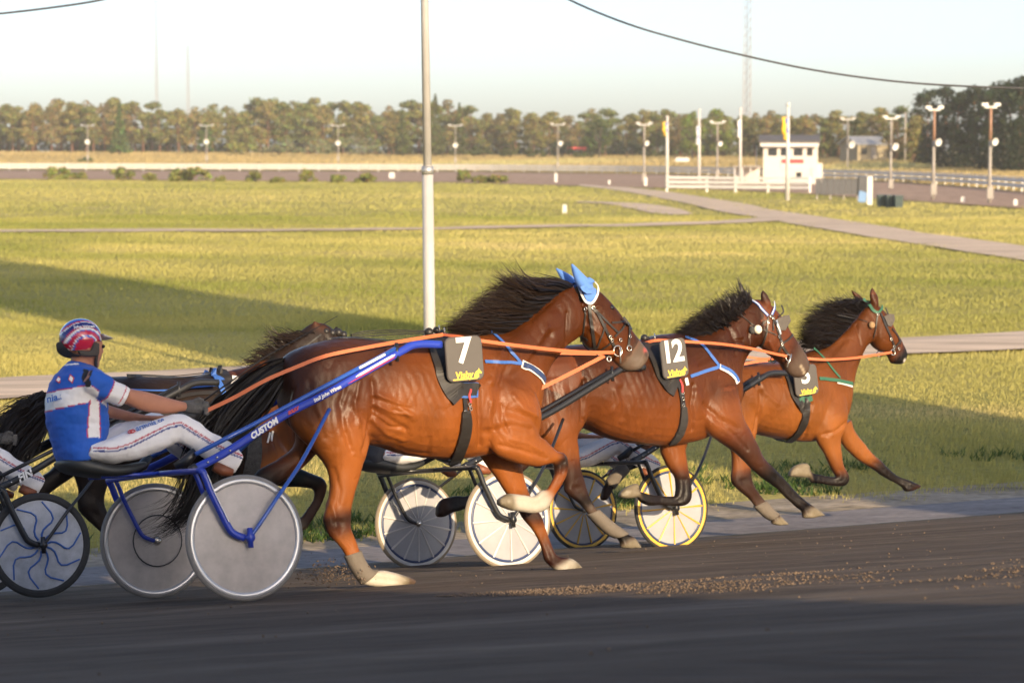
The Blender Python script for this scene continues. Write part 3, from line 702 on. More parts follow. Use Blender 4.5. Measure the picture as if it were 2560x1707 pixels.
# outside stair on the left
for i in range(7): MB().box((-hw - .75, .6 + i * .35, .35 + i * .38), (-hw - .01, .95 + i * .35, .42 + i * .38)).build('stair_step', M('grey_wood'), tw)
MB().tube([(-hw - .72, .6, 1.3), (-hw - .72, 3.0, 3.9)], .04, 6).build('handrail', M('white_paint'), tw)
an = thing('annex_hut', 'low white open-fronted hut against the left side of the tower', 'hut', tuple(b + np.array([X(645), -1.2, 0])), math.radians(-7))
ah = (640 - 535) * k; aw = 165 * k / 2
MB().box((-aw, -.25, ah), (aw, 2.2, ah + .14)).build('roof', M('grey_wood'), an)
MB().box((-aw + .1, 2.0, -.2), (aw - .1, 2.12, ah)).build('wall', M('plaster'), an)
for i in range(4): MB().box((-aw + .12 + i * (2 * aw - .36) / 3, -.05, -.2), (-aw + .24 + i * (2 * aw - .36) / 3, .07, ah)).build('post', M('white_paint'), an)
MB().box((-aw + .1, .0, -.2), (-aw * .35, .04, ah * .45)).build('panel', M('plaster'), an)
# white board fence round the tower
fence_pts = [(165, 686), (410, 688), (585, 690), (785, 692), (900, 693), (1040, 695)]
fn = thing('board_fence', 'white three-board fence in front of the judges tower', 'fence', tuple(gnd(*cv('c7', 600, 712))))
base = np.array(fn.location); G = []
for x, y in fence_pts: G.append(gnd(*cv('c7', x, y)))
for i, p in enumerate(G):
    MB().box((-.10, -.10, -.1), (.10, .10, 1.35)).build('post', M('white_wood'), fn).location = p - base
    if i:
        d = p - G[i - 1]; L = np.linalg.norm(d); a = math.atan2(d[1], d[0]); n_ = np.array([math.sin(a), -math.cos(a), 0]) * .14
        for z in (.35, .72, 1.09):
            o = link('board', board_me, fn); o.location = G[i - 1] + n_ + (0, 0, z) - base; o.rotation_euler = (0, 0, a); o.scale = (L, 1, .75)
# scoreboard, leaning board, bins
sb = thing('results_board', 'dark grey results board of panels on posts right of the tower', 'board', tuple(gnd(*cv('c7', 1230, 735))))
dpb = float(gnd(*cv('c7', 1230, 735))[1]); k = 1 / 2.45 / (FPX / dpb)
for i in range(7): MB().box((X(0) * 0 + (1075 + i * 37 - 1230) * k, -.04, (735 - 702) * k), ((1075 + (i + 1) * 37 - 1230) * k - .03, .06, (735 - 612) * k)).build('panel', M('panel_grey'), sb)
MB().box(((1336 - 1230) * k, -.2, (735 - 705) * k), ((1390 - 1230) * k, .5, (735 - 592) * k)).build('end_box', M('panel_grey'), sb)
for i in range(4): MB().box(((1085 + i * 82 - 1230) * k - .05, .07, -.1), ((1085 + i * 82 - 1230) * k + .05, .17, (735 - 612) * k)).build('post', M('grey_wood'), sb)
MB().box(((1075 - 1230) * k, -.1, (735 - 611) * k), ((1334 - 1230) * k, .12, (735 - 603) * k)).build('top_rail', M('panel_grey'), sb)
o = MB().box((-.17, -.05, -.1), (.17, .05, 175 / 2.45 / (FPX / 146))).build('white_board', M('white_paint')); o.location = gnd(*cv('c7', 1406, 766)); o.rotation_euler = (0, 0, .1)
tag(o, 'tall narrow white board at the right end of the results board', 'board')
o = MB().box((-.28, -.03, 0), (.28, .03, .8)).build('blue_board', M('blue_board')); o.location = gnd(*cv('c7', 1358, 752)); o.rotation_euler = (-.35, .25, .2)
tag(o, 'pale blue board leaning at the foot of the results board', 'board')
for i, x in enumerate((1478, 1530, 1582)):
    p = gnd(*cv('c7', x, 781 + (i - 1) * 2)); t = thing('waste_bin', ['dark green waste bin, left one of three in a row', 'dark green waste bin, middle one of three in a row', 'dark green waste bin, right one of three in a row'][i], 'bin', tuple(p), 0, 'bins right of the results board')
    s = 1 / 2.45 / (FPX / p[1]); w = 25 * s; h = 76 * s
    MB().add([(-w * .85, -.3, 0), (w * .85, -.3, 0), (w * .85, .3, 0), (-w * .85, .3, 0), (-w, -.36, h * .9), (w, -.36, h * .9), (w, .36, h * .9), (-w, .36, h * .9)], [(3, 2, 1, 0), (4, 5, 6, 7), (0, 1, 5, 4), (1, 2, 6, 5), (2, 3, 7, 6), (3, 0, 4, 7)]).build('bin_body', M('bin_green'), t)
    MB().box((-w * 1.04, -.42, h * .905), (w * 1.04, .38, h)).build('lid', M('bin_green'), t)
# cream shed beyond the track
SD = 330; b = at(*cv('c7', 1445, 492), SD); k = 1 / 2.45 / (FPX / SD); shd = thing('garden_shed', 'small cream shed with grey metal gable roof beyond the rail', 'shed', tuple(b), math.radians(28))
w2, d2, h1, h2 = 2.1, 4.2, 2.3, 3.3
MB().add([(-w2 - 1.2, 0, -.3), (w2, 0, -.3), (w2, d2, -.3), (-w2 - 1.2, d2, -.3), (-w2 - 1.2, 0, h1), (w2, 0, h1), (w2, d2, h1), (-w2 - 1.2, d2, h1), (w2, d2 / 2, h2), (-w2 - 1.2, d2 / 2, h2)],
         [(0, 1, 5, 4), (2, 3, 7, 6), (1, 2, 6, 8, 5), (3, 0, 4, 9, 7), (3, 2, 1, 0)]).build('wall', M('plaster_cream'), shd)
MB().add([(-w2 - 1.6, -.35, h1 - .12), (w2 + .35, -.35, h1 - .12), (w2 + .35, d2 / 2, h2 + .03), (-w2 - 1.6, d2 / 2, h2 + .03), (-w2 - 1.6, d2 + .35, h1 - .12), (w2 + .35, d2 + .35, h1 - .12),
          (-w2 - 1.6, -.35, h1), (w2 + .35, -.35, h1), (w2 + .35, d2 / 2, h2 + .17), (-w2 - 1.6, d2 / 2, h2 + .17), (-w2 - 1.6, d2 + .35, h1), (w2 + .35, d2 + .35, h1)],
         [(6, 7, 8, 9), (9, 8, 11, 10), (0, 3, 2, 1), (3, 4, 5, 2), (0, 1, 7, 6), (1, 2, 8, 7), (2, 5, 11, 8), (5, 4, 10, 11), (4, 3, 9, 10), (3, 0, 6, 9)]).build('roof', M('galv'), shd)
MB().box((w2 + .004, d2 / 2 - .5, .9), (w2 + .05, d2 / 2 + .5, 1.9)).build('window', M('glass_dark'), shd)
MB().box((-.9, -.05, -.2), (.0, -.004, 1.95)).build('door', M('grey_wood'), shd)
MB().box((-2.6, -.05, .9), (-1.7, -.004, 1.8)).build('window', M('glass_dark'), shd)
# low bench-like things on the dry field
o = MB().box((-1.7, -.3, .25), (1.7, .3, .62)).box((-1.4, -.2, -.2), (-1.2, .2, .25)).box((1.2, -.2, -.2), (1.4, .2, .25)).build('road_barrier', M('red_sign')); o.location = at(*cv('D', 1325, 346), 432) ; tag(o, 'low red barrier among shrubs at the wood edge', 'barrier')
o = MB().box((-.9, -.3, 0), (.9, .3, .42)).box((-.7, -.25, .42), (.7, .25, .5)).build('white_crate', M('white_paint')); o.location = at(*cv('c7', 258, 500), 300); tag(o, 'flat white crate lying on the dry field behind the flagpoles', 'crate')
# radio masts
def lattice(x, ytop, ybase, depth, wd, label):
    b = at(*cv('D', x, ybase), depth); h = (ybase - ytop) * K / (FPX / depth); t = thing('radio_mast', label, 'mast', tuple(b)); leg = .05 * wd + .02
    for a, c in ((-1, -1), (1, -1), (0, 1)): MB().tube([(a * wd / 2, c * wd / 2, 0), (a * wd / 2, c * wd / 2, h)], leg, 5).build('leg', M('mast'), t)
    mb = MB(); n_ = int(h / (wd * 1.3)); 
    for i in range(n_):
        z = i * h / n_; z2 = (i + 1) * h / n_
        mb.tube([(-wd / 2, -wd / 2, z), (wd / 2, -wd / 2, z2)], leg * .55, 4).tube([(wd / 2, -wd / 2, z2), (0, wd / 2, z)], leg * .55, 4).tube([(-wd / 2, -wd / 2, z2), (wd / 2, -wd / 2, z2)], leg * .55, 4)
    mb.build('bracing', M('mast'), t)
lattice(1714, -60, 300, 620, 1.9, 'tall pale lattice mast rising behind the tower')
lattice(361, -60, 300, 800, .9, 'thin pale mast at far left running out of the picture')
lattice(433, 108, 300, 850, .9, 'shorter thin pale mast at far left')
# the tall white pole on the infield
PD = 30.0; b = at(*cv('D', 990, 985), PD); pk = FPX / PD
tp = thing('light_pole', 'tall white tubular pole standing on the infield behind the leading horses', 'pole', tuple(b))
zj = (985 - 397) * K / pk
MB().tube([(0, 0, -.3), (-.035, 0, zj)], [.082, .074], 16).build('lower_tube', M('pole_white'), tp, True)
MB().tube([(-.035, 0, zj - .01), (-.036, 0, zj + .10)], [.080, .080], 16).build('collar', M('galv'), tp, True)
MB().tube([(-.036, 0, zj + .1), (-.115, 0, 9.0)], [.056, .046], 16).build('upper_tube', M('pole_white'), tp, True)
MB().box((-1.0, -.1, 8.9), (.8, .1, 9.05)).build('crossarm', M('galv'), tp)
# overhead cables
for pts, dp, lab in (([(1180, -70), (1307, 0), (1440, 55), (1575, 95), (1700, 126), (1850, 158), (2000, 181), (2150, 195), (2352, 203), (2560, 203), (2800, 190)], 38, 'dark overhead cable sagging across the upper right sky'), ([(-400, 60), (-200, 52), (0, 32), (120, 18), (230, 1), (420, -40)], 36, 'dark overhead cable crossing the upper left corner')):
    o = MB().tube(smooth_line([at(*cv('D', *p), dp) for p in pts], 6), .017, 6).build('overhead_cable', M('cable'), None, True); tag(o, lab, 'cable')
# unseen screen on posts, added to throw the long shadow over the infield
bw = thing('shade_screen', 'sun-blocking screen on two posts, added out of view to shade the infield', 'sun screen', (16.5, 4.5, bank_z(-3)), math.atan2(SUN_H.y, SUN_H.x) + math.pi / 2)
MB().box((-3.0, -.4, 3.2), (3.0, .4, 25.0)).build('panel', M('panel_grey'), bw)
for q in (-2.2, 2.2): MB().box((q - .15, -.15, -.3), (q + .15, .15, 3.19)).build('post', M('galv'), bw)

# grandstand behind the photographer: its end wall shades the driver in blue
SQ = np.array([-SUN_H.y, SUN_H.x])      # across the sun's direction
def sq(p, q): v = np.array([SUN_H.x, SUN_H.y]) * p + SQ * q; return v
o_ = sq(10.0, 5.3); gs = thing('grandstand', 'long roofed grandstand behind the photographer, outside the picture', 'building', (o_[0], o_[1], 0.5), math.atan2(SQ[1], SQ[0]))
MB().box((-44, -9, -1), (-.5, 0, 9.0)).build('seating_block', M('plaster'), gs)
MB().box((-45, -10, 9.01), (0, 3, 9.6)).build('roof', M('roof_metal'), gs)
MB().box((-.49, -9.5, -1), (0, 2.5, 9.0)).build('end_wall', M('grey_wood'), gs)
# ================================================================ rigs: horse + sulky + driver in a common local frame
WR = 0.35; AX = 0.71
class Rig:
    def __init__(s, hub, hub_d, heading, bank):
        th, ph = math.radians(heading), math.radians(bank)
        s.eu = np.array([math.cos(th), math.sin(th), 0.0]); s.ev = np.array([-math.sin(th) * math.cos(ph), math.cos(th) * math.cos(ph), -math.sin(ph)])
        s.ew = np.cross(s.eu, s.ev)
        r = ray(*hub); hubp = C_POS + r * hub_d
        s.O = hubp + s.ev * AX - s.ew * WR
        s.B = np.stack([s.eu, s.ev, s.ew], 1)
        s.cam = s.B.T @ (C_POS - s.O); s.th = th
    def P(s, x, y, v=0.0):
        d = s.B.T @ ray(x, y); t = (v - s.cam[1]) / d[1]; return s.cam + d * t
    def c(s, t, x, y, v=0.0): return s.P(*cv(t, x, y), v)
    def world(s, p): return s.O + s.B @ np.asarray(p)
    def matrix(s, base):
        m = Matrix.Identity(4); o = s.world(base)
        for i in range(3):
            m[i][0], m[i][1], m[i][2], m[i][3] = s.eu[i], s.ev[i], s.ew[i], o[i]
        return m
RIG7 = Rig((612, 1344), 12.60, 29.5, 9.2)
RIG12 = Rig((1269, 1299), 16.15, 30.0, 9.2)
RIG5 = Rig((1678, 1270), 18.35, 29.0, 8.6)
RIGB = Rig((99.5, 1362), 15.25, 29.5, 9.2)

def sections(rig, chunks, v0=0.0, v1=None, mirror=False):
    """rows: A(u,v,w) B(u,v,w) hw colour ; A and B are the two outline points of a cross-section"""
    rows = []; n = sum(len(c[1]) for c in chunks); i = 0
    for t, lst in chunks:
        for q in lst:
            v = v0 if v1 is None else v0 + (v1 - v0) * i / max(1, n - 1)
            a = rig.c(t, q[0], q[1], v); b = rig.c(t, q[2], q[3], v)
            hw = q[4] * (.82 if .0295 < q[4] < .0345 else 1.0); cen = (a + b) / 2; h = (a - b) / 2
            # the outline seen aslant also holds the section's width: take that out
            hor = abs(h[0]); tot = np.linalg.norm(h)
            ang = rig.th - math.atan2(cv(t, q[0], q[1])[0] - 1280, FPX) * -1
            e = hor * math.cos(ang); k = hor / (tot + 1e-9)
            e2 = e * e - (hw * math.sin(ang)) ** 2 * k * 0.85
            e = math.sqrt(max(e2, (0.45 * e) ** 2)); hn = e / max(math.cos(ang), .3)
            if hor > 1e-6: h = np.array([h[0] * hn / hor, h[1], h[2]])
            a, b = cen + h, cen - h
            rows.append([*a, *b, hw, q[5] if len(q) > 5 else None]); i += 1
    last = 'b'
    for r in rows:
        if r[7] is None: r[7] = last
        last = r[7]
    if mirror:
        for r in rows: r[1] = -r[1]; r[4] = -r[4]
    return rows
def loft(rows, pal, n=22, k=4, power=2.2, cap=True, pinch=0.0):
    num = np.array([r[:7] for r in rows]); cols_ = np.array([pal[r[7]] for r in rows])
    D = smooth_line(np.concatenate([num, cols_], 1), k)
    V = []; C_ = []
    for r in D:
        a = r[0:3]; b = r[3:6]; c = (a + b) / 2; h = (a - b) / 2; hw = max(r[6], .004)
        for j in range(n):
            t = 2 * math.pi * j / n; ct, st = math.cos(t), math.sin(t); e = 2 / power
            V.append(c + h * math.copysign(abs(ct) ** e, ct) + np.array([0, 1, 0]) * hw * (1 - pinch * math.exp(-((ct + .12) / .3) ** 2) * (hw < .05)) * math.copysign(abs(st) ** e, st)); C_.append(np.clip(r[7:10], 0, 1))
    m = len(D); F = [(i * n + j, i * n + (j + 1) % n, (i + 1) * n + (j + 1) % n, (i + 1) * n + j) for i in range(m - 1) for j in range(n)]
    if cap:
        for end, ring in ((0, range(n)), (m - 1, range((m - 1) * n, m * n))):
            cpt = np.mean([V[q] for q in ring], 0); V.append(cpt); C_.append(C_[ring[0]]); ci = len(V) - 1; rl = list(ring)
            for j in range(n):
                F.append((rl[(j + 1) % n], rl[j], ci) if end == 0 else (rl[j], rl[(j + 1) % n], ci))
    return np.array(V), F, np.array(C_)
def fuse(name, lofts, voxel, smooth_it, mat, parent, base, carve=None, colfn=None, sfac=0.5, colsmooth=3):
    """one continuous skin over several lofted limbs; returns object (coordinates local to parent, whose origin is base)"""
    V = []; F = []; C_ = []; o = 0
    for v, f, c in lofts:
        V.append(v); C_.append(c); F += [tuple(i + o for i in q) for q in f]; o += len(v)
    V = np.concatenate(V); C_ = np.concatenate(C_)
    me = mesh_from('tmp', V, F); bm = bmesh.new(); bm.from_mesh(me); bmesh.ops.recalc_face_normals(bm, faces=bm.faces); bm.to_mesh(me); bm.free()
    ob = bpy.data.objects.new('tmp', me); COL.objects.link(ob)
    m1 = ob.modifiers.new('r', 'REMESH'); m1.mode = 'VOXEL'; m1.voxel_size = voxel; m1.adaptivity = 0.0
    m2 = ob.modifiers.new('s', 'SMOOTH'); m2.factor = sfac; m2.iterations = smooth_it
    dg = bpy.context.evaluated_depsgraph_get(); dg.update()
    out = bpy.data.meshes.new_from_object(ob.evaluated_get(dg)); bpy.data.objects.remove(ob); bpy.data.meshes.remove(me)
    out.name = name
    n = len(out.vertices); co = np.empty(n * 3); out.vertices.foreach_get('co', co); co = co.reshape(-1, 3)
    nr = np.empty(n * 3); out.vertices.foreach_get('normal', nr); nr = nr.reshape(-1, 3)
    if carve is not None:
        co = co + nr * carve(co, nr)[:, None]
    kd = kdtree.KDTree(len(V))
    for i, p in enumerate(V): kd.insert(p, i)
    kd.balance()
    col = np.array([np.mean([C_[j] for (_, j, _) in kd.find_n(p, 3)], 0) for p in co])
    ed = np.empty(len(out.edges) * 2, np.int32); out.edges.foreach_get('vertices', ed); ed = ed.reshape(-1, 2)
    for _ in range(colsmooth):
        acc = col.copy(); cnt = np.ones(n)
        np.add.at(acc, ed[:, 0], col[ed[:, 1]]); np.add.at(acc, ed[:, 1], col[ed[:, 0]]); np.add.at(cnt, ed[:, 0], 1); np.add.at(cnt, ed[:, 1], 1)
        col = acc / cnt[:, None]
    if colfn is not None: col = colfn(co, nr, col)
    loc = co - np.asarray(base)
    out.vertices.foreach_set('co', loc.ravel()); set_col(out, col)
    out.materials.clear(); out.materials.append(mat)
    out.polygons.foreach_set('use_smooth', [True] * len(out.polygons)); out.update()
    ob = link(name, out, parent)
    polys = [tuple(p.vertices) for p in out.polygons]
    bvh = BVHTree.FromPolygons([Vector(p) for p in co], polys)
    return ob, bvh
def pdist(co, pl):
    """distance in the side plane (u,w) from points to a polyline"""
    best = np.full(len(co), 9e9); q = co[:, [0, 2]]
    for a, b in zip(pl[:-1], pl[1:]):
        a = np.array([a[0], a[2]]); b = np.array([b[0], b[2]]); d = b - a; t = np.clip(((q - a) @ d) / (d @ d + 1e-9), 0, 1)
        best = np.minimum(best, np.linalg.norm(q - (a + t[:, None] * d), axis=1))
    return best
def carver(rig, items, seed, v=-.25, ribs=None):
    L = []
    for t, pts, w, amp in items: L.append(([rig.c(t, x, y, v) for x, y in pts], w, amp))
    def f(co, nr):
        d = np.zeros(len(co)); side = np.clip(np.abs(nr[:, 1]) * 1.3, 0, 1) * (np.abs(co[:, 1]) > .045)
        for pl, w, amp in L: d += 1.45 * amp * np.exp(-(pdist(co, pl) / w) ** 2) * side
        nz = np.array([noise.noise((p[0] * 9 + seed, p[1] * 9, p[2] * 7)) + .6 * noise.noise((p[0] * 21, p[1] * 21 + seed, p[2] * 16)) for p in co])
        rib = np.array([0.0])
        if ribs is not None:
            u0, u1, w0, w1 = ribs; g_ = np.exp(-(((co[:, 0] - (u0 + u1) / 2) / ((u1 - u0) / 2)) ** 4)) * np.exp(-(((co[:, 2] - (w0 + w1) / 2) / ((w1 - w0) / 2)) ** 4)); rib = .0020 * np.sin((co[:, 0] + .35 * co[:, 2]) * 105) * g_ * side
        rg = np.array([abs(noise.noise((p[0] * 13 + seed, p[1] * 13, p[2] * 6))) for p in co]); return d + nz * 0.0028 - .0035 * np.exp(-(rg / .07) ** 2) * side * .8 + rib
    return f
def ray_local(rig, t, x, y):
    d = rig.B.T @ ray(*cv(t, x, y)); return rig.cam, d / np.linalg.norm(d)
def cast(rig, bvh, t, x, y):
    o, d = ray_local(rig, t, x, y); h = bvh.ray_cast(Vector(o), Vector(d))
    if h[0] is None: return None, None
    nn = np.array(h[1]); 
    if nn @ d > 0: nn = -nn
    return np.array(h[0]), nn
def strap(rig, bvh, t, pts, width, off=.006, thick=.004, dens=14, mirror=False, vmiss=-.1):
    """flat band lying on a body along an outline; returns MB"""
    L = smooth_line([cv(t, *p) for p in pts], max(2, dens)) if len(pts) > 2 else np.array([np.array(cv(t, *pts[0])) + (np.array(cv(t, *pts[1])) - np.array(cv(t, *pts[0]))) * i / dens for i in range(dens + 1)])
    pos = []; nor = []
    for x, y in L:
        h, n_ = cast(rig, bvh, 'S', x, y)
        if h is None:
            if pos: h = rig.P(x, y, pos[-1][1]); n_ = nor[-1]
            else: h = rig.P(x, y, vmiss); n_ = np.array([0, -1.0, 0])
        pos.append(h); nor.append(n_)
    pos = np.array(pos); nor = np.array(nor)
    for _ in range(2):
        nor[1:-1] = (nor[:-2] + nor[1:-1] * 2 + nor[2:]) / 4; pos[1:-1] = (pos[:-2] + pos[1:-1] * 2 + pos[2:]) / 4
    nor /= np.linalg.norm(nor, axis=1)[:, None]
    mb = MB(); band(mb, pos, nor, width, off, thick)
    if mirror:
        band(mb, pos * (1, -1, 1), nor * (1, -1, 1), width, off, thick)
    return mb
def band(mb, pos, nor, width, off, thick):
    n = len(pos); v = []; f = []
    for i in range(n):
        t = pos[min(i + 1, n - 1)] - pos[max(i - 1, 0)]; t /= np.linalg.norm(t) + 1e-9
        s = np.cross(t, nor[i]); s /= np.linalg.norm(s) + 1e-9; w = width if np.isscalar(width) else np.interp(i / (n - 1), np.linspace(0, 1, len(width)), width)
        p = pos[i] + nor[i] * off
        for a, b in ((-.5, 0), (.5, 0), (.5, 1), (-.5, 1)): v.append(p + s * w * a + nor[i] * thick * b)
    for i in range(n - 1):
        for e in range(4): f.append((4 * i + e, 4 * i + (e + 1) % 4, 4 * i + 4 + (e + 1) % 4, 4 * i + 4 + e))
    f += [(3, 2, 1, 0), tuple(4 * (n - 1) + e for e in range(4))]
    mb.add(v, f)
def free_band(mb, pts, width, thick=.004, nrm=(0, -1, 0), k=6):
    P_ = smooth_line(pts, k); band(mb, P_, np.tile(np.array(nrm, float), (len(P_), 1)), width, 0, thick); return mb
def ring(mb, c, r, tr, nrm=(0, -1, 0), n=14):
    a = np.cross(nrm, (0.3, 0, 1)); a /= np.linalg.norm(a); b = np.cross(nrm, a)
    pts = [np.array(c) + r * (a * math.cos(6.2832 * i / n) + b * math.sin(6.2832 * i / n)) for i in range(n + 1)]
    mb.tube(pts, tr, 6, cap=False); return mb

# ---------------------------------------------------------------- hair
def hair(rig, guides, n, width, seed, jit=.03, vspread=.035, wave=.012, base=(0.007, 0.005, 0.0045), tipc=(0.014, 0.009, 0.006), lenj=.35, v=0.0, seg=9):
    """guides: list of outlines (tag, [(x,y[,v])..]) from root to tip; strands are blended between neighbouring guides"""
    r = np.random.default_rng(seed); G = []
    for t, pts in guides:
        L = smooth_line([rig.c(t, p[0], p[1], p[2] if len(p) > 2 else v) for p in pts], 4)
        s = np.concatenate([[0], np.cumsum(np.linalg.norm(np.diff(L, axis=0), axis=1))]); s /= s[-1]
        G.append(np.stack([np.interp(np.linspace(0, 1, seg), s, L[:, k]) for k in range(3)], 1))
    NC = max(8, n // 22); CF = np.sort(r.random(NC)); CO = r.normal(size=(NC, 3)) * jit * 1.05; CO[:, 1] = r.normal(size=NC) * vspread; CL = r.random(NC); CP = r.random(NC) * 6.28; CR = 1.5 + 2.5 * r.random(NC)
    G = np.array(G); V = []; F = []; C_ = []; q = np.linspace(0, 1, seg)
    for i in range(n):
        ci = int(r.random() * NC); f = np.clip(CF[ci] + r.normal() * .10, 0, 1) * (len(G) - 1) * .9999; a = int(f); f -= a
        p = G[a] * (1 - f) + G[min(a + 1, len(G) - 1)] * f
        L = 1 - lenj * (.7 * CL[ci] + .5 * r.random()) ** 1.3; p = np.stack([np.interp(q * L, q, p[:, k]) for k in range(3)], 1)
        o = CO[ci] + r.normal(size=3) * jit * .45
        ph = CP[ci] + r.normal() * .5; fr = CR[ci] + r.normal() * .3; am = wave * (0.4 + r.random())
        p = p + o * (0.3 + q[:, None] ** 1.1 * .95) + am * np.sin(q * fr * 3.1 + ph)[:, None] * q[:, None] * np.array([.5, .6, 1])
        t = np.gradient(p, axis=0); t /= np.linalg.norm(t, axis=1)[:, None] + 1e-9
        dirn = np.array([r.normal() * .6, -1.0, r.normal() * .6]); s = np.cross(t, dirn); s /= np.linalg.norm(s, axis=1)[:, None] + 1e-9
        w = width * (0.5 + r.random()) * (1 - q ** 1.6 * .93); w[0] *= .8
        b = len(V); br = 0.5 + 1.1 * r.random()
        for k in range(seg):
            V.append(p[k] - s[k] * w[k]); V.append(p[k] + s[k] * w[k]); c = (np.array(base) * (1 - q[k] * .8) + np.array(tipc) * q[k] * .8) * br; C_ += [c, c]
            if k: F.append((b + 2 * k - 2, b + 2 * k - 1, b + 2 * k + 1, b + 2 * k))
    return np.array(V), np.array(F), np.array(C_)
def add_hair(name, root, base, *a, **k):
    V, F, C_ = hair(*a, **k); return link(name, tri_mesh(name, V - np.asarray(base), F, M('hair'), C_, True), root)

# ---------------------------------------------------------------- materials of the rigs
pmat('coat', (0.3, 0.1, 0.03), 0.47, attr=True, var=0.16, scale=6.0, bump=0.15, bscale=48, spec=0.20, sheen=0.0, stretch=(1, 1, .4))
def coat_nodes(m):
    nt = m.node_tree; n = nt.nodes; l = nt.links; b = n['Principled BSDF']; tc = n.new('ShaderNodeTexCoord')
    t = n.new('ShaderNodeTexNoise'); t.inputs['Scale'].default_value = 4.5; t.inputs['Detail'].default_value = 5; l.new(tc.outputs['Object'], t.inputs['Vector'])
    r = n.new('ShaderNodeMapRange'); r.inputs['From Min'].default_value = .35; r.inputs['From Max'].default_value = .65; r.inputs['To Min'].default_value = .31; r.inputs['To Max'].default_value = .56
    l.new(t.outputs['Fac'], r.inputs['Value']); l.new(r.outputs['Result'], b.inputs['Roughness'])
    mp = n.new('ShaderNodeMapping'); mp.inputs['Scale'].default_value = (40, 160, 220); mp.inputs['Rotation'].default_value = (0, .5, 0); l.new(tc.outputs['Object'], mp.inputs['Vector'])
    h = n.new('ShaderNodeTexNoise'); h.inputs['Scale'].default_value = 1.0; h.inputs['Detail'].default_value = 3; l.new(mp.outputs['Vector'], h.inputs['Vector'])
    b1 = [x for x in n if x.type == 'BUMP'][0]; b2 = n.new('ShaderNodeBump'); b2.inputs['Strength'].default_value = .35; b2.inputs['Distance'].default_value = .004
    l.new(h.outputs['Fac'], b2.inputs['Height']); l.new(b1.outputs['Normal'], b2.inputs['Normal']); l.new(b2.outputs['Normal'], b.inputs['Normal'])
coat_nodes(M('coat'))
pmat('hair', (0.02, 0.015, 0.012), 0.38, attr=True, spec=0.3)
pmat('leather', (0.022, 0.019, 0.017), 0.45, var=0.15, scale=30)
pmat('rubber_boot', (0.145, 0.120, 0.095), 0.8, var=0.18, scale=14, bump=.3, bscale=40)
pmat('black_boot', (0.03, 0.028, 0.027), 0.7, var=0.2, scale=20)
pmat('fur_dark', (0.06, 0.058, 0.056), 0.95, var=0.5, scale=35, bump=.8, bscale=70)
pmat('rein_orange', (0.55, 0.135, 0.045), 0.6, var=0.08, scale=12)
pmat('strap_blue', (0.045, 0.13, 0.42), 0.55, var=.08); pmat('strap_green', (0.03, 0.12, 0.07), 0.6); pmat('strap_white', (0.72, 0.70, 0.68), 0.6)
pmat('bonnet_blue', (0.09, 0.22, 0.60), 0.85, var=.1, scale=20, sheen=.3)
pmat('metal', (0.7, 0.66, 0.6), 0.25, metal=0.9)
pmat('plate_grey', (0.085, 0.075, 0.068), 0.55, var=.06); pmat('numeral_white', (0.80, 0.79, 0.78), 0.5); pmat('logo_yellow', (0.72, 0.52, 0.06), 0.5); pmat('logo_dark', (0.05, 0.035, 0.09), 0.5)
pmat('frame_blue', (0.022, 0.050, 0.40), 0.32, var=.06, spec=.5, coat=.25); pmat('frame_blue_light', (0.030, 0.10, 0.42), 0.3, coat=.25)
pmat('frame_black', (0.018, 0.018, 0.02), 0.35, var=.1, coat=.15)
pmat('tyre', (0.03, 0.03, 0.031), 0.8, var=.15, scale=20); pmat('tyre_tan', (0.26, 0.21, 0.15), 0.75, var=.1); pmat('tyre_grey', (0.20, 0.19, 0.18), 0.7, var=.1)
pmat('rim_white', (0.60, 0.58, 0.56), 0.4, var=.06); pmat('rim_silver', (0.55, 0.55, 0.56), 0.3, metal=.5); pmat('rim_yellow', (0.70, 0.42, 0.05), 0.45, var=.05); pmat('rim_blue', (0.03, 0.05, 0.13), 0.4)
pmat('disc_grey', (0.46, 0.415, 0.385), 0.42, var=.2, scale=9); pmat('disc_white', (0.37, 0.37, 0.395), 0.4, var=.12, scale=6); pmat('disc_muddy', (0.42, 0.44, 0.48), 0.45, var=.3, scale=9)
pmat('eye', (0.008, 0.006, 0.005), 0.08, spec=.6); pmat('nostril', (0.35, 0.07, 0.06), 0.6)
pmat('ear_ball', (0.80, 0.72, 0.56), 0.9, var=.1, scale=40); pmat('ear_ball_tan', (0.32, 0.20, 0.10), 0.9); pmat('sheepskin', (0.10, 0.088, 0.078), 0.95, var=.2, scale=40)
pmat('seat_black', (0.028, 0.030, 0.031), 0.5, var=.1)

def text_mesh(s, size, mat, bold=0.0, shear=0.0, ext=.001, spacing=1.0):
    cu = bpy.data.curves.new('t', 'FONT'); cu.body = s; cu.size = size; cu.offset = bold; cu.shear = shear; cu.extrude = ext; cu.align_x = 'CENTER'; cu.align_y = 'CENTER'; cu.space_character = spacing
    cu.resolution_u = 4
    ob = bpy.data.objects.new('t', cu); COL.objects.link(ob); dg = bpy.context.evaluated_depsgraph_get()
    me = bpy.data.meshes.new_from_object(ob.evaluated_get(dg)); bpy.data.objects.remove(ob); me.materials.clear(); me.materials.append(mat); return me
def frame_matrix(org, x, n):
    """matrix with X along x and Z along n (facing), in the parent's frame"""
    x = np.array(x, float); n = np.array(n, float); x /= np.linalg.norm(x); n = n - x * (x @ n); n /= np.linalg.norm(n); y = np.cross(n, x)
    return Matrix(((x[0], y[0], n[0], org[0]), (x[1], y[1], n[1], org[1]), (x[2], y[2], n[2], org[2]), (0, 0, 0, 1)))
def text_on(parent, name, s, size, mat, org, x, n, **k):
    o = link(name, text_mesh(s, size, M(mat), **k), parent); o.matrix_local = frame_matrix(org, x, n); return o
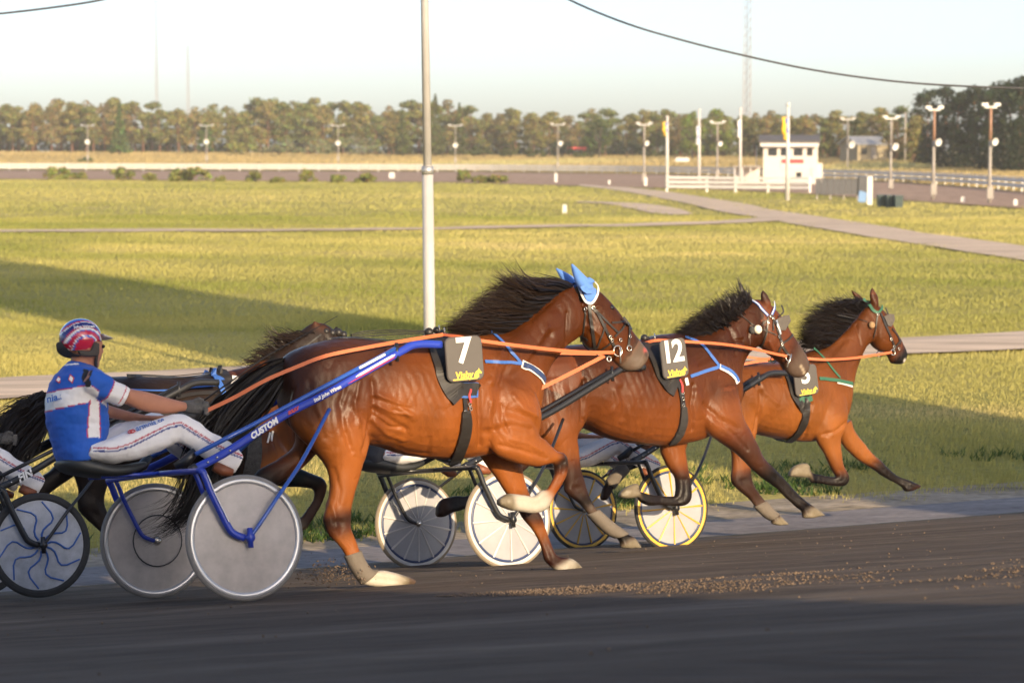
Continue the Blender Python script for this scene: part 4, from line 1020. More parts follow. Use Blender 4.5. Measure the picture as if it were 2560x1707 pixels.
def rounded_slab(w, h, r, t, n=6):
    pts = []
    for cx_, cy_, a0 in ((w / 2 - r, h / 2 - r, 0), (-w / 2 + r, h / 2 - r, 90), (-w / 2 + r, -h / 2 + r, 180), (w / 2 - r, -h / 2 + r, 270)):
        for i in range(n + 1): a = math.radians(a0 + 90 * i / n); pts.append((cx_ + r * math.cos(a), cy_ + r * math.sin(a)))
    m = len(pts); b = min(.006, t * .4); v = [(x, y, 0) for x, y in pts] + [(x, y, t - b) for x, y in pts] + [(x * (1 - 2 * b / w), y * (1 - 2 * b / h), t) for x, y in pts]
    f = [tuple(range(m - 1, -1, -1)), tuple(range(2 * m, 3 * m))] + [(i, (i + 1) % m, m + (i + 1) % m, m + i) for i in range(m)] + [(m + i, m + (i + 1) % m, 2 * m + (i + 1) % m, 2 * m + i) for i in range(m)]
    return v, f
def number_cloth(root, base, rig, t, corners, num, vplane, body=None):
    """grey board with numeral and racecourse mark, corners TL TR BR BL in picture order"""
    q = [rig.c(t, x, y, vplane) for x, y in corners]; c = np.mean(q, 0); x = (q[1] - q[0]) + (q[2] - q[3]); y = (q[0] - q[3]) + (q[1] - q[2]); w = np.linalg.norm(x) / 2; h = np.linalg.norm(y) / 2
    n = np.array([0.03, -1.0, -.06]); v, f = rounded_slab(w, h, w * .17, .014)
    o = link('number_cloth', mesh_from('number_cloth', v, f, M('plate_grey'), False), root); o.matrix_local = frame_matrix(c - base, x, n)
    me = text_mesh(num, h * .78, M('numeral_white'), bold=h * .022, ext=.0015, spacing=.9 if len(num) > 1 else 1)
    d = link('numeral', me, o); d.location = (-w * .02 if len(num) == 1 else -.012, h * .16, .0165)
    if len(num) > 1: d.scale = (.92, 1, 1)
    me = text_mesh('Visby', h * .205, M('logo_yellow'), bold=.002, shear=.15, ext=.001); d = link('course_name', me, o); d.location = (-w * .06, -h * .36, .0155)
    hd = MB().add([(a * w, b * h, .0165) for a, b in ((.20, -.44), (.22, -.36), (.27, -.30), (.33, -.27), (.35, -.23), (.37, -.27), (.43, -.33), (.41, -.36), (.35, -.34), (.34, -.44))] + [(a * w, b * h, .0145) for a, b in ((.20, -.44), (.22, -.36), (.27, -.30), (.33, -.27), (.35, -.23), (.37, -.27), (.43, -.33), (.41, -.36), (.35, -.34), (.34, -.44))],
                  [tuple(range(10))[::-1], tuple(range(10, 20))] + [(i, (i + 1) % 10, 10 + (i + 1) % 10, 10 + i) for i in range(10)])
    hd.build('horse_head_mark', M('logo_yellow'), o)
    ln = MB().box((-.36 * w, -.465 * h, .0142), (.30 * w, -.435 * h, .0155)).build('underline', M('logo_yellow'), o)
    return o
# ================================================================ horses
def make_horse(rig, label, spec):
    wz = rig.c(*spec['base']); base = np.array([wz[0], 0.0, 0.0])
    root = thing('race_horse', label, 'horse', matrix=rig.matrix(base), group='trotters racing along the track')
    pal = spec['pal']; lofts = []; legrows = []
    lofts.append(loft(sections(rig, spec['torso']), pal, n=30, power=2.25))
    lofts.append(loft(sections(rig, spec['head']), pal, n=26, power=2.3))
    for chunks, v0, v1 in spec['legs']:
        rows = sections(rig, chunks, v0, v1); legrows.append(rows); lofts.append(loft(rows, pal, n=22, k=4, power=2.2, pinch=.30))
    for chunks, v in spec.get('ears', []): lofts.append(loft(sections(rig, chunks, v), pal, n=12, k=4))
    ep = [rig.c(*e) for e in spec.get('darks', [])]
    def colfn(co, nr, col):
        # bay coat: darker along the back and crest, paler at flank and inner limbs, dark muzzle
        zz = co[:, 2]; n1 = np.array([noise.noise((p[0] * 2.3 + spec['seed'], p[1] * 2, p[2] * 2.6)) for p in co])
        body = (col[:, 0] > .12)[:, None] & (col.max(1) < .5)[:, None]
        n2 = np.array([noise.noise((p[0] * 5.1, p[1] * 4 + spec['seed'], p[2] * 6.3)) for p in co])
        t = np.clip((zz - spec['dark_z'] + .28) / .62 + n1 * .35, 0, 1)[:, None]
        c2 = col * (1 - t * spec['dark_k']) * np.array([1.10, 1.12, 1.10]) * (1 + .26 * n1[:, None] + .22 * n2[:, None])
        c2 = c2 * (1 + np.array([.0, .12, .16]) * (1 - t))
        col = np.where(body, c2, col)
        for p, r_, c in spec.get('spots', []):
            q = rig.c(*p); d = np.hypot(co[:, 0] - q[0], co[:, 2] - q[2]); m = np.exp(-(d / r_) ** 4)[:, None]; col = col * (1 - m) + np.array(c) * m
        return col
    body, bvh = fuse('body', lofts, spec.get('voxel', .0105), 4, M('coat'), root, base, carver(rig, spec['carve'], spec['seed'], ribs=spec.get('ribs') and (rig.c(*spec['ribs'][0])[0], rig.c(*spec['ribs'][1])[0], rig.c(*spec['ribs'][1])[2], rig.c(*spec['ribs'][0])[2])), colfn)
    return root, base, bvh, legrows, body
def boot(root, base, rows, i0, i1, mat, grow=.007, name='leg_boot'):
    r = [list(q) for q in rows[i0:i1 + 1]]
    for q in r:
        a = np.array(q[0:3]); b = np.array(q[3:6]); d = (a - b); d = d / np.linalg.norm(d) * grow; q[0:3] = list(a + d); q[3:6] = list(b - d); q[6] += grow; q[7] = 'b'
    v, f, c = loft(r, {'b': (0, 0, 0)}, n=18, k=4); return link(name, mesh_from(name, v - base, f, mat), root)
BAY = dict(b=(0.215, 0.056, 0.011), l=(0.26, 0.085, 0.022), d=(0.085, 0.026, 0.010), k=(0.012, 0.008, 0.007), q=(0.036, 0.015, 0.009), w=(0.33, 0.26, 0.21), h=(0.165, 0.120, 0.082), g=(0.10, 0.066, 0.047), s=(0.155, 0.040, 0.011))

# ---- horse 7, nearest
legs7 = [
  ([('c2', [(560, 480, 260, 560, .10, 's'), (610, 640, 225, 680, .12, 's'), (608, 740, 235, 770, .13, 'b'), (600, 820, 325, 870, .12, 'b'), (588, 880, 392, 950, .095), (562, 960, 413, 1020, .075), (538, 1050, 408, 1090, .058), (518, 1120, 390, 1160, .052, 'b'),
            (514, 1175, 383, 1200, .05, 'q'), (512, 1230, 405, 1262, .046, 'd'), (532, 1285, 450, 1312, .038, 'b'), (552, 1340, 486, 1362, .036, 'b'), (572, 1385, 505, 1405, .036, 'd'), (600, 1425, 535, 1455, .04, 'd'), (632, 1430, 562, 1492, .042, 'w'), (665, 1430, 615, 1506, .042, 'w'), (710, 1438, 685, 1508, .045, 'w'), (752, 1450, 740, 1506, .050, 'h'), (785, 1462, 778, 1500, .046, 'g'), (812, 1476, 806, 1492, .03, 'g')])], -.15, -.13),
  ([('c3', [(660, 860, 470, 900, .05, 's'), (760, 960, 430, 1020, .085, 'b'), (815, 1090, 420, 1150, .10, 'b'), (815, 1200, 440, 1270, .10, 'b'), (805, 1262, 500, 1390, .088, 'b'), (850, 1298, 640, 1452, .072, 'b'), (910, 1356, 780, 1478, .058, 'b')]),
    ('c8', [(1555, 205, 1500, 285, .052, 'b'), (1600, 222, 1522, 292, .05, 'q'), (1620, 290, 1528, 325, .045, 'q'), (1612, 360, 1524, 372, .036, 's'), (1585, 415, 1505, 412, .032, 's'), (1540, 485, 1478, 452, .032, 'b'), (1490, 575, 1440, 455, .036, 'w'), (1420, 608, 1392, 498, .036, 'w'), (1350, 604, 1330, 488, .038, 'w'), (1285, 594, 1268, 482, .042, 'w'), (1250, 590, 1232, 478, .050, 'h'), (1205, 575, 1198, 490, .050, 'h'), (1165, 556, 1160, 515, .04, 'h')])], -.155, -.12),
  ([('c8', [(1310, 150, 1000, 160, .08, 's'), (1310, 250, 1060, 255, .072, 'b'), (1325, 340, 1135, 360, .06, 'b'), (1352, 440, 1205, 465, .05, 'b'), (1402, 550, 1285, 575, .047, 'd'), (1452, 640, 1325, 645, .043, 'q'), (1475, 710, 1392, 728, .033, 'b'), (1508, 800, 1440, 822, .031, 'd'), (1555, 885, 1462, 912, .037, 'q'), (1620, 895, 1500, 955, .036, 'q'), (1648, 903, 1548, 985, .045, 'w'), (1690, 930, 1605, 1000, .05, 'h'), (1738, 984, 1690, 1000, .045, 'h')])], .12, .12),
  ([('S', [(900, 980, 720, 990, .1, 's'), (860, 1060, 735, 1080, .09, 'b'), (800, 1125, 730, 1120, .07, 'b'), (745, 1180, 690, 1150, .055, 'd'), (690, 1215, 640, 1180, .05, 'k'), (655, 1250, 615, 1225, .036, 'k'), (610, 1300, 575, 1275, .031, 'k'), (575, 1335, 540, 1305, .036, 'k'), (545, 1360, 520, 1320, .04, 'w'), (510, 1370, 500, 1330, .045, 'h'), (480, 1365, 478, 1345, .04, 'h')])], .14, .13),
]
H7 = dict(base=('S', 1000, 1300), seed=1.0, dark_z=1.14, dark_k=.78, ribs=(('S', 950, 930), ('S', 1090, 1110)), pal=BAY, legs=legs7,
  torso=[('S', [(702, 915, 706, 985, .05, 's'), (714, 893, 716, 1040, .16, 's'), (740, 874, 745, 1080, .225, 's'), (775, 860, 790, 1105, .265), (817, 850, 850, 1116, .285), (871, 845, 905, 1112, .285), (925, 850, 950, 1116, .29, 'b'), (979, 854, 1000, 1133, .30), (1034, 853, 1042, 1143, .30), (1080, 842, 1092, 1147, .29), (1115, 834, 1140, 1148, .262), (1150, 834, 1200, 1142, .235), (1185, 833, 1255, 1125, .215), (1222, 830, 1318, 1085, .19), (1252, 826, 1346, 1030, .165), (1275, 815, 1356, 975, .14), (1300, 798, 1372, 925, .12), (1330, 776, 1394, 893, .104), (1365, 747, 1416, 866, .092), (1400, 722, 1440, 850, .085), (1425, 712, 1458, 835, .075)])],
  head=[('c3', [(1050, 258, 1082, 440, .055, 'b'), (1085, 252, 1080, 500, .078), (1140, 262, 1086, 560, .092), (1205, 290, 1100, 632, .10), (1272, 352, 1140, 682, .10, 'b'), (1330, 418, 1205, 704, .088), (1385, 495, 1265, 738, .072, 'b'), (1435, 560, 1308, 768, .06, 'b'), (1485, 622, 1342, 800, .054, 'g'), (1526, 672, 1382, 828, .054, 'g'), (1545, 708, 1432, 834, .046, 'g'), (1538, 745, 1480, 818, .032, 'g'), (1528, 765, 1500, 800, .016, 'g')])],
  ears=[], carve=[
   ('c2', [(612, 640), (690, 662), (770, 690)], .008, -.008), ('c2', [(612, 665), (700, 705), (790, 715)], .008, .007), ('c2', [(615, 715), (690, 765), (740, 775)], .008, -.008), ('c2', [(615, 740), (700, 800), (780, 830)], .010, .007), ('c2', [(480, 560), (455, 660), (470, 780), (515, 880)], .014, -.008), ('c2', [(540, 560), (520, 660), (545, 760)], .012, .008), ('c2', [(330, 560), (330, 680), (390, 820)], .02, -.008), ('c3', [(610, 640), (560, 760), (490, 900)], .022, .009), ('c3', [(660, 700), (610, 820), (560, 930)], .016, -.008), ('c3', [(480, 1040), (470, 1140), (500, 1230)], .02, .010), ('c3', [(560, 1060), (560, 1160), (600, 1240)], .014, -.008), ('c3', [(640, 1000), (700, 1090), (790, 1130)], .02, .009), ('c3', [(620, 1290), (740, 1320), (850, 1370)], .010, .006), ('c3', [(840, 470), (900, 420), (1000, 330)], .014, -.006), ('c3', [(760, 760), (860, 640), (940, 520)], .014, .006),
   ('c3', [(395, 960), (405, 1080), (425, 1220), (455, 1330)], .018, -.016), ('c3', [(470, 930), (500, 1060), (540, 1180)], .05, .008), ('c3', [(600, 1100), (760, 1150), (810, 1210)], .03, -.010), ('c3', [(470, 1240), (620, 1200), (760, 1230)], .022, -.009), ('c3', [(560, 1330), (720, 1370), (880, 1420)], .012, -.006),
   ('c2', [(600, 560), (612, 680), (604, 800), (580, 880)], .02, -.014), ('c2', [(420, 480), (400, 620), (400, 740), (430, 860)], .03, -.007), ('c2', [(500, 620), (470, 740), (500, 850)], .02, -.006), ('c2', [(620, 620), (720, 670), (790, 730)], .018, .009), ('c2', [(610, 690), (700, 740), (770, 780)], .014, -.008), ('c2', [(600, 790), (700, 850), (820, 885), (920, 890)], .014, -.009), ('c2', [(880, 820), (905, 880), (915, 905)], .012, -.007), ('c2', [(450, 960), (480, 1060), (470, 1130)], .012, -.006), ('c2', [(440, 1110), (460, 1180), (470, 1230)], .012, .006),
   ('c3', [(660, 860), (760, 800), (880, 690), (960, 580)], .03, -.010), ('c3', [(700, 640), (840, 560), (960, 440)], .05, .008), ('c3', [(520, 780), (640, 880), (780, 960)], .03, -.007), ('c3', [(1085, 420), (1080, 540), (1100, 640)], .012, -.012), ('d4', [(760, 880), (900, 1000), (1010, 1120)], .010, .005), ('d4', [(830, 640), (880, 610), (930, 640)], .008, .006), ('d4', [(860, 720), (900, 740), (940, 720)], .006, -.005), ('d4', [(1080, 1260), (1180, 1400), (1220, 1440)], .007, -.006), ('d4', [(1140, 1230), (1240, 1350)], .007, .004)],
  spots=[(('S', 770, 930), .30, (.050, .018, .010)), (('S', 900, 880), .16, (.060, .021, .011)), (('d4', 1280, 1240), .020, (.30, .07, .06)), (('d4', 1290, 1290), .016, (.05, .035, .03)), (('d4', 890, 675), .028, (.03, .015, .01)), (('d4', 1190, 1400), .045, (.13, .10, .08))])  # first two spots paint the rump's shade over its dark coat
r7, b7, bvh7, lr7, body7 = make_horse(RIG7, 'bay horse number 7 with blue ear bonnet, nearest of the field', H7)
boot(r7, b7, lr7[0], 11, 14, M('rubber_boot'), .010)
add_hair('mane', r7, b7, RIG7, [('c3', [(1010, 262), (900, 240), (760, 250), (640, 290)]), ('c3', [(950, 280), (800, 265), (640, 230), (530, 110)]), ('c3', [(900, 320), (740, 330), (580, 290), (440, 310)]), ('c3', [(830, 385), (660, 400), (500, 360), (330, 430)]), ('c3', [(770, 440), (600, 450), (420, 440), (250, 490)]), ('c3', [(700, 500), (540, 510), (360, 500), (150, 520)]), ('c3', [(620, 560), (470, 560), (300, 540), (120, 560)]), ('c3', [(560, 590), (440, 590), (300, 580), (200, 575)])],
         3000, .0032, 3, jit=.022, vspread=.05, wave=.018, v=-.03, tipc=(.026, .015, .009))
add_hair('tail', r7, b7, RIG7, [('S', [(712, 900), (660, 915), (600, 960), (540, 1010), (505, 1080), (490, 1180), (470, 1250), (420, 1295), (355, 1318)]), ('S', [(708, 925), (670, 950), (620, 1000), (575, 1050), (530, 1110), (505, 1190), (485, 1265), (440, 1305), (375, 1320)]), ('S', [(705, 950), (680, 985), (640, 1040), (590, 1090), (545, 1140), (515, 1200), (490, 1260), (440, 1310), (390, 1330)])],
         1500, .0045, 4, jit=.035, vspread=.05, wave=.03, seg=12, lenj=.5, v=.0)

# ---- horse 12
legs12 = [
  ([('S', [(1480, 940, 1335, 950, .10, 's'), (1482, 1010, 1325, 1010, .12, 'b'), (1462, 1060, 1332, 1060, .115, 'b')]), ('c8', [(1682, 110, 1410, 110, .105, 'b'), (1690, 200, 1500, 205, .082, 'b'), (1704, 310, 1566, 325, .062, 'd'), (1725, 390, 1592, 415, .052, 'q'), (1745, 455, 1600, 470, .048, 'q'), (1770, 520, 1690, 545, .04, 'k'), (1812, 585, 1750, 612, .036, 'g'), (1875, 645, 1815, 680, .035, 'g'), (1945, 700, 1880, 738, .036, 'g'), (2005, 742, 1935, 768, .036, 'k'), (2035, 755, 1958, 800, .037, 'k'), (2065, 772, 1962, 832, .045, 'h'), (2104, 832, 2010, 838, .045, 'h')])], -.15, -.13),
  ([('c4', [(720, 600, 560, 620, .06, 's'), (742, 690, 520, 720, .095, 'b'), (762, 770, 545, 830, .10, 'b'), (795, 840, 625, 895, .085, 's'), (838, 920, 712, 955, .07, 'd'), (872, 985, 790, 1032, .056, 'd'), (925, 1038, 858, 1092, .05, 'k'), (978, 1095, 922, 1138, .037, 'k'), (1038, 1160, 985, 1198, .032, 'k'), (1086, 1205, 1032, 1240, .037, 'k'), (1118, 1228, 1066, 1268, .036, 'k'), (1142, 1242, 1072, 1302, .046, 'h'), (1196, 1286, 1110, 1304, .045, 'h')])], -.15, -.12),
  ([('c4', [(500, 850, 330, 850, .08, 'b'), (455, 930, 318, 940, .07, 'b'), (462, 1000, 350, 1020, .057, 'b'), (474, 1080, 392, 1085, .05, 'q'), (486, 1150, 400, 1140, .047, 'k'), (482, 1205, 398, 1165, .045, 'k'), (450, 1236, 395, 1182, .04, 'k'), (390, 1238, 385, 1188, .034, 'k'), (310, 1236, 310, 1182, .031, 'k'), (252, 1234, 242, 1172, .036, 'k'), (212, 1212, 198, 1152, .036, 'k'), (208, 1192, 190, 1118, .047, 'h'), (150, 1200, 135, 1138, .05, 'h'), (102, 1192, 104, 1168, .04, 'h')])], .12, .12),
  ([('S', [(1460, 1000, 1340, 1000, .1, 's')]), ('c8', [(1560, 60, 1360, 80, .10, 'b'), (1500, 160, 1310, 160, .085, 'b'), (1400, 270, 1230, 265, .062, 'd'), (1270, 385, 1150, 355, .05, 'k'), (1190, 450, 1110, 400, .042, 'k'), (1090, 520, 1040, 460, .034, 'k'), (990, 565, 950, 495, .031, 'k'), (920, 590, 885, 492, .036, 'k'), (870, 602, 848, 500, .047, 'k'), (812, 632, 790, 518, .05, 'q'), (756, 632, 768, 565, .045, 'q')])], .14, .13),
]
P12 = dict(BAY); P12.update(b=(0.175, 0.046, 0.011), s=(0.10, 0.028, 0.010), d=(0.052, 0.019, 0.010), g=(0.085, 0.055, 0.040))
H12 = dict(base=('S', 1580, 1280), seed=5.0, dark_z=1.10, dark_k=.80, ribs=(('S', 1490, 920), ('S', 1640, 1090)), pal=P12, legs=legs12,
  torso=[('S', [(1306, 910, 1312, 970, .05, 's'), (1320, 890, 1328, 1020, .17, 's'), (1345, 876, 1355, 1055, .23, 's'), (1378, 868, 1400, 1066, .265), (1430, 862, 1455, 1062, .285, 'b'), (1480, 860, 1500, 1085, .29), (1540, 858, 1550, 1103, .30), (1590, 850, 1600, 1111, .29), (1635, 838, 1660, 1115, .262), (1670, 834, 1720, 1108, .235), (1700, 833, 1775, 1092, .215), (1733, 831, 1828, 1052, .185), (1758, 828, 1852, 1000, .155), (1780, 818, 1850, 950, .13), (1803, 802, 1858, 915, .108), (1830, 782, 1873, 885, .096), (1857, 762, 1895, 867, .088), (1878, 750, 1912, 850, .078)])],
  head=[('c4', [(822, 148, 806, 250, .055, 's'), (850, 146, 806, 290, .08), (885, 162, 815, 325, .092), (922, 192, 832, 378, .10, 's'), (966, 246, 870, 418, .10), (1002, 306, 920, 462, .088, 's'), (1036, 356, 960, 492, .073, 'd'), (1068, 402, 985, 526, .062, 'g'), (1094, 446, 1010, 550, .056, 'g'), (1108, 490, 1040, 562, .05, 'g'), (1102, 520, 1066, 558, .034, 'g'), (1094, 535, 1078, 550, .016, 'g')])],
  ears=[([('d5', [(880, 148, 892, 146, .006, 'q'), (852, 210, 945, 205, .02, 'q'), (858, 280, 985, 285, .03, 'q'), (880, 370, 1010, 350, .035, 's'), (900, 440, 1010, 420, .03, 's')])], -.065), ([('d5', [(515, 110, 530, 108, .006, 'q'), (550, 180, 615, 165, .02, 'd'), (590, 250, 700, 230, .028, 'd'), (640, 330, 740, 290, .03, 'd')])], .065)],
  carve=[('c4', [(500, 600), (490, 700), (520, 830)], .016, -.012), ('c4', [(520, 640), (540, 720), (600, 800)], .04, .008), ('c4', [(560, 700), (640, 780), (740, 830)], .022, -.008), ('c4', [(620, 780), (720, 860), (800, 940)], .014, -.006), ('c3', [(1100, 900), (1090, 1020), (1100, 1160)], .02, -.014), ('c3', [(1120, 1160), (1240, 1240), (1400, 1300)], .014, -.009), ('c3', [(1340, 960), (1380, 1060), (1370, 1140)], .03, -.009), ('c3', [(1300, 960), (1330, 1040), (1300, 1110)], .025, .008), ('c3', [(900, 900), (920, 1050), (960, 1180)], .03, -.007),
   ('c4', [(540, 470), (640, 420), (760, 330)], .035, -.009), ('d5', [(560, 700), (640, 950), (600, 1100)], .018, -.008), ('d5', [(640, 880), (760, 880), (830, 990)], .012, -.010), ('d5', [(880, 640), (850, 820), (880, 1000)], .010, -.008), ('d5', [(1180, 900), (1280, 1060), (1380, 1180)], .010, .005), ('d5', [(1330, 1240), (1420, 1380)], .007, -.005)],
  spots=[(('d5', 1400, 1310), .016, (.34, .27, .19)), (('d5', 1430, 1355), .016, (.34, .27, .19)), (('d5', 1555, 1275), .018, (.02, .015, .012)), (('d5', 1455, 1400), .016, (.34, .27, .19))])
r12, b12, bvh12, lr12, body12 = make_horse(RIG12, 'dark bay horse number 12 with white ear ball, middle of the three heads', H12)
boot(r12, b12, lr12[0], 9, 12, M('rubber_boot'), .016)
add_hair('mane', r12, b12, RIG12, [('d5', [(700, 330), (640, 260), (590, 200), (520, 60)]), ('d5', [(680, 360), (560, 290), (440, 300), (330, 290)]), ('d5', [(640, 420), (480, 370), (330, 350), (240, 340)]), ('d5', [(560, 520), (400, 430), (260, 420), (160, 380)]), ('d5', [(470, 600), (300, 510), (150, 440), (20, 400)]), ('d5', [(380, 670), (220, 580), (60, 520), (-100, 500)]), ('d5', [(280, 760), (120, 660), (-60, 620), (-250, 640)]), ('d5', [(180, 850), (0, 760), (-180, 740), (-420, 800)]), ('d5', [(60, 890), (-120, 850), (-300, 830), (-500, 850)])],
         2400, .0034, 13, jit=.026, vspread=.05, wave=.035, v=-.03)
add_hair('tail', r12, b12, RIG12, [('S', [(1312, 900), (1270, 920), (1235, 980), (1215, 1060), (1195, 1130), (1170, 1180)]), ('S', [(1308, 925), (1280, 950), (1250, 1010), (1230, 1080), (1210, 1140), (1190, 1190)])], 300, .006, 14, jit=.03, vspread=.05, wave=.03, lenj=.5)

# ---- horse 5, leading
legs5 = [
  ([('c4', [(800, 560, 590, 590, .10, 'b'), (838, 680, 560, 700, .125, 'b'), (836, 780, 600, 800, .115, 'b'), (828, 850, 655, 880, .09, 'b'), (812, 930, 692, 950, .068, 's'), (802, 1010, 698, 1030, .054, 's'), (800, 1070, 692, 1100, .05, 'q'), (812, 1120, 720, 1145, .046, 'q'), (842, 1170, 782, 1195, .036, 'q'), (875, 1210, 818, 1240, .034, 'g'), (920, 1262, 868, 1290, .035, 'g'), (945, 1280, 902, 1312, .037, 'k'), (962, 1294, 906, 1334, .045, 'h'), (1005, 1336, 940, 1342, .042, 'h')])], -.15, -.13),
  ([('c4', [(1300, 650, 1140, 680, .06, 'b'), (1312, 740, 1122, 770, .095, 'b'), (1305, 810, 1128, 850, .09, 'b'), (1275, 880, 1152, 905, .072, 'b'), (1278, 950, 1190, 970, .058, 'b'), (1292, 1025, 1222, 1042, .05, 's'), (1318, 1075, 1248, 1082, .048, 'q'), (1316, 1112, 1246, 1088, .046, 'k'), (1290, 1134, 1235, 1084, .04, 'k'), (1232, 1132, 1220, 1082, .034, 'k'), (1165, 1120, 1165, 1072, .031, 'k'), (1122, 1116, 1112, 1056, .036, 'k'), (1105, 1090, 1092, 1012, .046, 'h'), (1050, 1086, 1032, 1022, .05, 'h'), (1000, 1082, 1006, 1058, .04, 'h')])], -.15, -.12),
  ([('c4', [(1330, 780, 1220, 830, .08, 'b'), (1345, 835, 1255, 870, .072, 'b'), (1390, 895, 1290, 925, .06, 'b'), (1442, 958, 1368, 998, .052, 'b'), (1490, 1000, 1438, 1042, .046, 'q'), (1540, 1050, 1490, 1078, .035, 'k'), (1590, 1084, 1550, 1112, .031, 'k'), (1638, 1100, 1598, 1142, .036, 'k'), (1658, 1108, 1612, 1162, .045, 'k'), (1704, 1132, 1645, 1160, .042, 'q')])], .12, .12),
  ([('S', [(1720, 1000, 1620, 1000, .1, 's'), (1690, 1060, 1610, 1055, .085, 's'), (1640, 1110, 1580, 1085, .065, 'd')]), ('d3', [(1300, 400, 1200, 260, .05, 'k'), (1130, 480, 1040, 380, .042, 'k'), (1020, 600, 930, 510, .036, 'k'), (950, 690, 850, 620, .034, 'k'), (920, 760, 810, 690, .038, 'q'), (870, 830, 790, 760, .045, 'q'), (830, 840, 780, 800, .04, 'q')])], .13, .12),
]
P5 = dict(BAY); P5.update(b=(0.215, 0.062, 0.013), s=(0.165, 0.046, 0.012), g=(0.06, 0.035, 0.025))
H5 = dict(base=('c4', 900, 1300), seed=9.0, dark_z=1.20, dark_k=.62, ribs=(('c4', 860, 540), ('c4', 1060, 850)), pal=P5, legs=legs5,
  torso=[('c4', [(372, 540, 380, 620, .05, 's'), (390, 515, 400, 700, .17, 's'), (430, 495, 450, 760, .23, 's'), (490, 482, 520, 795, .265), (560, 476, 600, 800, .28, 'b'), (640, 474, 670, 800, .285), (720, 474, 750, 825, .29), (820, 476, 830, 858, .29), (920, 476, 930, 880, .29), (1000, 464, 1010, 894, .28), (1060, 438, 1080, 900, .26), (1100, 418, 1150, 893, .23), (1132, 408, 1220, 865, .21), (1168, 398, 1290, 800, .18), (1196, 385, 1320, 720, .15), (1225, 368, 1328, 645, .13), (1252, 346, 1340, 580, .115), (1284, 316, 1362, 510, .102), (1322, 276, 1390, 440, .09), (1360, 232, 1416, 395, .083), (1395, 190, 1440, 372, .078), (1418, 168, 1460, 350, .07)])],
  head=[('c4', [(1398, 158, 1412, 235, .055, 'b'), (1425, 152, 1418, 280, .08), (1460, 166, 1426, 325, .092), (1496, 196, 1434, 378, .10, 'b'), (1530, 236, 1462, 412, .095), (1556, 290, 1500, 428, .08, 'b'), (1580, 334, 1520, 442, .068, 'b'), (1600, 370, 1530, 462, .058, 'd'), (1618, 405, 1542, 484, .054, 'k'), (1625, 435, 1572, 489, .046, 'k'), (1620, 458, 1598, 486, .03, 'k'), (1614, 470, 1604, 482, .015, 'k')])],
  ears=[([('c4', [(1438, 82, 1444, 81, .006, 'q'), (1428, 108, 1458, 104, .02, 'd'), (1428, 138, 1474, 134, .03, 's'), (1436, 170, 1476, 165, .035, 's'), (1440, 195, 1476, 190, .03, 's')])], -.065), ([('c4', [(1324, 92, 1330, 91, .006, 'd'), (1336, 116, 1358, 110, .02, 's'), (1350, 140, 1384, 132, .028, 's'), (1370, 165, 1400, 155, .03, 's')])], .065)],
  carve=[('c4', [(1115, 700), (1105, 800), (1130, 880)], .016, -.014), ('c4', [(1170, 700), (1190, 790), (1240, 850)], .03, .007), ('c4', [(1200, 860), (1260, 840), (1310, 800)], .016, -.01), ('c4', [(838, 640), (845, 750), (830, 850)], .02, -.014), ('c4', [(850, 650), (900, 760), (900, 830)], .04, -.007), ('c4', [(840, 560), (860, 640), (930, 700)], .02, .006), ('c4', [(1150, 480), (1260, 440), (1360, 350)], .03, -.009), ('c4', [(1430, 240), (1428, 320), (1440, 380)], .012, -.009), ('c4', [(1500, 330), (1560, 400)], .01, .005)],
  spots=[(('c4', 1600, 470), .018, (.55, .5, .45))])
r5, b5, bvh5, lr5, body5 = make_horse(RIG5, 'bright bay horse number 5 with green straps, farthest ahead', H5)
boot(r5, b5, lr5[0], 9, 11, M('rubber_boot'), .012)
boot(r5, b5, lr5[3], 4, 6, M('rubber_boot'), .012)
add_hair('mane', r5, b5, RIG5, [('c4', [(1421, 166), (1350, 160), (1290, 170), (1240, 190)]), ('c4', [(1386, 199), (1300, 170), (1240, 160), (1180, 130)]), ('c4', [(1356, 234), (1260, 215), (1190, 205), (1090, 190)]), ('c4', [(1326, 269), (1230, 250), (1150, 245), (1040, 240)]), ('c4', [(1296, 304), (1200, 290), (1120, 290), (1040, 310)]), ('c4', [(1256, 344), (1170, 330), (1100, 330), (1030, 340)]), ('c4', [(1216, 384), (1140, 370), (1090, 370), (1050, 375)]), ('c4', [(1181, 409), (1120, 395), (1080, 395), (1060, 395)])],
         1900, .0034, 23, jit=.022, vspread=.05, wave=.028, v=-.03)
add_hair('tail', r5, b5, RIG5, [('c4', [(375, 525), (330, 560), (300, 640), (280, 720)]), ('c4', [(380, 560), (345, 600), (315, 680), (300, 740)])], 200, .006, 24, jit=.03, vspread=.05, wave=.03, lenj=.5)

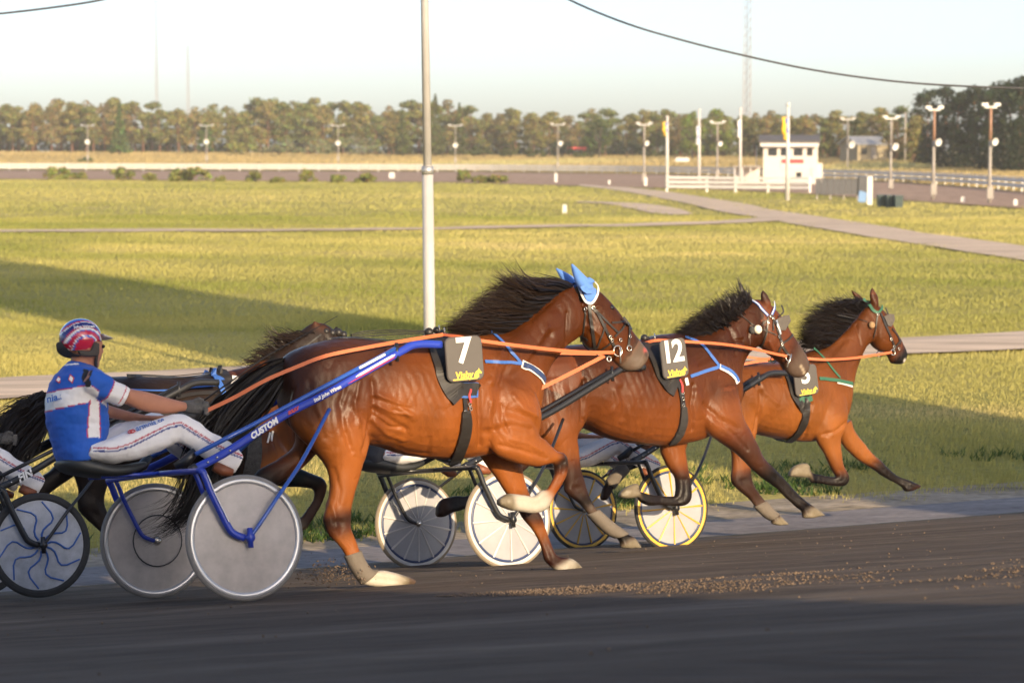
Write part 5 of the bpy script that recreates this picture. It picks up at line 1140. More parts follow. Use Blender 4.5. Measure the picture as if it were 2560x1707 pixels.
# ---- the dark horse beyond the blue driver
legsB = [
  ([('S', [(640, 1050, 560, 1080, .07, 's'), (690, 1090, 605, 1150, .095, 's')]), ('c2', [(215, 880, 60, 990, .085, 'b'), (255, 945, 170, 1042, .07, 'k'), (325, 980, 280, 1048, .055, 'k'), (378, 1002, 335, 1058, .05, 'k'), (400, 1040, 340, 1075, .046, 'q'), (385, 1110, 333, 1108, .034, 'q'), (352, 1170, 305, 1152, .031, 'q'), (325, 1215, 280, 1185, .036, 'q'), (300, 1245, 262, 1190, .045, 'g'), (272, 1252, 252, 1205, .04, 'g')])], -.15, -.12),
  ([('S', [(660, 1120, 570, 1120, .08, 's'), (650, 1180, 580, 1180, .07, 's'), (640, 1250, 590, 1250, .05, 'k'), (640, 1290, 596, 1300, .046, 'k'), (645, 1350, 612, 1355, .033, 'k'), (655, 1400, 620, 1405, .036, 'k'), (670, 1420, 630, 1430, .045, 'h'), (690, 1436, 640, 1440, .045, 'h')])], .12, .12),
  ([('S', [(300, 1000, 150, 1010, .1, 's'), (300, 1080, 140, 1080, .12, 's'), (280, 1150, 170, 1160, .1, 's'), (270, 1210, 195, 1220, .07, 'k'), (262, 1260, 195, 1275, .05, 'k'), (290, 1320, 250, 1330, .035, 'k'), (320, 1370, 280, 1385, .036, 'k'), (345, 1395, 300, 1420, .045, 'h'), (370, 1425, 320, 1430, .045, 'h')])], -.15, -.13),
  ([('S', [(300, 1040, 160, 1050, .1, 's'), (260, 1120, 160, 1120, .09, 's'), (200, 1180, 130, 1170, .065, 'k'), (130, 1230, 90, 1200, .05, 'k'), (70, 1290, 40, 1265, .034, 'k'), (30, 1330, 0, 1300, .04, 'k'), (0, 1340, -20, 1310, .045, 'h')])], .14, .13),
]
PB = dict(BAY); PB.update(b=(0.21, 0.058, 0.013), s=(0.020, 0.012, 0.009), d=(0.02, 0.012, 0.01), g=(0.10, 0.07, 0.045))  # brown kept for the chest is its sunlit tone, painted into the coat
HB = dict(base=('S', 430, 1400), seed=14.0, dark_z=1.02, dark_k=.85, pal=PB, legs=legsB, voxel=.016,
  torso=[('S', [(112, 1000, 118, 1060, .05, 's'), (128, 975, 138, 1110, .17, 's'), (155, 958, 170, 1150, .23, 's'), (195, 947, 220, 1168, .26), (260, 942, 285, 1165, .275), (340, 941, 360, 1180, .285), (430, 943, 445, 1196, .285), (500, 939, 520, 1203, .28, 's'), (550, 929, 595, 1208, .26, 'd'), (590, 922, 650, 1204, .23, 'b'), (625, 912, 705, 1180, .2, 'b'), (655, 898, 745, 1120, .17, 's'), (682, 880, 762, 1050, .14), (708, 862, 782, 990, .11), (735, 840, 802, 945, .096), (762, 818, 828, 915, .088), (782, 806, 850, 895, .08)])],
  head=[('S', [(786, 808, 800, 865, .055, 's'), (803, 806, 806, 890, .08), (822, 815, 815, 915, .092), (842, 832, 830, 945, .1), (860, 858, 850, 962, .09), (878, 890, 866, 975, .07), (895, 920, 880, 990, .056), (910, 950, 895, 1002, .05), (915, 975, 905, 1000, .03)])],
  ears=[([('S', [(776, 799, 779, 798, .005, 's'), (784, 808, 796, 806, .016, 'l'), (792, 822, 812, 818, .022, 'l'), (800, 840, 822, 836, .025, 's')])], -.04), ([('S', [(838, 814, 842, 813, .005, 's'), (830, 826, 850, 822, .016, 's'), (828, 840, 850, 838, .02, 's')])], .06)],
  carve=[('c1', [(1330, 640), (1380, 760)], .02, -.01)])
HB['pal']['l'] = (0.09, 0.03, 0.012)
rB, bB, bvhB, lrB, bodyB = make_horse(RIGB, 'dark brown horse half hidden beyond the driver in blue', HB)
add_hair('mane', rB, bB, RIGB, [('d8', [(900, 300), (820, 310), (740, 330), (660, 350)]), ('d8', [(800, 360), (700, 350), (560, 330), (420, 260)]), ('d8', [(700, 420), (580, 400), (470, 390), (380, 340)]), ('d8', [(600, 500), (480, 480), (360, 470), (240, 440)]), ('d8', [(500, 560), (380, 560), (260, 540), (150, 570)]), ('d8', [(400, 620), (280, 620), (160, 600), (60, 620)])], 420, .004, 33, jit=.025, vspread=.04, wave=.02, v=-.02, tipc=(.03, .018, .011))
add_hair('tail', rB, bB, RIGB, [('c1', [(240, 480), (170, 470), (100, 520), (0, 580), (-120, 700)]), ('c1', [(240, 510), (170, 530), (90, 600), (20, 680), (-60, 820)]), ('c1', [(240, 540), (180, 590), (110, 660), (40, 740), (-20, 860)]), ('c1', [(245, 570), (200, 630), (140, 700), (70, 770), (10, 880)])], 1300, .006, 34, jit=.03, vspread=.07, wave=.04, lenj=.5)
# ================================================================ sulkies (all share the frame geometry measured on the blue one)
R7 = RIG7
def wheel(root, base, v, tyre, rim, disc, spoke, nsp, style, rot=0.0):
    """tyre > rim, disc, hub, spokes ; axis along v"""
    def lathe(prof, n=56):
        V = []; F = []
        for i in range(n):
            a = 6.283185 * i / n
            for r, o in prof: V.append((r * math.cos(a), o, r * math.sin(a)))
        m = len(prof)
        for i in range(n):
            for j in range(m - 1): F.append((i * m + j, i * m + j + 1, ((i + 1) % n) * m + j + 1, ((i + 1) % n) * m + j))
        return V, F
    c = np.array([0, v, WR]) - base
    ty = []
    for j in range(11): a = math.pi * 2 * j / 10; ty.append((WR - .019 + .019 * math.cos(a), .017 * math.sin(a)))
    V, F = lathe(ty); w = link('wheel', mesh_from('wheel', V, F, M(tyre)), root); w.location = c
    rm = [(.333, -.012), (.326, -.017), (.312, -.018), (.304, -.014), (.300, -.010), (.300, .010), (.304, .014), (.312, .018), (.326, .017), (.333, .012)]
    V, F = lathe(rm); link('rim', mesh_from('rim', V, F, M(rim)), w)
    if style == 'dark_inner':
        for s in (-1, 1):
            V, F = lathe([(.3015, s * .0125), (.296, s * .0165), (.286, s * .0165), (.283, s * .012)]); link('inner_rim', mesh_from('inner_rim', V, F, M('rim_blue')), w)
    V, F = lathe([(.3005, -.008), (.20, -.019), (.10, -.029), (.03, -.036), (.0, -.036)]); n0 = len(V); V2, F2 = lathe([(.3005, .008), (.20, .019), (.10, .029), (.03, .036), (.0, .036)])
    link('disc', mesh_from('disc', V + V2, F + [tuple(reversed([i + n0 for i in f])) for f in F2], M(disc)), w)
    V, F = lathe([(0, -.052), (.018, -.052), (.024, -.046), (.03, -.036), (.03, .036), (.024, .046), (.018, .052), (0, .052)], 16); link('hub', mesh_from('hub', V, F, M('metal')), w)
    for i in range(nsp):
        a = 6.283185 * i / nsp + rot; mb = MB()
        for s in (-1, 1):
            pts = []; 
            for k in range(9 if style == 'curly' else 2):
                q = (.04 + (.25 * k / 8 if style == 'curly' else .25 * k)); aa = a + (.22 * math.sin(q * 26) if style == 'curly' else 0)
                o = np.interp(q, [.03, .1, .2, .3], [.036, .029, .019, .008]) + .0025
                pts.append((q * math.cos(aa), s * o, q * math.sin(aa)))
            wd = .0075 if style == 'curly' else .0058
            mb.tube(pts, [wd * (1 - .25 * j / (len(pts) - 1)) if style == 'curly' else wd * (.7 + .9 * j) for j in range(len(pts))], 5, up=(0, 1, 0))
        mb.build('spoke', M(spoke), w)
    return w
def L(t, x, y, v): return R7.c(t, x, y, v)
VF = -(AX + .06)
corner = L('d2', 366, 614, VF)
hub = np.array([0, VF, WR])
FORK = [corner, L('d2', 402, 690, VF), L('d2', 445, 800, VF), L('d2', 520, 955, VF), L('d2', 588, 1090, VF), L('d2', 640, 1160, VF), L('d2', 735, 1200, VF)]
STRUT = [L('d2', 735, 1200, VF), L('d2', 810, 1160, VF), L('d2', 1030, 835, VF), L('d2', 1240, 525, -.62), L('d2', 1475, 80, -.40)]
SHAFT = [L('d2', 285, 606, -.50), L('d2', 600, 440, -.45), L('d8', 600, 1085, -.41), L('d8', 1000, 880, -.385), L('d8', 1690, 490, -.36), L('d8', 1880, 398, -.345), L('d8', 2130, 398, -.33)]
UPPER = [L('d2', 310, 470, -.42), L('d2', 750, 245, -.40), L('d8', 1000, 800, -.375), L('d8', 1690, 430, -.355)]
SEAT = [[*L('c1', a, b, 0), *L('c1', c, d, 0), h, 'b'] for a, b, c, d, h in ((285, 792, 300, 826, .10), (335, 768, 345, 850, .17), (420, 782, 430, 866, .19), (500, 806, 510, 872, .19), (600, 806, 600, 862, .175), (684, 792, 684, 826, .13))]
def mir(pts): return [np.array(p) * (1, -1, 1) for p in pts]
def make_sulky(rig, label, fm, fm2, wargs, shift=0.0, shaft_end=None, full=True):
    base = np.zeros(3); root = thing('sulky', label, 'sulky', matrix=rig.matrix(base), group='two-wheeled racing sulkies')
    wheel(root, base, -AX, *wargs[0]); wheel(root, base, AX, *wargs[1])
    for m_ in (lambda p: p, mir):
        MB().tube(smooth_line(m_(FORK), 4), .017, 8, up=(0, 1, 0), flat=1.25).build('fork', M(fm), root, True)
        inner = [p * (1, 0, 1) + np.array([0, -(AX - .06), 0]) for p in FORK]
        MB().tube(smooth_line(m_(inner), 4), .013, 8).build('inner_fork', M(fm), root, True)
        MB().tube(m_([inner[0], FORK[0]]), .015, 8).build('fork_bridge', M(fm), root, True)
        MB().tube(smooth_line(m_(STRUT), 4), .0115, 8).build('strut', M(fm2), root, True)
        MB().tube(smooth_line(m_(SHAFT), 5), .015, 10, up=(0, 1, 0), flat=1.6).build('shaft', M(fm), root, True)
        MB().tube(m_(UPPER), .0135, 8).build('brace_bar', M(fm2), root, True)
        hb = np.array([0, VF, WR]); hp = MB()
        hp.tube(m_([hb + (0, .005, 0), hb + (0, -.03, 0)]), .026, 10); hp.build('hub_cap', M(fm), root, True)
        wn_ = MB().tube(m_([hb + (.0, -.018, -.055), hb + (0, -.018, .055)]), [.016, .016], 8).build('quick_release', M(fm), root, True)
        MB().tube(m_([SHAFT[0] + (.02, -.01, .02), SHAFT[0] + (-.02, .0, 0)]), .02, 8).build('clamp', M('frame_black'), root, True)
        MB().tube(m_([SHAFT[4] + (0, -.004, -.045), UPPER[-1] + (0, -.004, .03)]), .012, 6).build('shaft_clamp', M('frame_black'), root, True)
        fr = L('c1', 915, 785, -.36); MB().tube(m_([fr + (-.06, .03, -.03), fr + (.0, 0, .0), fr + (.05, -.02, .05)]), [.022, .034, .026], 8).build('foot_rest', M('frame_black'), root, True)
        for q in (.12, .2, .86): 
            p_ = SHAFT[0] + (SHAFT[1] - SHAFT[0]) * (q * 3.2 if q < .5 else 1.0); MB().sphere(m_([p_ + (0, -.0185, 0)])[0], .007, 8, 5).build('bolt', M('metal'), root, True)
    a0 = FORK[0]; MB().tube(smooth_line([a0, a0 * (1, .6, 1) + (-.005, 0, .004), a0 * (1, 0, 1) + (-.01, 0, .006), a0 * (1, -.6, 1) + (-.005, 0, .004), a0 * (1, -1, 1)], 4), .017, 8, flat=1.3).build('arch_bar', M(fm), root, True)
    v, f, c = loft(SEAT, {'b': (0, 0, 0)}, n=22, power=3.0); link('seat', mesh_from('seat', v, f, M('seat_black')), root)
    sc_ = (np.array(SEAT[3][0:3]) + np.array(SEAT[3][3:6])) / 2
    for q in (-1, 1): MB().tube([sc_ + (-.05, q * .11, -.03), sc_ * (0, 0, 0) + np.array([a0[0], q * .16, a0[2] + .01])], .012, 6).build('seat_bracket', M(fm), root, True)
    return root
s7 = make_sulky(RIG7, 'blue sulky with grey disc wheels pulled by horse number 7', 'frame_blue', 'frame_blue_light', [('tyre_grey', 'rim_silver', 'disc_grey', 'rim_silver', 0, 'plain'), ('tyre_grey', 'rim_silver', 'disc_grey', 'rim_silver', 0, 'plain')])
def on_shaft(a, b, f): return a + (b - a) * f
sd = SHAFT[3] - SHAFT[1]; nv = np.cross(sd / np.linalg.norm(sd), (0, 0, 1)); nv = np.array([0, -1, 0.0])
def shaft_text(txt, t, x, y, size, mat, shear=.2, bold=.0015, sp=1.0):
    p = L(t, x, y, -.44); best = min(((np.linalg.norm((q - p) * (1, 0, 1)), i) for i, q in enumerate(smooth_line(SHAFT, 20)))); D = smooth_line(SHAFT, 20); i = best[1]
    d = D[min(i + 6, len(D) - 1)] - D[max(i - 6, 0)]; c = D[i].copy() + np.array([0, -.0185, 0]); text_on(s7, 'lettering', txt, size, mat, c, d, (0, -1, 0), shear=shear, bold=bold, spacing=sp)
shaft_text('CUSTOM', 'd2', 930, 262, .047, 'numeral_white', bold=.0025, sp=1.05)
shaft_text('SULKY', 'd2', 1190, 125, .026, 'red_sign', .3)
shaft_text('Stall John Wiren', 'd8', 1045, 870, .030, 'numeral_white', .15, .0008)
D = smooth_line(SHAFT, 20); D2 = smooth_line(UPPER, 20)
MB().tube([p + np.array([0, -.0155, .004]) for p in D[68:80]], [.002] + [.006] * 10 + [.002], 5, up=(0, 1, 0), flat=1.2).build('white_flash', M('numeral_white'), s7)
MB().tube([p + np.array([0, -.0155, -.010]) for p in D[66:80]], [.001] + [.003] * 12 + [.001], 5).build('red_flash', M('red_sign'), s7)
cc_ = D2[-6]; MB().tube([p + np.array([0, -.011, 0]) for p in D2[48:56]], .006, 5, up=(0, 1, 0), flat=1.3).build('white_sticker', M('numeral_white'), s7)
MB().tube([p + np.array([.012, -.02, 0]) for p in smooth_line(FORK, 4)[2:16]], [.003] * 14, 5).build('fork_stripe', M('numeral_white'), s7)
ring(MB(), (0, AX - .045, WR), .155, .004, (0, -1, 0), 28).build('wheel_ring', M('frame_black'), s7)

s12 = make_sulky(RIG12, 'black sulky with white spoked disc wheels pulled by horse number 12', 'frame_black', 'frame_black', [('tyre_tan', 'rim_white', 'disc_white', 'rim_white', 12, 'dark_inner'), ('tyre_tan', 'rim_white', 'disc_white', 'rim_white', 14, 'dark_inner', .2)])
s5 = make_sulky(RIG5, 'black sulky with yellow-rimmed spoked wheels pulled by horse number 5', 'frame_black', 'frame_black', [('tyre', 'rim_yellow', 'disc_white', 'rim_yellow', 12, 'dark_inner'), ('tyre', 'rim_yellow', 'disc_white', 'rim_yellow', 13, 'dark_inner', .1)])
sB = make_sulky(RIGB, 'black sulky with wavy blue-spoked wheel at the left edge', 'frame_black', 'frame_black', [('tyre', 'tyre', 'disc_muddy', 'strap_blue', 10, 'curly'), ('tyre', 'tyre', 'disc_muddy', 'strap_blue', 10, 'curly')])
D = smooth_line(SHAFT, 20); p = D[17]; text_on(sB, 'lettering', 'FIN', .075, 'numeral_white', p + np.array([0, -.018, 0]), D[22] - D[12], (0, -1, 0), shear=.2, bold=.003)

# ================================================================ drivers
pmat('skin', (0.50, 0.25, 0.16), 0.5, attr=True, var=.08, scale=18, spec=.35)
pmat('cloth', (0.5, 0.5, 0.5), 0.75, attr=True, var=.05, scale=25, bump=.15, bscale=60, sheen=.1)
pmat('glove', (0.10, 0.095, 0.09), 0.85, var=.5, scale=25)
pmat('helmet_shell', (0.1, 0.1, 0.3), 0.18, attr=True, coat=.6, spec=.5)
pmat('padding', (0.06, 0.05, 0.042), 0.8, var=.1); pmat('shoe', (0.22, 0.07, 0.03), 0.5)
pmat('jersey_green', (0.03, 0.10, 0.05), 0.75); pmat('jersey_red', (0.30, 0.03, 0.03), 0.75); pmat('jersey_black', (0.03, 0.03, 0.035), 0.75); pmat('helmet_plain', (0.5, 0.5, 0.5), 0.25, coat=.4)
SK = dict(b=(0.46, 0.205, 0.125)); BLUE = (0.010, 0.095, 0.48); WHT = (0.80, 0.78, 0.78); RED = (0.50, 0.02, 0.06)
DB = L('c1', 480, 800, 0) * (1, 0, 1)
drv = thing('person', 'driver in blue and white jersey, white trousers and striped helmet', 'person', matrix=RIG7.matrix(DB), group='drivers sitting in the sulkies')
def S7(chunks, v0=0., v1=None, mirror=False): return sections(R7, chunks, v0, v1, mirror)
def shrink(rows, k, hk=None):
    out = []
    for r in rows:
        a = np.array(r[0:3]); b = np.array(r[3:6]); c = (a + b) / 2; out.append([*(c + (a - c) * k), *(c + (b - c) * k), r[6] * (hk or k), 'b'])
    return out
torso_c = [('d1', [(895, 640, 1190, 690, .065, 'b'), (840, 690, 1255, 730, .085), (770, 770, 1330, 770, .15), (690, 860, 1380, 860, .195), (632, 1000, 1400, 1000, .205), (600, 1150, 1405, 1150, .195), (592, 1300, 1405, 1300, .185), (608, 1450, 1412, 1440, .175)]), ('c1', [(238, 640, 532, 596, .17), (252, 700, 528, 655, .175), (268, 760, 490, 726, .19), (285, 795, 440, 790, .18)])]
torso = S7(torso_c)
armN = S7([('d1', [(1210, 735, 1060, 930, .06, 'b'), (1290, 760, 1120, 1040, .068), (1380, 805, 1220, 1100, .066), (1490, 880, 1330, 1145, .062), (1600, 940, 1440, 1195, .060), (1700, 1000, 1560, 1228, .057)])], -.20, -.205)
foreN = S7([('c1', [(610, 425, 560, 490, .045, 'b'), (650, 436, 620, 512, .045), (705, 446, 690, 541, .044), (760, 460, 758, 554, .041), (830, 480, 828, 556, .035), (892, 496, 890, 546, .028), (920, 500, 915, 545, .028)])], -.20, -.11)
armF = S7([('c1', [(440, 420, 390, 520, .06, 'b'), (480, 470, 440, 560, .058), (540, 520, 520, 580, .05)])], .20, .19)
foreF = S7([('c1', [(520, 510, 500, 570, .045, 'b'), (600, 535, 590, 588, .044), (680, 556, 670, 590, .038), (760, 566, 755, 588, .03), (850, 560, 850, 592, .028), (900, 552, 900, 590, .028)])], .18, .08)
thighN = S7([('c1', [(440, 700, 400, 770, .09, 'b'), (500, 690, 455, 786, .10), (565, 665, 540, 800, .096), (660, 622, 680, 778, .09), (760, 586, 790, 738, .08), (850, 560, 860, 705, .073), (905, 560, 882, 708, .072), (960, 590, 920, 722, .066), (1010, 626, 958, 742, .058), (1080, 668, 1020, 786, .05), (1140, 704, 1085, 822, .044), (1172, 730, 1125, 842, .042), (1188, 762, 1150, 846, .036)])], -.12, -.27)
thighF = [[r[0], -r[1], r[2] + .03, r[3], -r[4], r[5] + .03, r[6], r[7]] for r in thighN]
headc = S7([('d1', [(930, 640, 1180, 720, .055, 'b'), (930, 580, 1240, 640, .06)])])
head = S7([('d1', [(1000, 160, 1120, 150, .04, 'b'), (890, 230, 1260, 240, .07), (850, 330, 1320, 340, .076), (850, 420, 1330, 430, .076), (870, 500, 1334, 500, .074), (930, 570, 1325, 580, .070), (1010, 630, 1302, 640, .060), (1120, 680, 1296, 690, .045), (1200, 715, 1288, 722, .028)])])
nose = S7([('d1', [(1300, 440, 1335, 438, .010, 'b'), (1300, 480, 1346, 484, .013), (1300, 520, 1356, 522, .016), (1300, 545, 1345, 542, .013)])])
brow = S7([('d1', [(1290, 405, 1340, 400, .045, 'b'), (1290, 430, 1336, 428, .045)])])
lips = S7([('d1', [(1280, 590, 1322, 588, .020, 'b'), (1275, 612, 1318, 612, .022), (1270, 628, 1312, 630, .018)])])
ear = S7([('d1', [(1110, 405, 1180, 410, .008, 'b'), (1105, 450, 1195, 455, .010), (1115, 500, 1180, 505, .009)])], -.083)
lof = [loft(shrink(torso, .9, .88), SK), loft(shrink(armN, .86), SK), loft(foreN, SK, n=18), loft(shrink(armF, .86), SK), loft(foreF, SK, n=18), loft(shrink(thighN, .86), SK), loft(shrink(thighF, .86), SK), loft(headc, SK), loft(head, SK), loft(nose, SK, n=10), loft(brow, SK, n=10), loft(lips, SK, n=10), loft(ear, SK, n=10)]
eye_u = L('d1', 1325, 455, 0)
def facecol(co, nr, col):
    b = L('d1', 1280, 690, 0); d = np.hypot(co[:, 0] - b[0], co[:, 2] - b[2]); m = np.exp(-(d / .035) ** 4)[:, None]; col = col * (1 - m * .45) + np.array([.30, .24, .20]) * m * .45
    l = L('d1', 1318, 604, 0); d = np.hypot(co[:, 0] - l[0], co[:, 2] - l[2]); m = np.exp(-(d / .010) ** 4)[:, None]; return col * (1 - m) + np.array([.38, .13, .10]) * m
fuse('body', lof, .0075, 3, M('skin'), drv, DB, None, facecol)
for q in (-.032, .032): MB().sphere(eye_u * (1, 0, 1) + np.array([.000, q, 0]) - DB, .011, 10, 7).build('eye', M('eye'), drv, True)
# jersey with printed bands
def poly_uw(t, pts, v): return [tuple(L(t, x, y, v)[[0, 2]]) for x, y in pts]
band_p = poly_uw('d1', [(480, 1150), (600, 1085), (800, 1020), (1105, 972), (1340, 1140), (1200, 1165), (1000, 1205), (800, 1245), (600, 1300), (480, 1330)], -.16)
band_o = poly_uw('d1', [(480, 1135), (600, 1072), (800, 1007), (1110, 958), (1360, 1140), (1210, 1178), (1000, 1218), (800, 1258), (600, 1314), (480, 1345)], -.16)
side_p = poly_uw('d1', [(1160, 1160), (1275, 1160), (1285, 1300), (1300, 1450), (1300, 1640), (1140, 1640), (1150, 1400)], -.16)
side_o = poly_uw('d1', [(1142, 1160), (1290, 1160), (1300, 1300), (1316, 1450), (1316, 1640), (1122, 1640), (1134, 1400)], -.16)
cuffl = [L('d1', 1488, 872, -.205), L('d1', 1330, 1142, -.205)]; cuffd = (L('d1', 1600, 930, -.205) - L('d1', 1488, 872, -.205))[[0, 2]]; cuffd /= np.linalg.norm(cuffd)
shl = [L('d1', 1150, 760, -.2), L('d1', 1100, 860, -.2), L('d1', 1120, 960, -.2)]
def jerseycol(co, nr, col):
    col = np.tile(np.array(BLUE), (len(co), 1)); x, z = co[:, 0], co[:, 2]
    arm = pdist(co, [L('d1', 1180, 860, -.2), L('d1', 1640, 1120, -.2)]) < .085; arm &= co[:, 1] < -.13
    armf = (co[:, 1] > .15) & (x > L('c1', 440, 0, .2)[0])
    m = in_poly(x, z, band_o) & ~(arm & (x > L('d1', 1180, 0, -.2)[0])); col[m] = RED
    m2 = in_poly(x, z, band_p) & m; col[m2] = WHT
    m = in_poly(x, z, side_o) & ~arm; col[m] = RED; col[in_poly(x, z, side_p) & ~arm] = WHT
    a = cuffl[0][[0, 2]]; dd = (co[:, [0, 2]] - a) @ cuffd
    col[arm & (dd > -.006)] = RED; col[arm & (dd > .002)] = WHT; col[arm & (dd > .072)] = RED; col[arm & (dd > .077)] = WHT
    m = (pdist(co, shl) < .013) & arm; col[m] = (.012, .012, .016)
    cz = L('d1', 930, 690, 0); m = (np.abs(z - cz[2]) < .005) & (x < cz[0] + .02); col[m] = WHT
    return col
wr = lambda co, nr: np.array([.0065 * noise.noise((p[0] * 12, p[1] * 9, p[2] * 30)) + .002 * noise.noise((p[0] * 40, p[1] * 20, p[2] * 50)) for p in co])
jb, jbvh = fuse('jersey', [loft(torso, SK, n=28), loft(armN, SK), loft(armF[:2] + armF[2:3], SK)], .0075, 3, M('cloth'), drv, DB, wr, jerseycol, colsmooth=0)
for x, y in ((772, 885), (935, 872)):
    h, n_ = cast(R7, jbvh, 'd1', x, y)
    if h is None: continue
    for s, mt, o_ in ((.030, 'red_sign', .003), (.020, 'numeral_white', .005)):
        d = link('diamond', mesh_from('diamond', [(-s * .62, 0, 0), (0, -s, 0), (s * .62, 0, 0), (0, s, 0), (-s * .6, 0, -.004), (0, -s * .97, -.004), (s * .6, 0, -.004), (0, s * .97, -.004)], [(0, 1, 2, 3), (7, 6, 5, 4), (0, 4, 5, 1), (1, 5, 6, 2), (2, 6, 7, 3), (3, 7, 4, 0)], M(mt), False), jb); d.matrix_local = frame_matrix(h + n_ * o_ - DB, (1, -.6, .25), n_)
h, n_ = cast(R7, jbvh, 'd1', 760, 1110)
if h is not None: text_on(jb, 'lettering', 'nia.se', .058, 'strap_blue', h + n_ * .006 - DB, (1, -.75, .20), n_, bold=.0012)
# trousers
str_u = [('c1', x, y) for x, y in ((470, 722), (560, 726), (640, 702), (740, 652), (820, 612), (880, 598), (960, 652), (1060, 716), (1180, 768))]
def trcol(co, nr, col):
    col = np.tile(np.array(WHT), (len(co), 1)); m = np.abs(co[:, 1]) > .05
    p1 = [L(t, x, y, -.24) for t, x, y in str_u]; d = pdist(co, p1); col[(d < .0042) & m] = (.45, .03, .06)
    p2 = [q - np.array([0, 0, .018]) for q in p1]; d = pdist(co, p2); col[(d < .0048) & m] = (.03, .05, .22)
    return col
wr2 = lambda co, nr: np.array([.0075 * noise.noise((p[0] * 12, p[1] * 12, p[2] * 16)) + .0025 * noise.noise((p[0] * 30, p[1] * 24, p[2] * 30 + 3)) for p in co])
pel = S7([('c1', [(330, 760, 350, 800, .12, 'b'), (370, 745, 390, 806, .15), (430, 725, 430, 806, .155), (500, 690, 490, 805, .14)])])
tb, tbvh = fuse('trousers', [loft(thighN, SK), loft(thighF, SK), loft(pel, SK)], .0075, 3, M('cloth'), drv, DB, wr2, trcol, colsmooth=0)
h, n_ = cast(R7, tbvh, 'c1', 735, 612)
if h is not None: text_on(tb, 'lettering', 'armnia.se', .046, 'strap_blue', h + n_ * .007 - DB, L('c1', 800, 585, -.2) - L('c1', 660, 632, -.2), (0, -1, .12), bold=.001)
h, n_ = cast(R7, tbvh, 'c1', 645, 648)
if h is not None:
    mb = ring(MB(), h + n_ * .006 - DB, .020, .003, n_, 16); mb.tube([h + n_ * .006 - DB + np.array([-.012, 0, -.010]), h + n_ * .006 - DB + np.array([.012, 0, .012])], .003, 5); mb.tube([h + n_ * .006 - DB + np.array([-.012, 0, .010]), h + n_ * .006 - DB + np.array([.012, 0, -.012])], .003, 5); mb.build('round_mark', M('red_sign'), tb)
for s in (-1, 1):
    q = [L('c1', 1050, 812, -.26), L('c1', 1095, 835, -.265), L('c1', 1140, 842, -.27)]; q = q if s < 0 else mir(q)
    MB().tube([p - DB for p in q], [.03, .034, .022], 10).build('shoe', M('shoe'), drv, True)
# gloves: palm, four curled fingers and a thumb closed on the reins
for s in (-1, 1):
    w0 = (np.array(foreN[-1][0:3]) + np.array(foreN[-1][3:6])) / 2 if s < 0 else (np.array(foreF[-1][0:3]) + np.array(foreF[-1][3:6])) / 2
    lo = []; x = np.array([1.0, -.12 * s * -1, -.10]); x /= np.linalg.norm(x)
    def tubeloft(pts, rr):
        mb = MB().tube(pts, rr, 10); return np.array(mb.v), mb.f, np.zeros((len(mb.v), 3))
    lo.append(tubeloft([w0 - x * .03, w0, w0 + x * .03, w0 + x * .07, w0 + x * .095], [.034, .038, .042, .042, .030]))
    for k in range(4):
        oz = .030 - .020 * k; ln = [.9, 1.0, .95, .8][k]; b0 = w0 + x * .085 + np.array([0, 0, oz])
        lo.append(tubeloft([b0 - x * .02, b0 + x * .022 * ln, b0 + x * .034 * ln + np.array([0, -s * -.022, -.006]), b0 + x * .020 * ln + np.array([0, s * .040, -.010]), b0 - x * .006 + np.array([0, s * .042, -.010])], [.0105, .0105, .010, .0095, .008]))
    tb0 = w0 + x * .035 + np.array([0, s * .018, .034]); lo.append(tubeloft([tb0, tb0 + x * .03 + np.array([0, s * .008, .014]), tb0 + x * .055 + np.array([0, s * .012, .004])], [.013, .0115, .009]))
    fuse('glove', lo, .006, 2, M('glove'), drv, DB, None, None, colsmooth=0)
# helmet
hc = L('d1', 1050, 345, 0) * (1, 0, 1); hr = (L('d1', 1345, 345, 0) - L('d1', 765, 345, 0))[0] / 2; hz = (L('d1', 1050, 85, 0) - L('d1', 1050, 345, 0))[2]
EAR = L('d1', 1150, 465, -.12); V = []; F = []; Cc = []; NN, MM = 72, 40
hx = hr * .93
for i in range(MM + 1):
    ph = math.pi / 2 - i / MM * math.radians(158)
    for j in range(NN):
        th = 6.283185 * j / NN; x = math.cos(ph) * math.cos(th); y = math.cos(ph) * math.sin(th); z = math.sin(ph)
        low = -.22 if x > .35 else (-.62 if x < .1 else -.62 + (x - .1) / .25 * .40)
        z2 = max(z, low); k = 1.0 if z >= low else math.sqrt(max(.0, 1 - low * low)) / max(1e-3, math.hypot(math.cos(ph), 0)) if math.cos(ph) > .2 else 1.0
        p = hc + np.array([x * hx * min(k, 1.4), y * .112 * min(k, 1.4), z2 * hz]); V.append(p)
        r = math.hypot(p[0] - EAR[0], p[2] - EAR[2]); back = p[0] < EAR[0] - .085 and p[2] < EAR[2] + .035
        if back:
            q = (p[2] - EAR[2] + .075) / .12; c = RED if q < .22 else (WHT if q < .30 else (BLUE if q < .62 else (WHT if q < .68 else RED)))
            if abs(((p[0] - EAR[0]) * 30) % 1 - .5) < .1: c = WHT
        else: c = RED if r < .062 else BLUE if r < .070 else WHT if r < .076 else RED if r < .100 else BLUE if r < .106 else WHT if r < .119 else RED if r < .126 else (.02, .03, .18) if r < .148 else WHT if r < .152 else RED if r < .160 else BLUE
        Cc.append(c)
for i in range(MM):
    for j in range(NN): F.append((i * NN + j, (i + 1) * NN + j, (i + 1) * NN + (j + 1) % NN, i * NN + (j + 1) % NN))
hm = link('helmet', mesh_from('helmet', np.array(V) - DB, F, M('helmet_shell'), True, np.array(Cc)), drv)
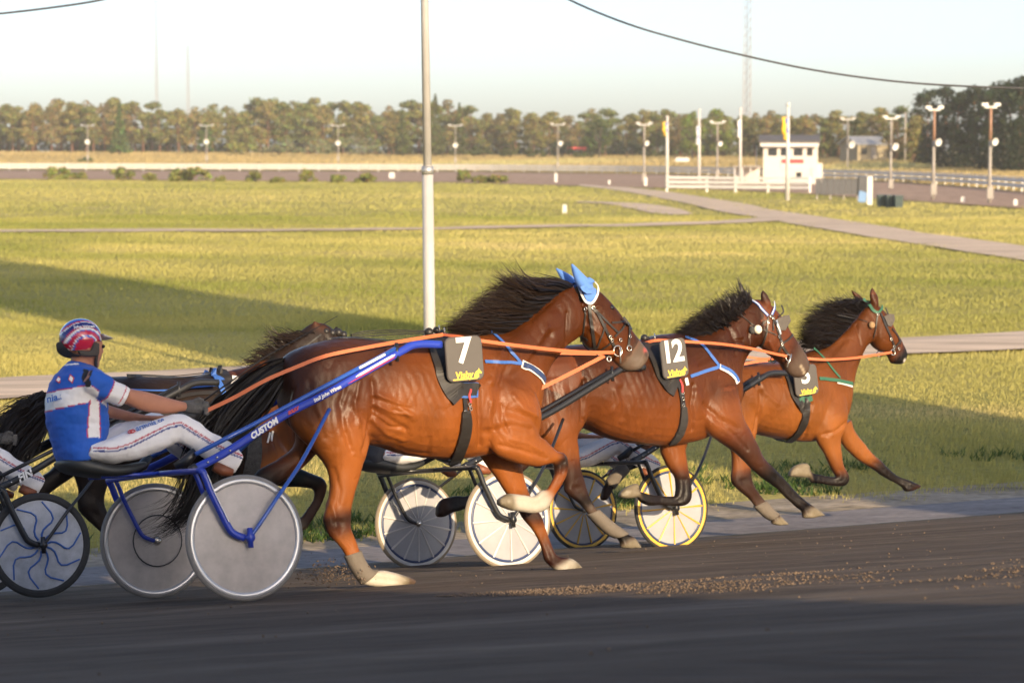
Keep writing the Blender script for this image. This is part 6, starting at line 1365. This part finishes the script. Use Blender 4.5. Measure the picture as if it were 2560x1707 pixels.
vs = [[*(L('d1', a, b, 0)), *(L('d1', c, d, 0)), h, 'b'] for a, b, c, d, h in ((1290, 290, 1300, 345, .095), (1350, 312, 1352, 358, .085), (1410, 332, 1410, 360, .065), (1460, 345, 1458, 352, .03))]
v, f, c = loft(vs, SK, n=18); link('visor', mesh_from('visor', v - DB, f, M('white_paint')), hm)
for s in (-1, 1):
    rws = S7([('d1', [(1010, 500, 1060, 570, .012, 'b'), (1090, 505, 1120, 580, .012), (1180, 500, 1200, 580, .012), (1220, 400, 1290, 560, .012), (1230, 385, 1300, 420, .010)])], -.098); rws = rws if s < 0 else [[r[0], -r[1], r[2], r[3], -r[4], r[5], r[6], r[7]] for r in rws]
    v, f, c = loft(rws, SK, n=14); link('ear_guard', mesh_from('ear_guard', v - DB, f, M('padding')), hm)
    pts = [L('d1', 1270, 560, -.085), L('d1', 1255, 640, -.07), L('d1', 1255, 712, -.03), L('d1', 1258, 722, .0)]; pts = pts if s < 0 else mir(pts)
    MB().tube([p - DB for p in smooth_line(pts, 4)], .009, 6).build('chin_strap', M('padding'), hm, True)
rws = [[*(L('d1', a, b, 0)), *(L('d1', c, d, 0)), h, 'b'] for a, b, c, d, h in ((765, 390, 790, 470, .06), (785, 470, 870, 560, .095), (860, 540, 960, 595, .1), (960, 560, 1010, 590, .1))]
v, f, c = loft(rws, SK, n=20); link('neck_pad', mesh_from('neck_pad', v - DB, f, M('padding')), hm)
hp_ = hc + np.array([0.0, -.060, .098]) - DB
text_on(hm, 'lettering', 'John Wiren', .026, 'numeral_white', L('d1', 1100, 190, -.108) - DB, (1, 0, .0), (0, -1, .75), bold=.0005)
# whip in the near hand
wp = [L('c1', 960, 520, -.12), L('d8', 400, 520, -.12), L('d8', 1112, 118, -.14)]
o = link('whip', mesh_from('whip', *(lambda b: (b.v, b.f))(MB().tube(wp, [.006, .004, .002], 6)), M('leather'))); o.data.transform(Matrix.Translation(-Vector(wp[0]))); o.matrix_world = RIG7.matrix(wp[0]); tag(o, 'thin black whip held by the driver in blue', 'whip')
def copy_person(rig, label, jmat, lower=0.0, back=0.0):
    r = drv.copy(); COL.objects.link(r); r.matrix_world = rig.matrix(DB + np.array([back, 0, lower])); r['label'] = label
    for ch in drv.children:
        if ch.name.startswith(('eye',)) and False: continue
        c = ch.copy(); COL.objects.link(c); c.parent = r
        if ch.name.startswith('jersey') or ch.name.startswith('helmet'):
            c.data = ch.data.copy(); c.data.materials[0] = M(jmat if ch.name.startswith('jersey') else 'helmet_plain')
            if ch.name.startswith('jersey'): continue
        if ch.name.startswith('trousers'): continue
        for g_ in ch.children:
            if g_.name.startswith('lettering'): continue
            d = g_.copy(); COL.objects.link(d); d.parent = c
    return r
copy_person(RIG12, 'driver in white striped trousers hidden behind horse number 7', 'jersey_black', -.02, 0)
copy_person(RIG5, 'driver in white trousers hidden behind horse number 12', 'jersey_black', -.10, 0)
copy_person(RIGB, 'driver in white trousers cut off by the left edge', 'jersey_black', -.02, 0)
# ================================================================ harness
def put_mb(mb, name, mat, root, base, smooth=True): return mb.build(name, M(mat), root, smooth, off=base)
def S(root, base, rig, bvh, name, mat, t, pts, w, off=.005, thick=.004, mirror=True, dens=10):
    mb = strap(rig, bvh, t, pts, w, off, thick, dens, False); put_mb(mb, name, mat, root, base, False)
    if mirror:
        m2 = MB(); m2.v = [(a_, -b_, c_) for a_, b_, c_ in mb.v]; m2.f = [tuple(reversed(q)) for q in mb.f]; put_mb(m2, name, mat, root, base, False)
def buckle(root, base, rig, bvh, t, pts, r=.009, name='buckle'):
    for x, y in pts:
        h, n_ = cast(rig, bvh, t, x, y)
        if h is not None: put_mb(ring(MB(), h + n_ * .011, r, .0035, n_, 10), name, 'metal', root, base)
def bit(root, base, rig, t, x, y, v, r=.032):
    c = rig.c(t, x, y, v); put_mb(ring(MB(), c, r, .005, (0.1, -1, 0.05), 16), 'bit_ring', 'metal', root, base); put_mb(ring(MB(), c * (1, -1, 1), r, .005, (0.1, 1, 0.05), 16), 'bit_ring', 'metal', root, base)
def rein(root, base, rig, pts, w=.020, mat='rein_orange', nrm=(0, -1, .15)): return put_mb(free_band(MB(), [rig.c(*p) for p in pts], w, .003, nrm), 'rein', mat, root, base, False)
def cord(root, base, rig, pts, r=.004, mat='leather', name='check_cord'): return put_mb(MB().tube(smooth_line([rig.c(*p) for p in pts], 5), r, 5), name, mat, root, base)
def eyeball(root, base, rig, bvh, t, x, y, r=.019):
    h, n_ = cast(rig, bvh, t, x, y)
    if h is None: return
    for s in (1, -1): MB().sphere((h - n_ * r * .45) * (1, s, 1) - base, r, 14, 9).build('eye', M('eye'), root, True)
def blinker(root, base, rig, bvh, t, pts, mat, out=.03):
    q = []
    for i, (x, y) in enumerate(pts):
        h, n_ = cast(rig, bvh, t, x, y)
        if h is None: h = rig.c(t, x, y, -.08); n_ = np.array([0, -1., 0])
        q.append(h + np.array([0, -1, 0]) * (.008 + out * (i in (1, 2, 3))))
    n = len(q); v = q + [p + np.array([0, -.006, 0]) for p in q]; f = [tuple(range(n)), tuple(range(2 * n - 1, n - 1, -1))] + [(i, i + n, (i + 1) % n + n, (i + 1) % n) for i in range(n)]
    for s in (1, -1): put_mb(MB().add([p * (1, s, 1) for p in v], f), 'blinker', mat, root, base, False)
# ---- horse 7
a = (r7, b7, RIG7, bvh7)
S(*a, 'saddle_pad', 'leather', 'c2', [(905, 352), (925, 450), (960, 560), (1010, 640)], .13, .004, .012)
number_cloth(r7, b7, RIG7, 'c3', [(150, 606), (400, 588), (440, 886), (190, 912)], '7', -.335)
S(*a, 'girth', 'leather', 'c3', [(300, 900), (298, 1000), (302, 1110)], .034, .006, .006)
S(*a, 'girth_pad', 'leather', 'c3', [(303, 1100), (306, 1190), (290, 1290), (255, 1395), (235, 1425)], [.055, .085, .085, .075, .06], .006, .014)
S(*a, 'saddle_cloth', 'strap_blue', 'c3', [(232, 952), (310, 962), (392, 955)], .095, .010, .004); S(*a, 'saddle_cloth', 'leather', 'c3', [(240, 948), (310, 956), (384, 950)], .078, .013, .004)
S(*a, 'tie_cord', 'red_sign', 'c3', [(330, 955), (322, 1000), (330, 1045)], .014, .016, .006)
buckle(*a, 'c3', [(328, 1058), (335, 1085), (300, 1108)], .011)
S(*a, 'neck_strap', 'strap_blue', 'c3', [(480, 566), (560, 640), (640, 732), (682, 782)], .020); S(*a, 'neck_strap', 'strap_blue', 'c3', [(436, 768), (560, 772), (684, 780)], .020)
S(*a, 'breast_collar', 'strap_white', 'c3', [(684, 782), (760, 820), (815, 862), (838, 905)], .050, .004, .006); S(*a, 'breast_collar', 'rim_blue', 'c3', [(692, 784), (762, 820), (815, 862), (836, 895)], .034, .010, .005)
S(*a, 'back_strap', 'leather', 'c2', [(900, 345), (800, 374), (650, 372), (500, 362), (400, 368)], .022, .004, .005, False)
br = [([(590, 640), (610, 800), (640, 1000), (668, 1210)], .019), ([(545, 690), (520, 850), (505, 1000), (490, 1120)], .012), ([(640, 670), (720, 800), (800, 960), (850, 1060), (920, 1190)], .019), ([(650, 680), (760, 800), (880, 920), (970, 1010)], .014), ([(1030, 800), (1090, 880), (1110, 980), (1100, 1180)], .017), ([(880, 870), (980, 865), (1060, 850)], .012), ([(1060, 880), (1010, 960), (920, 1050)], .012), ([(800, 880), (760, 1020), (690, 1200)], .010), ([(860, 1140), (790, 1190), (720, 1240)], .012), ([(1085, 880), (1110, 900), (1130, 960)], .03)]
for p_, w_ in br: S(*a, 'bridle_strap', 'leather', 'd4', p_, w_, .004, .0045)
buckle(*a, 'd4', [(552, 690), (645, 680), (858, 1055), (880, 1095), (990, 1095), (1110, 1050)], .010)
buckle(*a, 'd4', [(1105, 1205)], .017, 'noseband_ring')
bit(r7, b7, RIG7, 'd4', 965, 1240, -.10, .034)
put_mb(MB().tube([RIG7.c('d4', 995, 1180, -.115), RIG7.c('d4', 1000, 1400, -.11)], .006, 6), 'bit_cheek', 'metal', r7, b7)
put_mb(ring(MB(), RIG7.c('d4', 850, 1345, -.09), .016, .005), 'chain_ring', 'metal', r7, b7)
eyeball(*a, 'd4', 890, 672, .021)
bl = []
for v_, pts in ((-.07, [(352, 108, 376, 104, .006, 'b'), (366, 190, 455, 180, .024), (392, 280, 545, 270, .034), (425, 370, 630, 350, .04), (470, 450, 640, 440, .04)]), (.07, [(152, 168, 168, 158, .006, 'b'), (190, 240, 285, 215, .022), (235, 320, 390, 280, .03), (280, 380, 430, 340, .034)])):
    v, f, c = loft(sections(RIG7, [('d4', pts)], v_), {'b': (0, 0, 0)}, n=14); bl.append((v, f))
for v, f in bl: link('ear_bonnet', mesh_from('ear_bonnet', v - b7, f, M('bonnet_blue')), r7)
S(*a, 'bonnet_flap', 'bonnet_blue', 'd4', [(560, 370), (585, 450), (595, 540), (598, 615)], [.115, .105, .075, .03], .005, .004)
S(*a, 'bonnet_edge', 'strap_white', 'd4', [(455, 400), (500, 500), (550, 595), (598, 626), (645, 595), (690, 500), (692, 410), (650, 355)], .014, .009, .005)
rein(r7, b7, RIG7, [('c1', 1005, 545, -.16), ('d8', 100, 915, -.20), ('d8', 400, 750, -.25), ('d8', 700, 620, -.28), ('d8', 1000, 508, -.29), ('d8', 1400, 425, -.28), ('d8', 1800, 355, -.22), ('d8', 2150, 300, -.14)], .022)
rein(r7, b7, RIG7, [('d8', 2150, 300, -.14), ('c3', 260, 600, -.25), ('c3', 400, 625, -.29), ('c3', 700, 665, -.27), ('c3', 1000, 697, -.20), ('c3', 1190, 706, -.14), ('c3', 1315, 704, -.11)], .022)
rein(r7, b7, RIG7, [('c3', 800, 955, -.13), ('c3', 1020, 845, -.12), ('c3', 1245, 728, -.10)], .024)
for dz in (0, 18, 40): cord(r7, b7, RIG7, [('d8', 1990, 265 + dz * .6, -.05), ('d8', 1700, 255 + dz, -.04), ('d8', 1400, 265 + dz * 1.2, -.03), ('d8', 1240, 300 + dz * .5, .0)], .0035)
sd_ = MB()
for x, y, r in ((60, 570, .03), (110, 555, .022), (150, 580, .026), (180, 592, .018)): sd_.sphere(RIG7.c('c3', x, y, -.05), r, 10, 7)
put_mb(sd_, 'saddle_tree', 'leather', r7, b7)
for x, y in ((165, 562), (130, 545)): put_mb(ring(MB(), RIG7.c('c3', x, y, -.10), .018, .004, (1, -.4, 0)), 'terret', 'metal', r7, b7)
# ---- horse 12
a = (r12, b12, RIG12, bvh12)
S(*a, 'saddle_pad', 'leather', 'c4', [(268, 380), (300, 470), (345, 570), (400, 620)], .13, .004, .012)
number_cloth(r12, b12, RIG12, 'c4', [(298, 366), (430, 348), (484, 545), (345, 570)], '12', -.335)
S(*a, 'girth', 'leather', 'c4', [(405, 560), (428, 640), (438, 730)], .05, .006, .006)
S(*a, 'girth_pad', 'black_boot', 'c4', [(438, 715), (438, 790), (415, 860), (380, 905)], [.05, .075, .075, .06], .006, .016)
buckle(*a, 'c4', [(434, 640), (436, 670), (438, 705)], .013); S(*a, 'tie_cord', 'red_sign', 'c4', [(415, 570), (430, 600), (428, 640)], .016, .014, .006)
S(*a, 'saddle_cloth', 'strap_white', 'c4', [(452, 560), (460, 600)], .03, .008, .004)
S(*a, 'neck_strap', 'strap_blue', 'c4', [(450, 345), (530, 378), (585, 440), (632, 502)], .026); S(*a, 'neck_strap', 'strap_blue', 'c4', [(478, 553), (560, 524), (632, 502)], .026)
S(*a, 'breast_collar', 'strap_white', 'c4', [(632, 502), (685, 528), (715, 560), (728, 588)], .045, .004, .006); S(*a, 'breast_collar', 'strap_blue', 'c4', [(636, 500), (688, 524), (718, 556), (730, 580)], .026, .010, .005)
S(*a, 'crown_strap', 'strap_blue', 'd5', [(712, 312), (800, 362), (875, 448), (960, 540)], .022, .005, .005); S(*a, 'crown_piping', 'strap_white', 'd5', [(715, 318), (795, 362), (868, 446), (952, 536)], .007, .011, .003)
S(*a, 'brow_band', 'strap_blue', 'd5', [(1015, 525), (1050, 440), (1060, 380), (1050, 330)], .022, .005, .005); S(*a, 'brow_piping', 'strap_white', 'd5', [(1010, 520), (1040, 440), (1048, 380), (1040, 330)], .008, .011, .003)
for p_, w_ in (([(965, 560), (955, 700), (930, 850), (870, 1000)], .012), ([(1010, 540), (1070, 640), (1120, 780), (1150, 900), (1190, 1010), (1260, 1120)], .022), ([(1330, 830), (1260, 900), (1180, 960), (1120, 1080)], .016), ([(1160, 380), (1190, 480), (1110, 560)], .012), ([(1040, 560), (1040, 760)], .012)): S(*a, 'bridle_strap', 'leather', 'd5', p_, w_, .004, .005)
S(*a, 'cheek_plate', 'metal', 'd5', [(1075, 610), (1105, 690), (1130, 770), (1140, 820)], .016, .011, .004)
buckle(*a, 'd5', [(1000, 545), (1035, 580), (965, 635), (1120, 850), (1160, 930), (1175, 965)], .010)
blinker(*a, 'd5', [(1085, 590), (1180, 540), (1250, 530), (1275, 620), (1215, 760), (1150, 760), (1110, 680)], 'sheepskin', .018)
put_mb(MB().tube([RIG12.c('d5', 1312, 1115, -.10), RIG12.c('d5', 1295, 1200, -.105), RIG12.c('d5', 1252, 1315, -.10)], .008, 6), 'bit_cheek', 'metal', r12, b12); bit(r12, b12, RIG12, 'd5', 1270, 1170, -.10, .026)
h, n_ = cast(RIG12, bvh12, 'd5', 775, 755)
if h is not None:
    for s in (1, -1): MB().sphere((h + n_ * .03) * (1, s, 1) - b12, .036, 16, 11, (1, .8, 1)).build('ear_ball', M('ear_ball'), r12, True)
    MB().sphere(h + n_ * .012 + np.array([-.042, 0, .0]) - b12, .032, 12, 8, (.8, .8, 1)).build('ear_plug', M('fur_dark'), r12, True)
for p_ in ([(540, 520), (660, 620), (770, 700)], [(850, 690), (960, 590)], [(860, 740), (980, 780), (1090, 830)]): S(*a, 'pull_cord', 'leather', 'd5', p_, .006, .006, .004)
rein(r12, b12, RIG12, [('c4', 225, 382, -.12), ('c4', 300, 362, -.2), ('c4', 440, 368, -.28), ('c4', 640, 381, -.26), ('c4', 800, 405, -.18), ('c4', 930, 434, -.13), ('c4', 990, 446, -.11)], .022)
rein(r12, b12, RIG12, [('c3', 0, 690, -.28), ('c3', 1100, 715, -.25), ('c4', 60, 430, -.22), ('c4', 225, 382, -.12)], .020)
sd_ = MB()
for x, y, r in ((235, 350, .03), (250, 360, .03), (270, 372, .026), (300, 350, .018)): sd_.sphere(RIG12.c('c4', x, y, -.05), r, 10, 7)
put_mb(sd_, 'saddle_tree', 'leather', r12, b12); put_mb(ring(MB(), RIG12.c('c4', 290, 348, -.10), .026, .005, (1, -.6, 0)), 'terret', 'metal', r12, b12)
eyeball(*a, 'd5', 1250, 690, .02)
# ---- horse 5
a = (r5, b5, RIG5, bvh5)
S(*a, 'saddle_pad', 'leather', 'c4', [(985, 470), (1010, 560), (1045, 660), (1090, 720)], .12, .004, .012)
number_cloth(r5, b5, RIG5, 'c4', [(1008, 505), (1128, 485), (1170, 640), (1045, 662)], '5', -.335)
S(*a, 'girth', 'leather', 'c4', [(1088, 655), (1090, 720), (1080, 790), (1045, 855), (1000, 893)], [.05, .07, .08, .07, .06], .006, .012)
S(*a, 'saddle_cloth', 'strap_green', 'c4', [(1050, 668), (1085, 676), (1120, 666)], .05, .012, .004); buckle(*a, 'c4', [(1088, 690), (1090, 705)], .012)
S(*a, 'neck_strap', 'strap_green', 'c4', [(1130, 402), (1190, 462), (1235, 520), (1270, 560)], .020); S(*a, 'breast_collar', 'strap_white', 'c4', [(1255, 578), (1300, 588), (1336, 600)], .042, .003, .005); S(*a, 'breast_collar', 'strap_green', 'c4', [(1160, 565), (1240, 572), (1300, 584), (1336, 592)], .030, .009, .005)
S(*a, 'crown_strap', 'strap_green', 'c4', [(1392, 142), (1425, 170), (1450, 205), (1475, 218)], .026, .005, .005); S(*a, 'brow_band', 'strap_green', 'c4', [(1475, 215), (1490, 195), (1492, 178)], .022, .005, .005)
for p_, w_ in (([(1470, 220), (1462, 280), (1445, 350)], .012), ([(1485, 218), (1515, 290), (1545, 360), (1562, 408)], .022), ([(1592, 362), (1568, 390), (1550, 420)], .016), ([(1545, 300), (1575, 340), (1590, 380)], .014), ([(1510, 190), (1525, 225)], .012)): S(*a, 'bridle_strap', 'leather', 'c4', p_, w_, .004, .005)
buckle(*a, 'c4', [(1470, 225), (1540, 355), (1555, 395), (1580, 405)], .011); blinker(*a, 'c4', [(1500, 235), (1525, 222), (1548, 225), (1552, 255), (1540, 290), (1522, 285)], 'sheepskin', .015)
bit(r5, b5, RIG5, 'c4', 1552, 425, -.10, .026)
h, n_ = cast(RIG5, bvh5, 'c4', 1428, 283)
if h is not None:
    for s in (1, -1): MB().sphere((h + n_ * .025) * (1, s, 1) - b5, .032, 14, 9, (1, .8, 1)).build('ear_ball', M('ear_ball_tan'), r5, True)
S(*a, 'pull_cord', 'leather', 'c4', [(1255, 228), (1340, 245), (1415, 265)], .006, .006, .004)
rein(r5, b5, RIG5, [('c4', 1010, 450, -.15), ('c4', 1100, 458, -.24), ('c4', 1200, 464, -.25), ('c4', 1340, 456, -.2), ('c4', 1450, 440, -.14), ('c4', 1545, 425, -.11)], .022)
rein(r5, b5, RIG5, [('d5', 400, 1150, -.25), ('d5', 640, 1160, -.27), ('d5', 900, 1190, -.28), ('c4', 1010, 450, -.15)], .022); rein(r5, b5, RIG5, [('d5', 400, 1310, -.3), ('d5', 580, 1270, -.31), ('d5', 800, 1230, -.32), ('d5', 960, 1215, -.32)], .024)
eyeball(*a, 'c4', 1540, 262, .02)
# ---- dark horse
a = (rB, bB, RIGB, bvhB)
S(*a, 'saddle_pad', 'strap_blue', 'c1', [(1045, 352), (1075, 395), (1100, 450), (1130, 520)], .07, .006, .012); S(*a, 'saddle_pad', 'leather', 'c1', [(1075, 348), (1110, 400), (1140, 470), (1180, 560)], .09, .006, .014)
S(*a, 'girth_pad', 'fur_dark', 'c1', [(1225, 560), (1238, 640), (1240, 740), (1232, 830), (1215, 885)], [.07, .10, .115, .115, .10], .008, .025); S(*a, 'white_tab', 'strap_white', 'c1', [(1335, 640), (1325, 690)], .014, .006, .008); S(*a, 'white_tab', 'strap_white', 'c1', [(1318, 650), (1308, 700)], .012, .006, .008)
S(*a, 'back_strap', 'leather', 'c1', [(620, 372), (760, 378), (900, 382), (1040, 362)], .022, .004, .005, False); S(*a, 'trace_strap', 'strap_blue', 'c1', [(640, 440), (800, 445), (930, 432), (1060, 420)], .012, .004, .004); S(*a, 'trace_strap', 'leather', 'c1', [(860, 480), (960, 460), (1060, 455)], .03, .004, .006)
cord(rB, bB, RIGB, [('c1', 620, 364, -.03), ('c1', 780, 372, -.04), ('c1', 900, 368, -.05), ('c1', 1040, 352, -.05)], .004); cord(rB, bB, RIGB, [('c1', 620, 364, .02), ('c1', 760, 368, .02), ('c1', 930, 380, .0), ('c1', 1050, 365, .0)], .004)
S(*a, 'number_patch', 'strap_white', 'c1', [(1150, 380), (1148, 402), (1140, 425)], .045, .012, .006)
sd_ = MB()
for x, y, r in ((1050, 350, .024), (1080, 352, .028), (1110, 362, .02)): sd_.sphere(RIGB.c('c1', x, y, -.04), r, 10, 7)
put_mb(sd_, 'saddle_tree', 'rim_blue', rB, bB)
sd_ = MB()
for x, y, r in ((1000, 270, .026), (1060, 285, .032), (1120, 280, .034), (1170, 300, .03)): sd_.sphere(RIGB.c('d8', x, y, -.06), r, 10, 7)
put_mb(sd_, 'head_stall', 'leather', rB, bB); S(*a, 'poll_strap', 'leather', 'd8', [(950, 300), (820, 400), (690, 520), (600, 600)], .012, .004, .005)
# dirt thrown up behind the planted hoof
VV = []; TT = []; hp0 = RIG7.world(RIG7.c('c2', 470, 1440, -.12))
for i in range(420):
    p = hp0 + np.array([RNG.normal() * .10 - .06, RNG.normal() * .12, abs(RNG.normal()) * .055 - .05]); s_ = .003 + .007 * RNG.random() ** 2; VV.append(oc * (0.6 + .8 * RNG.random((6, 3))) * s_ + p); TT.append(of + 6 * i)
g = stuff(link('kicked_dirt', tri_mesh('kicked_dirt', np.concatenate(VV), np.concatenate(TT), M('clod')))); tag(g, 'spray of brown dirt kicked up behind the near hind hoof of horse 7', 'dirt')

# ================================================================ thin evening haze between camera and wood
hz = MB().box((-900, -80, -2), (900, 1400, 52)).build('haze', None)
hm_ = bpy.data.materials.new('haze'); hm_.use_nodes = True; nn = hm_.node_tree.nodes; nn.remove(nn['Principled BSDF'])
pv = nn.new('ShaderNodeVolumePrincipled'); pv.inputs['Color'].default_value = (1, .97, .92, 1); pv.inputs['Density'].default_value = 0.0003; pv.inputs['Anisotropy'].default_value = 0.0
hm_.node_tree.links.new(pv.outputs['Volume'], nn['Material Output'].inputs['Volume'])
hz.data.materials.append(hm_); stuff(hz); tag(hz, 'thin warm evening haze over the racecourse', 'haze')
